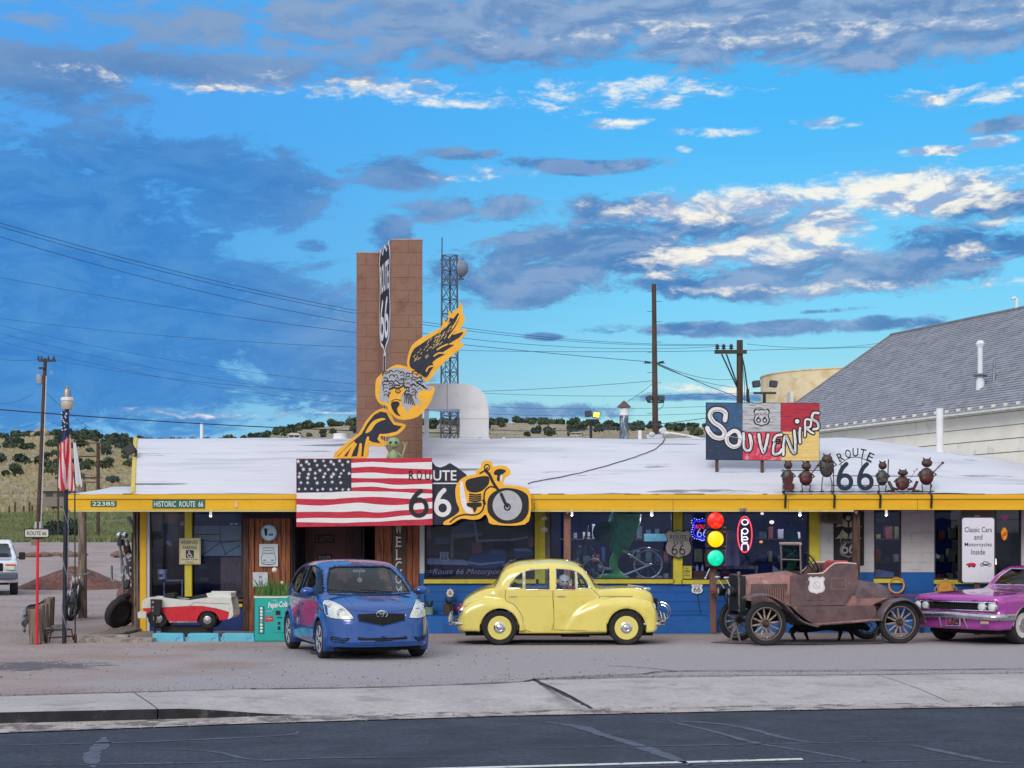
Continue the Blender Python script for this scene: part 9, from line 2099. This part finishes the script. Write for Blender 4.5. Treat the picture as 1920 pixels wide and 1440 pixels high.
# ---- poles
M_pole = mat('pole_brown',(84,66,58),.9,var=.2,vs=2,bump=.6,bs=10,stretch=(4,4,.4),c2=(60,48,44)); M_wire = mat('wire_dark',(44,64,100),.7); M_ins = mat('insulator',(60,62,74),.3)
def wire(a,b,sag,label,r=.014,n=24,m=None,cat='power line',grp=None):
    a,b = Vector(a),Vector(b); L = [a.lerp(b,i/n)-Vector((0,0,4*sag*(i/n)*(1-i/n))) for i in range(n+1)]; mb = MB(); mb.tube(L,r*.75,4); return tag(mb.build('overhead_wire',m or M_wire,loc=a),label,cat,grp)
YP1 = 120; p1 = P(84,672,YP1); b1 = P(71,1009,YP1); up1 = thing('utility_pole','leaning brown utility pole with grey transformer at the far left','utility pole',(b1[0],YP1,b1[2]-1))
at1 = lambda py: P(71+(85-71)*(1009-py)/337,py,YP1)
mb = MB(); mb.tube([at1(1030),at1(672)],[.19,.13],10); mb.build('pole',M_pole,up1,smooth=True); mb = MB(); mb.tube([(at1(1000)[0]+.22,YP1-.1,at1(1000)[2]),(at1(705)[0]+.16,YP1-.1,at1(705)[2])],.04,5); mb.build('conduit',M_trimw,up1)
mb = MB(); mb.box((P(72,0,YP1)[0],YP1-.1,Z(678,YP1)),(P(104,0,YP1)[0],YP1+.1,Z(674,YP1))); mb.box((P(74,0,YP1)[0],YP1-.3,Z(692,YP1)),(P(86,0,YP1)[0],YP1+.1,Z(689,YP1))); mb.build('crossarm',M_pole,up1)
for px in (72,78,91,101): mb = MB(); mb.lathe([(.05,0),(.10,.08),(.05,.16),(.09,.2),(.03,.3)],P(px,674.5,YP1-.0),n=8); mb.build('insulator',M_ins,up1)
mb = MB(); c = P(74,720,YP1); mb.lathe([(.02,-.02),(.24,0),(.25,.05),(.25,.62),(.22,.7),(.02,.72)],c,n=16); mb.build('transformer',mat('transformer_grey',(140,152,172),.5),up1,smooth=True)
mb = MB(); mb.cbox(at1(985),(.5,.3,.55)); mb.tube([P(96,696,YP1),P(99,700,YP1),P(96,703,YP1),P(93,699,YP1)],.03,4,True); mb.build('meter_box',M_grey,up1)
YP2 = 44; up2 = thing('tall_bare_pole','tall bare timber pole with climbing pegs and two floodlights above the roof','pole',(X(1228,YP2),YP2,0))
mb = MB(); mb.tube([(X(1230,YP2),YP2,0),(X(1230,YP2),YP2,3),(X(1226,YP2),YP2,Z(533,YP2))],[.10,.095,.06],12); mb.build('pole',M_pole,up2,smooth=True)
mb = MB()
for i in range(16): z = 4.5+i*.28; sx_ = -1 if i % 2 else 1; mb.tube([(X(1227,YP2),YP2,z),(X(1227,YP2)+sx_*.2,YP2,z)],.008,4)
mb.build('climbing_pegs',M_black,up2)
for sx_ in (-1,1):
    mb = MB()
    for k in range(3): mb.ball((X(1227,YP2)+sx_*(.14+.05*k),YP2-.05+.05*k,Z(680-k,YP2)),.03,6,5)
    mb.tube([(X(1227,YP2),YP2,Z(681,YP2)),(X(1227,YP2)+sx_*.3,YP2,Z(681,YP2))],.012,4); mb.build('insulator',M_black,up2)
mb = MB(); mb.tube([P(1214,754,YP2),P(1244,754,YP2)],.02,5); mb.build('lamp_bar',M_black,up2)
flood(1217,747,YP2,False,.45,-1,up2); flood(1240,747,YP2,False,.1,1,up2)
mb = MB(); mb.tube([P(1245,752,YP2),P(1243,762,YP2),P(1232,770,YP2)],.01,4); mb.build('cable',M_black,up2)
mb = MB(); c = P(1228,812,YP2-.3);
for k in range(5): mb.ball((c[0]+R.uniform(-.35,.35),c[1],c[2]+R.uniform(-.05,.1)),(.09,.08,.07),8,6)
mb.box(P(1213,822,YP2-.3),P(1240,816,YP2)); mb.build('roof_junction',M_trimw,up2)
YP3 = 62; up3 = thing('crossarm_pole','utility pole with a crossarm and three insulators above the souvenirs board','utility pole',(X(1387,YP3),YP3,0))
mb = MB(); mb.tube([(X(1387,YP3),YP3,0),(X(1387,YP3),YP3,Z(638,YP3))],[.13,.12],12); mb.build('pole',M_pole,up3,smooth=True)
mb = MB(); mb.box((X(1339,YP3),YP3-.2,Z(664,YP3)),(X(1399,YP3),YP3-.09,Z(657,YP3))); mb.build('crossarm',mat('arm_grey',(70,66,62),.9),up3)
for px in (1345,1357,1371): mb = MB(); mb.lathe([(.02,-.05),(.02,.05),(.10,.08),(.05,.13),(.09,.17),(.03,.26)],P(px,657.5,YP3-.15),n=10); mb.build('insulator',M_ins,up3)
mb = MB(); mb.tube([P(1353,664,YP3-.15),P(1382,726,YP3-.1)],.03,5); mb.tube([P(1362,664,YP3-.15),P(1382,720,YP3-.1)],.03,5); mb.build('arm_brace',M_black,up3)
mb = MB(); mb.tube(smooth_pts([P(1391,668,YP3-.2),P(1396,690,YP3-.2),P(1400,720,YP3-.2),P(1406,760,YP3-.2)],3,False),.03,5); mb.tube([P(1391,668,YP3-.2),P(1396,720,YP3-.2),P(1396,760,YP3-.2)],.012,4); mb.build('riser_cable',M_black,up3)
c = P(1402,742,YP3-.2); mb = MB(); mb.cbox(c,(.10,.10,.5)); mb.build('cutout_fuse',M_black,up3)
# wires: described by two ends in the sky
V = []
for i,(x0,y0,Y0_,x1,y1,Y1_,sg,r) in enumerate([(0,418,44,1345,646,61.8,.9,.012),(0,425,44.2,1357,647,61.8,.95,.012),(0,444,43.6,1371,648,61.8,1.1,.012),(0,520,60,1225,679,YP2,.3,.013),
    (0,597,110,1900,640,70,1.2,.018),(0,610,112,1920,688,100,3.2,.02),(0,625,112,1920,700,100,3.6,.02),(0,640,112,1920,712,100,3.6,.02),(103,675,YP1,1225,714,90,1.4,.02),(1230,680,YP2,1383,710,YP3-.2,.2,.012),(1232,682,YP2,1920,760,80,1.6,.014),(1232,684,YP2,1390,726,YP3-.2,.15,.012),(1400,645,61.8,1680,638,80,.25,.014),
    (0,673,122,72,674,YP1,.1,.02),(0,768,33,920,813,30.8+8,.10,.018),(918,806,39,1330,783,36,.12,.012),(1228,716,YP2,1172,756,36,.02,.008),(85,735,YP1,230,830,160,.6,.02),(90,790,YP1,300,822,160,.5,.018),(0,806,110,70,793,YP1,.1,.015),(0,757,110,62,738,YP1,.2,.018)]):
    lab = ['highest wire from the upper left to the crossarm pole','second wire just under the highest one on the left','third wire of the upper left bundle','single wire crossing the dark cloud to the tall bare pole','wire in the middle of the left sky running far right','upper of three close thin wires low in the left sky','middle of three close thin wires low in the left sky','lower of three close thin wires low in the left sky','wire from the far left utility pole to the right','short wire between the tall bare pole and crossarm pole','long wire from the tall bare pole towards the hall','short drooping wire with a clamp below the crossarm','wire leaving the crossarm pole towards the hall roof','short wire left of the leaning utility pole','thick black cable sweeping across the left sky to the shop roof','thin cable in front of the hills between duct arch and souvenirs board','guy wire from the tall bare pole to the flue cap','service wire falling steeply from the far left pole','thin lower service wire right of the far left pole','thin low wire at the left picture edge','drooping wire at the left edge below the transformer'][i]
    wire(P(x0,y0,Y0_),P(x1,y1,Y1_),sg,lab,r,m=(mat('cable_black',(24,20,26),.6) if i == 14 else None))
# ---- railway
rl = tag(thing('railway',None,None,(-34,108,1.8)),kind='structure'); rl.name = 'railway_track'
zr_ = TZ(-30,108)
for dy in (0,1.5):
    mb = MB(); mb.box((-90,107+dy,zr_+.18),(60,107.09+dy,zr_+.34)); mb.build('rail',mat('rail_rust',(70,62,62),.6,.5),rl)
mb = MB(); mb.prism([(105.3,zr_-.6),(110.2,zr_-.6),(109.2,zr_+.12),(106.2,zr_+.12)],-90,60,'x'); mb.build('ballast',mat('ballast',(122,116,114),.95,var=.35,vs=6,bump=1,bs=20),rl)
for k in range(240):
    x = -60+k*.55
    if not (-.34 < x/107 < -.22): continue
    mb = MB(); mb.box((x,106.6,zr_+.10),(x+.25,109,zr_+.19)); mb.build('sleeper',M_wood2,rl)
def wood_frame():
    Y = 118; t = thing('pole_frame','old brown timber pole frame with crossbars beyond the railway','pole frame',(X(184,Y),Y,TZ(X(184,Y),Y)))
    for px,tp,r in ((184,830,.13),(109,832,.07)): mb = MB(); mb.tube([(X(px,Y),Y,TZ(X(px,Y),Y)-.3),(X(px,Y),Y,Z(tp,Y))],r,8); mb.build('pole',M_pole,t)
    for x0,x1,py,w in ((100,196,831,.04),(148,188,856,.05),(155,184,896,.06),(155,184,904,.04),(104,112,896,.08)): mb = MB(); mb.box((X(x0,Y),Y-.12,Z(py,Y)-w),(X(x1,Y),Y-.06,Z(py,Y)+w)); mb.build('crossbar',M_pole,t)
    mb = MB(); mb.tube([P(112,868,Y),P(140,886,Y),P(180,893,Y),P(225,905,Y),P(250,915,Y)],.025,4); mb.build('cable',M_pole,t)
wood_frame()
mb = MB(); c = P(62,1030,95); mb.box((c[0]-.12,95,0),(c[0]+.25,95.3,Z(1006,95))); tag(mb.build('marker_post',M_grayw,loc=(c[0],95,1)),'short timber marker post in front of the railway','post')
# fence posts in the field
for i,(px,py) in enumerate([(17,928),(28,920),(44,930),(55,926),(60,930),(230,940),(206,945)]):
    Y = 175; x = X(px,Y); z = TZ(x,Y); mb = MB(); mb.box((x-.08,Y,z-.2),(x+.08,Y+.15,z+.9+.4*(i % 2))); tag(mb.build('fence_post',M_pole,loc=(x,Y,z)),'weathered fence post standing in the dry field at the left','post','fence posts in the dry field')
def house(px,py,w,h,Y,label,roofc,wallc=(210,200,186)):
    x = X(px,Y); W_ = w/FPX*Y; H_ = h/FPX*Y; z = Z(py,Y); t = thing('far_house',label,'house',(x,Y,z))
    mb = MB(); mb.box((x-W_/2,Y,z-1),(x+W_/2,Y+5,z+H_*.6)); mb.build('wall',mat('hw%d%d%d' % wallc,wallc,.8),t)
    mb = MB(); mb.prism([(x-W_/2-.3,z+H_*.6),(x+W_/2+.3,z+H_*.6),(x+W_*.3,z+H_),(x-W_*.3,z+H_)],Y-.4,Y+5.4); mb.build('roof',mat('hr%d%d%d' % roofc,roofc,.8),t)
    for k in (-.25,.2): mb = MB(); mb.box((x+k*W_-.4,Y-.03,z+H_*.1),(x+k*W_+.4,Y-.005,z+H_*.45)); mb.build('window',mat('far_window',(50,54,62),.3),t)
house(552,821,22,9,300,'small white house with dark door on the hill left of the pylon',(200,198,200),(214,212,212)); house(104,933,46,20,180,'low pale farm shed half hidden by dark bushes',(150,140,126),(128,124,116)); house(30,887,26,8,330,'long pale house on the far left hillside',(190,180,160)); house(8,884,12,8,340,'small cream house at the left picture edge on the hill',(196,186,166)); house(54,884,16,8,345,'cream house on the hill left of the leaning pole',(170,160,146)); house(235,888,20,7,350,'pale house on the hill right of the pole frame',(176,166,150)); house(1080,815,22,5,330,'long low pale house on the hill behind the roof floodlights',(170,170,170),(190,186,180))
# rock outcrop
mb = MB(); c = P(70,822,410)
for k in range(9): mb.ball((c[0]+R.uniform(-2.5,2.5),410+R.uniform(-1,1),TZ(c[0],410)+R.uniform(0,1.4)),(R.uniform(.8,1.8),1.2,R.uniform(.6,1.3)),7,5)
tag(mb.build('rock_outcrop',mat('rock_tan',(160,146,126),.9,var=.2,bump=1),loc=(c[0],410,TZ(c[0],410))),'tan boulder outcrop on the skyline at the far left','rocks')
# ---- bushes
M_b = [mat('bush_a',(66,82,66),.85,var=.35,vs=2.2,c2=(78,92,72),cs=(.52,.66)),mat('bush_b',(58,76,66),.85,var=.35,vs=2.2,c2=(66,82,68),cs=(.52,.66)),mat('bush_c',(74,86,62),.85,var=.35,vs=2.2,c2=(92,100,74),cs=(.52,.66))]
def bush_mesh(seed,m,n=420,sz=.15):
    r = random.Random(seed); mb = MB(); lobes = [(r.uniform(-.45,.45),r.uniform(-.4,.4),r.uniform(.3,.62),r.uniform(.28,.5)) for _ in range(7)]+[(0,0,.4,.55)]
    for _ in range(n):
        lx,ly,lz,lr = r.choice(lobes); d = Vector((r.gauss(0,1),r.gauss(0,1),r.gauss(0,1))).normalized()*lr*r.uniform(.72,1.06); p = Vector((lx,ly,lz))+d
        if p.z < .0: p.z = -p.z*.3
        u = Vector((r.gauss(0,1),r.gauss(0,1),r.gauss(0,1))).normalized(); w = u.orthogonal().normalized(); s = sz*r.uniform(.6,1.2)
        mb.add([p+u*s,p+w*s*.8,p-u*s*.8,p-w*s],[(0,1,2,3)])
    for lx,ly,lz,lr in lobes: mb.ball((lx,ly,lz),lr*.72,7,5)
    mb.tube([(0,0,-.3),(0,0,.3)],.06,5)
    me = bpy.data.meshes.new('juniper_bush'); me.from_pydata(mb.v,[],mb.f); me.materials.append(m); me.update(); return me
BM = [bush_mesh(i,M_b[i % 3]) for i in range(9)]
def put_bush(x,y,s,sz=1.0,name='juniper_bush',label=None,grp='juniper bushes on the hillside',me=None):
    u_ = 960+3000*x/y; label = label or 'dark green juniper bush '+('on the skyline ' if y > 415 else 'on the slope ')+('at the left beyond the railway' if u_ < 262 else 'above the roof left of the pylon' if u_ < 700 else 'between duct arch and flue' if u_ < 1170 else 'between flue and souvenirs board')
    o = bpy.data.objects.new(name,me or R.choice(BM)); COL.objects.link(o); o.location = (x,y,TZ(x,y)-.05*s); o.scale = (s,s,s*sz); o.rotation_euler = (0,0,R.random()*6.3); return tag(o,label,'bush',grp)
nb_ = 0
for px in list(range(262,668,15))+list(range(796,1335,13))+list(range(-20,262,14)):
    px += R.uniform(-6,6); Y = 418; put_bush(X(px,Y),Y,R.uniform(1.2,2.3)); nb_ += 1
for _ in range(96): px = R.uniform(-15,270); Y = 195+215*R.random()**.8; put_bush(X(px,Y),Y,R.uniform(.9,1.9)*(1 if Y > 260 else .8)); nb_ += 1
for _ in range(26): px = R.uniform(300,668); Y = R.uniform(365,412); put_bush(X(px,Y),Y,R.uniform(.9,1.9)); nb_ += 1
for _ in range(52): px = R.uniform(800,1335); Y = R.uniform(330,412); put_bush(X(px,Y),Y,R.uniform(.9,2.0)); nb_ += 1
big = [bush_mesh(50+i,mat('bush_dark',(40,58,52),.85,var=.4,vs=3,c2=(60,76,62),cs=(.52,.64)),1500,.075) for i in range(2)]
for k,(px,Y,s,lab) in enumerate(((122,124,1.6,'large dark bush beside the leaning utility pole beyond the railway'),(102,128,1.35,'dark bush left of the yard light beyond the railway'),(60,126,.9,'smaller dark bush at the left end of the green strip'),(146,126,1.1,'dark bush at the right end of the bush clump beyond the railway'))):
    put_bush(X(px,Y),Y,s,1.15,'dark_bush',lab,'dark bushes beyond the railway',big[k % 2])
# ---- grass band
mb = MB()
for _ in range(15000):
    Y = 112+62*R.random()**1.3; px = R.uniform(-60,300); x = X(px,Y); z = TZ(x,Y)
    if mn.noise((x*.12,Y*.12,0)) < -.22: continue
    h_ = R.uniform(.25,.6); w = R.uniform(.04,.09); a = R.uniform(-.2,.2); mb.add([(x-w,Y,z-.03),(x+w,Y,z-.03),(x+a,Y+R.uniform(-.2,.2),z+h_)],[(0,1,2)])
g_ = tag(mb.build('field_grass',mat('grass_green',(104,114,84),.9,var=.3,vs=.6,c2=(144,146,104),cs=(.5,.64),spec=.1)),'band of green grass between the railway and the dry hillside','grass',kind='stuff')
mb = MB()
for _ in range(9000):
    Y = 178+220*R.random()**1.2; px = R.uniform(-60,280) if R.random() < .7 else R.uniform(280,1340); x = X(px,Y); z = TZ(x,Y)
    h_ = R.uniform(.2,.5); w = R.uniform(.12,.3); mb.add([(x-w,Y,z-.03),(x+w,Y,z-.03),(x+w*.6,Y,z+h_*.7),(x-w*.4,Y,z+h_)],[(0,1,2,3)])
tag(mb.build('dry_grass',mat('grass_dry',(160,150,126),.95,var=.25,vs=.8,c2=(130,124,84),cs=(.5,.6),spec=.1)),'dry tan grass tussocks over the hillside','grass',kind='stuff')
M_car_shade = mat('under_car_shade',(96,90,94),.85,var=.3,vs=5,c2=(128,122,126),cs=(.45,.6))  # flat dark patches on the lot, painting in the shade under the cars
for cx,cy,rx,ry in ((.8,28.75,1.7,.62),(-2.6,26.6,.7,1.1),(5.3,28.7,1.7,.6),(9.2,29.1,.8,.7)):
    mb = MB(); mb.add([(cx+rx*(1+.3*mn.noise((k*.45,cx,1)))*cos(2*pi*k/40),cy+ry*(1+.35*mn.noise((k*.45,cx,5)))*sin(2*pi*k/40),.014) for k in range(40)],[tuple(range(40))]); mb.build('under_car_shade',M_car_shade,ground)
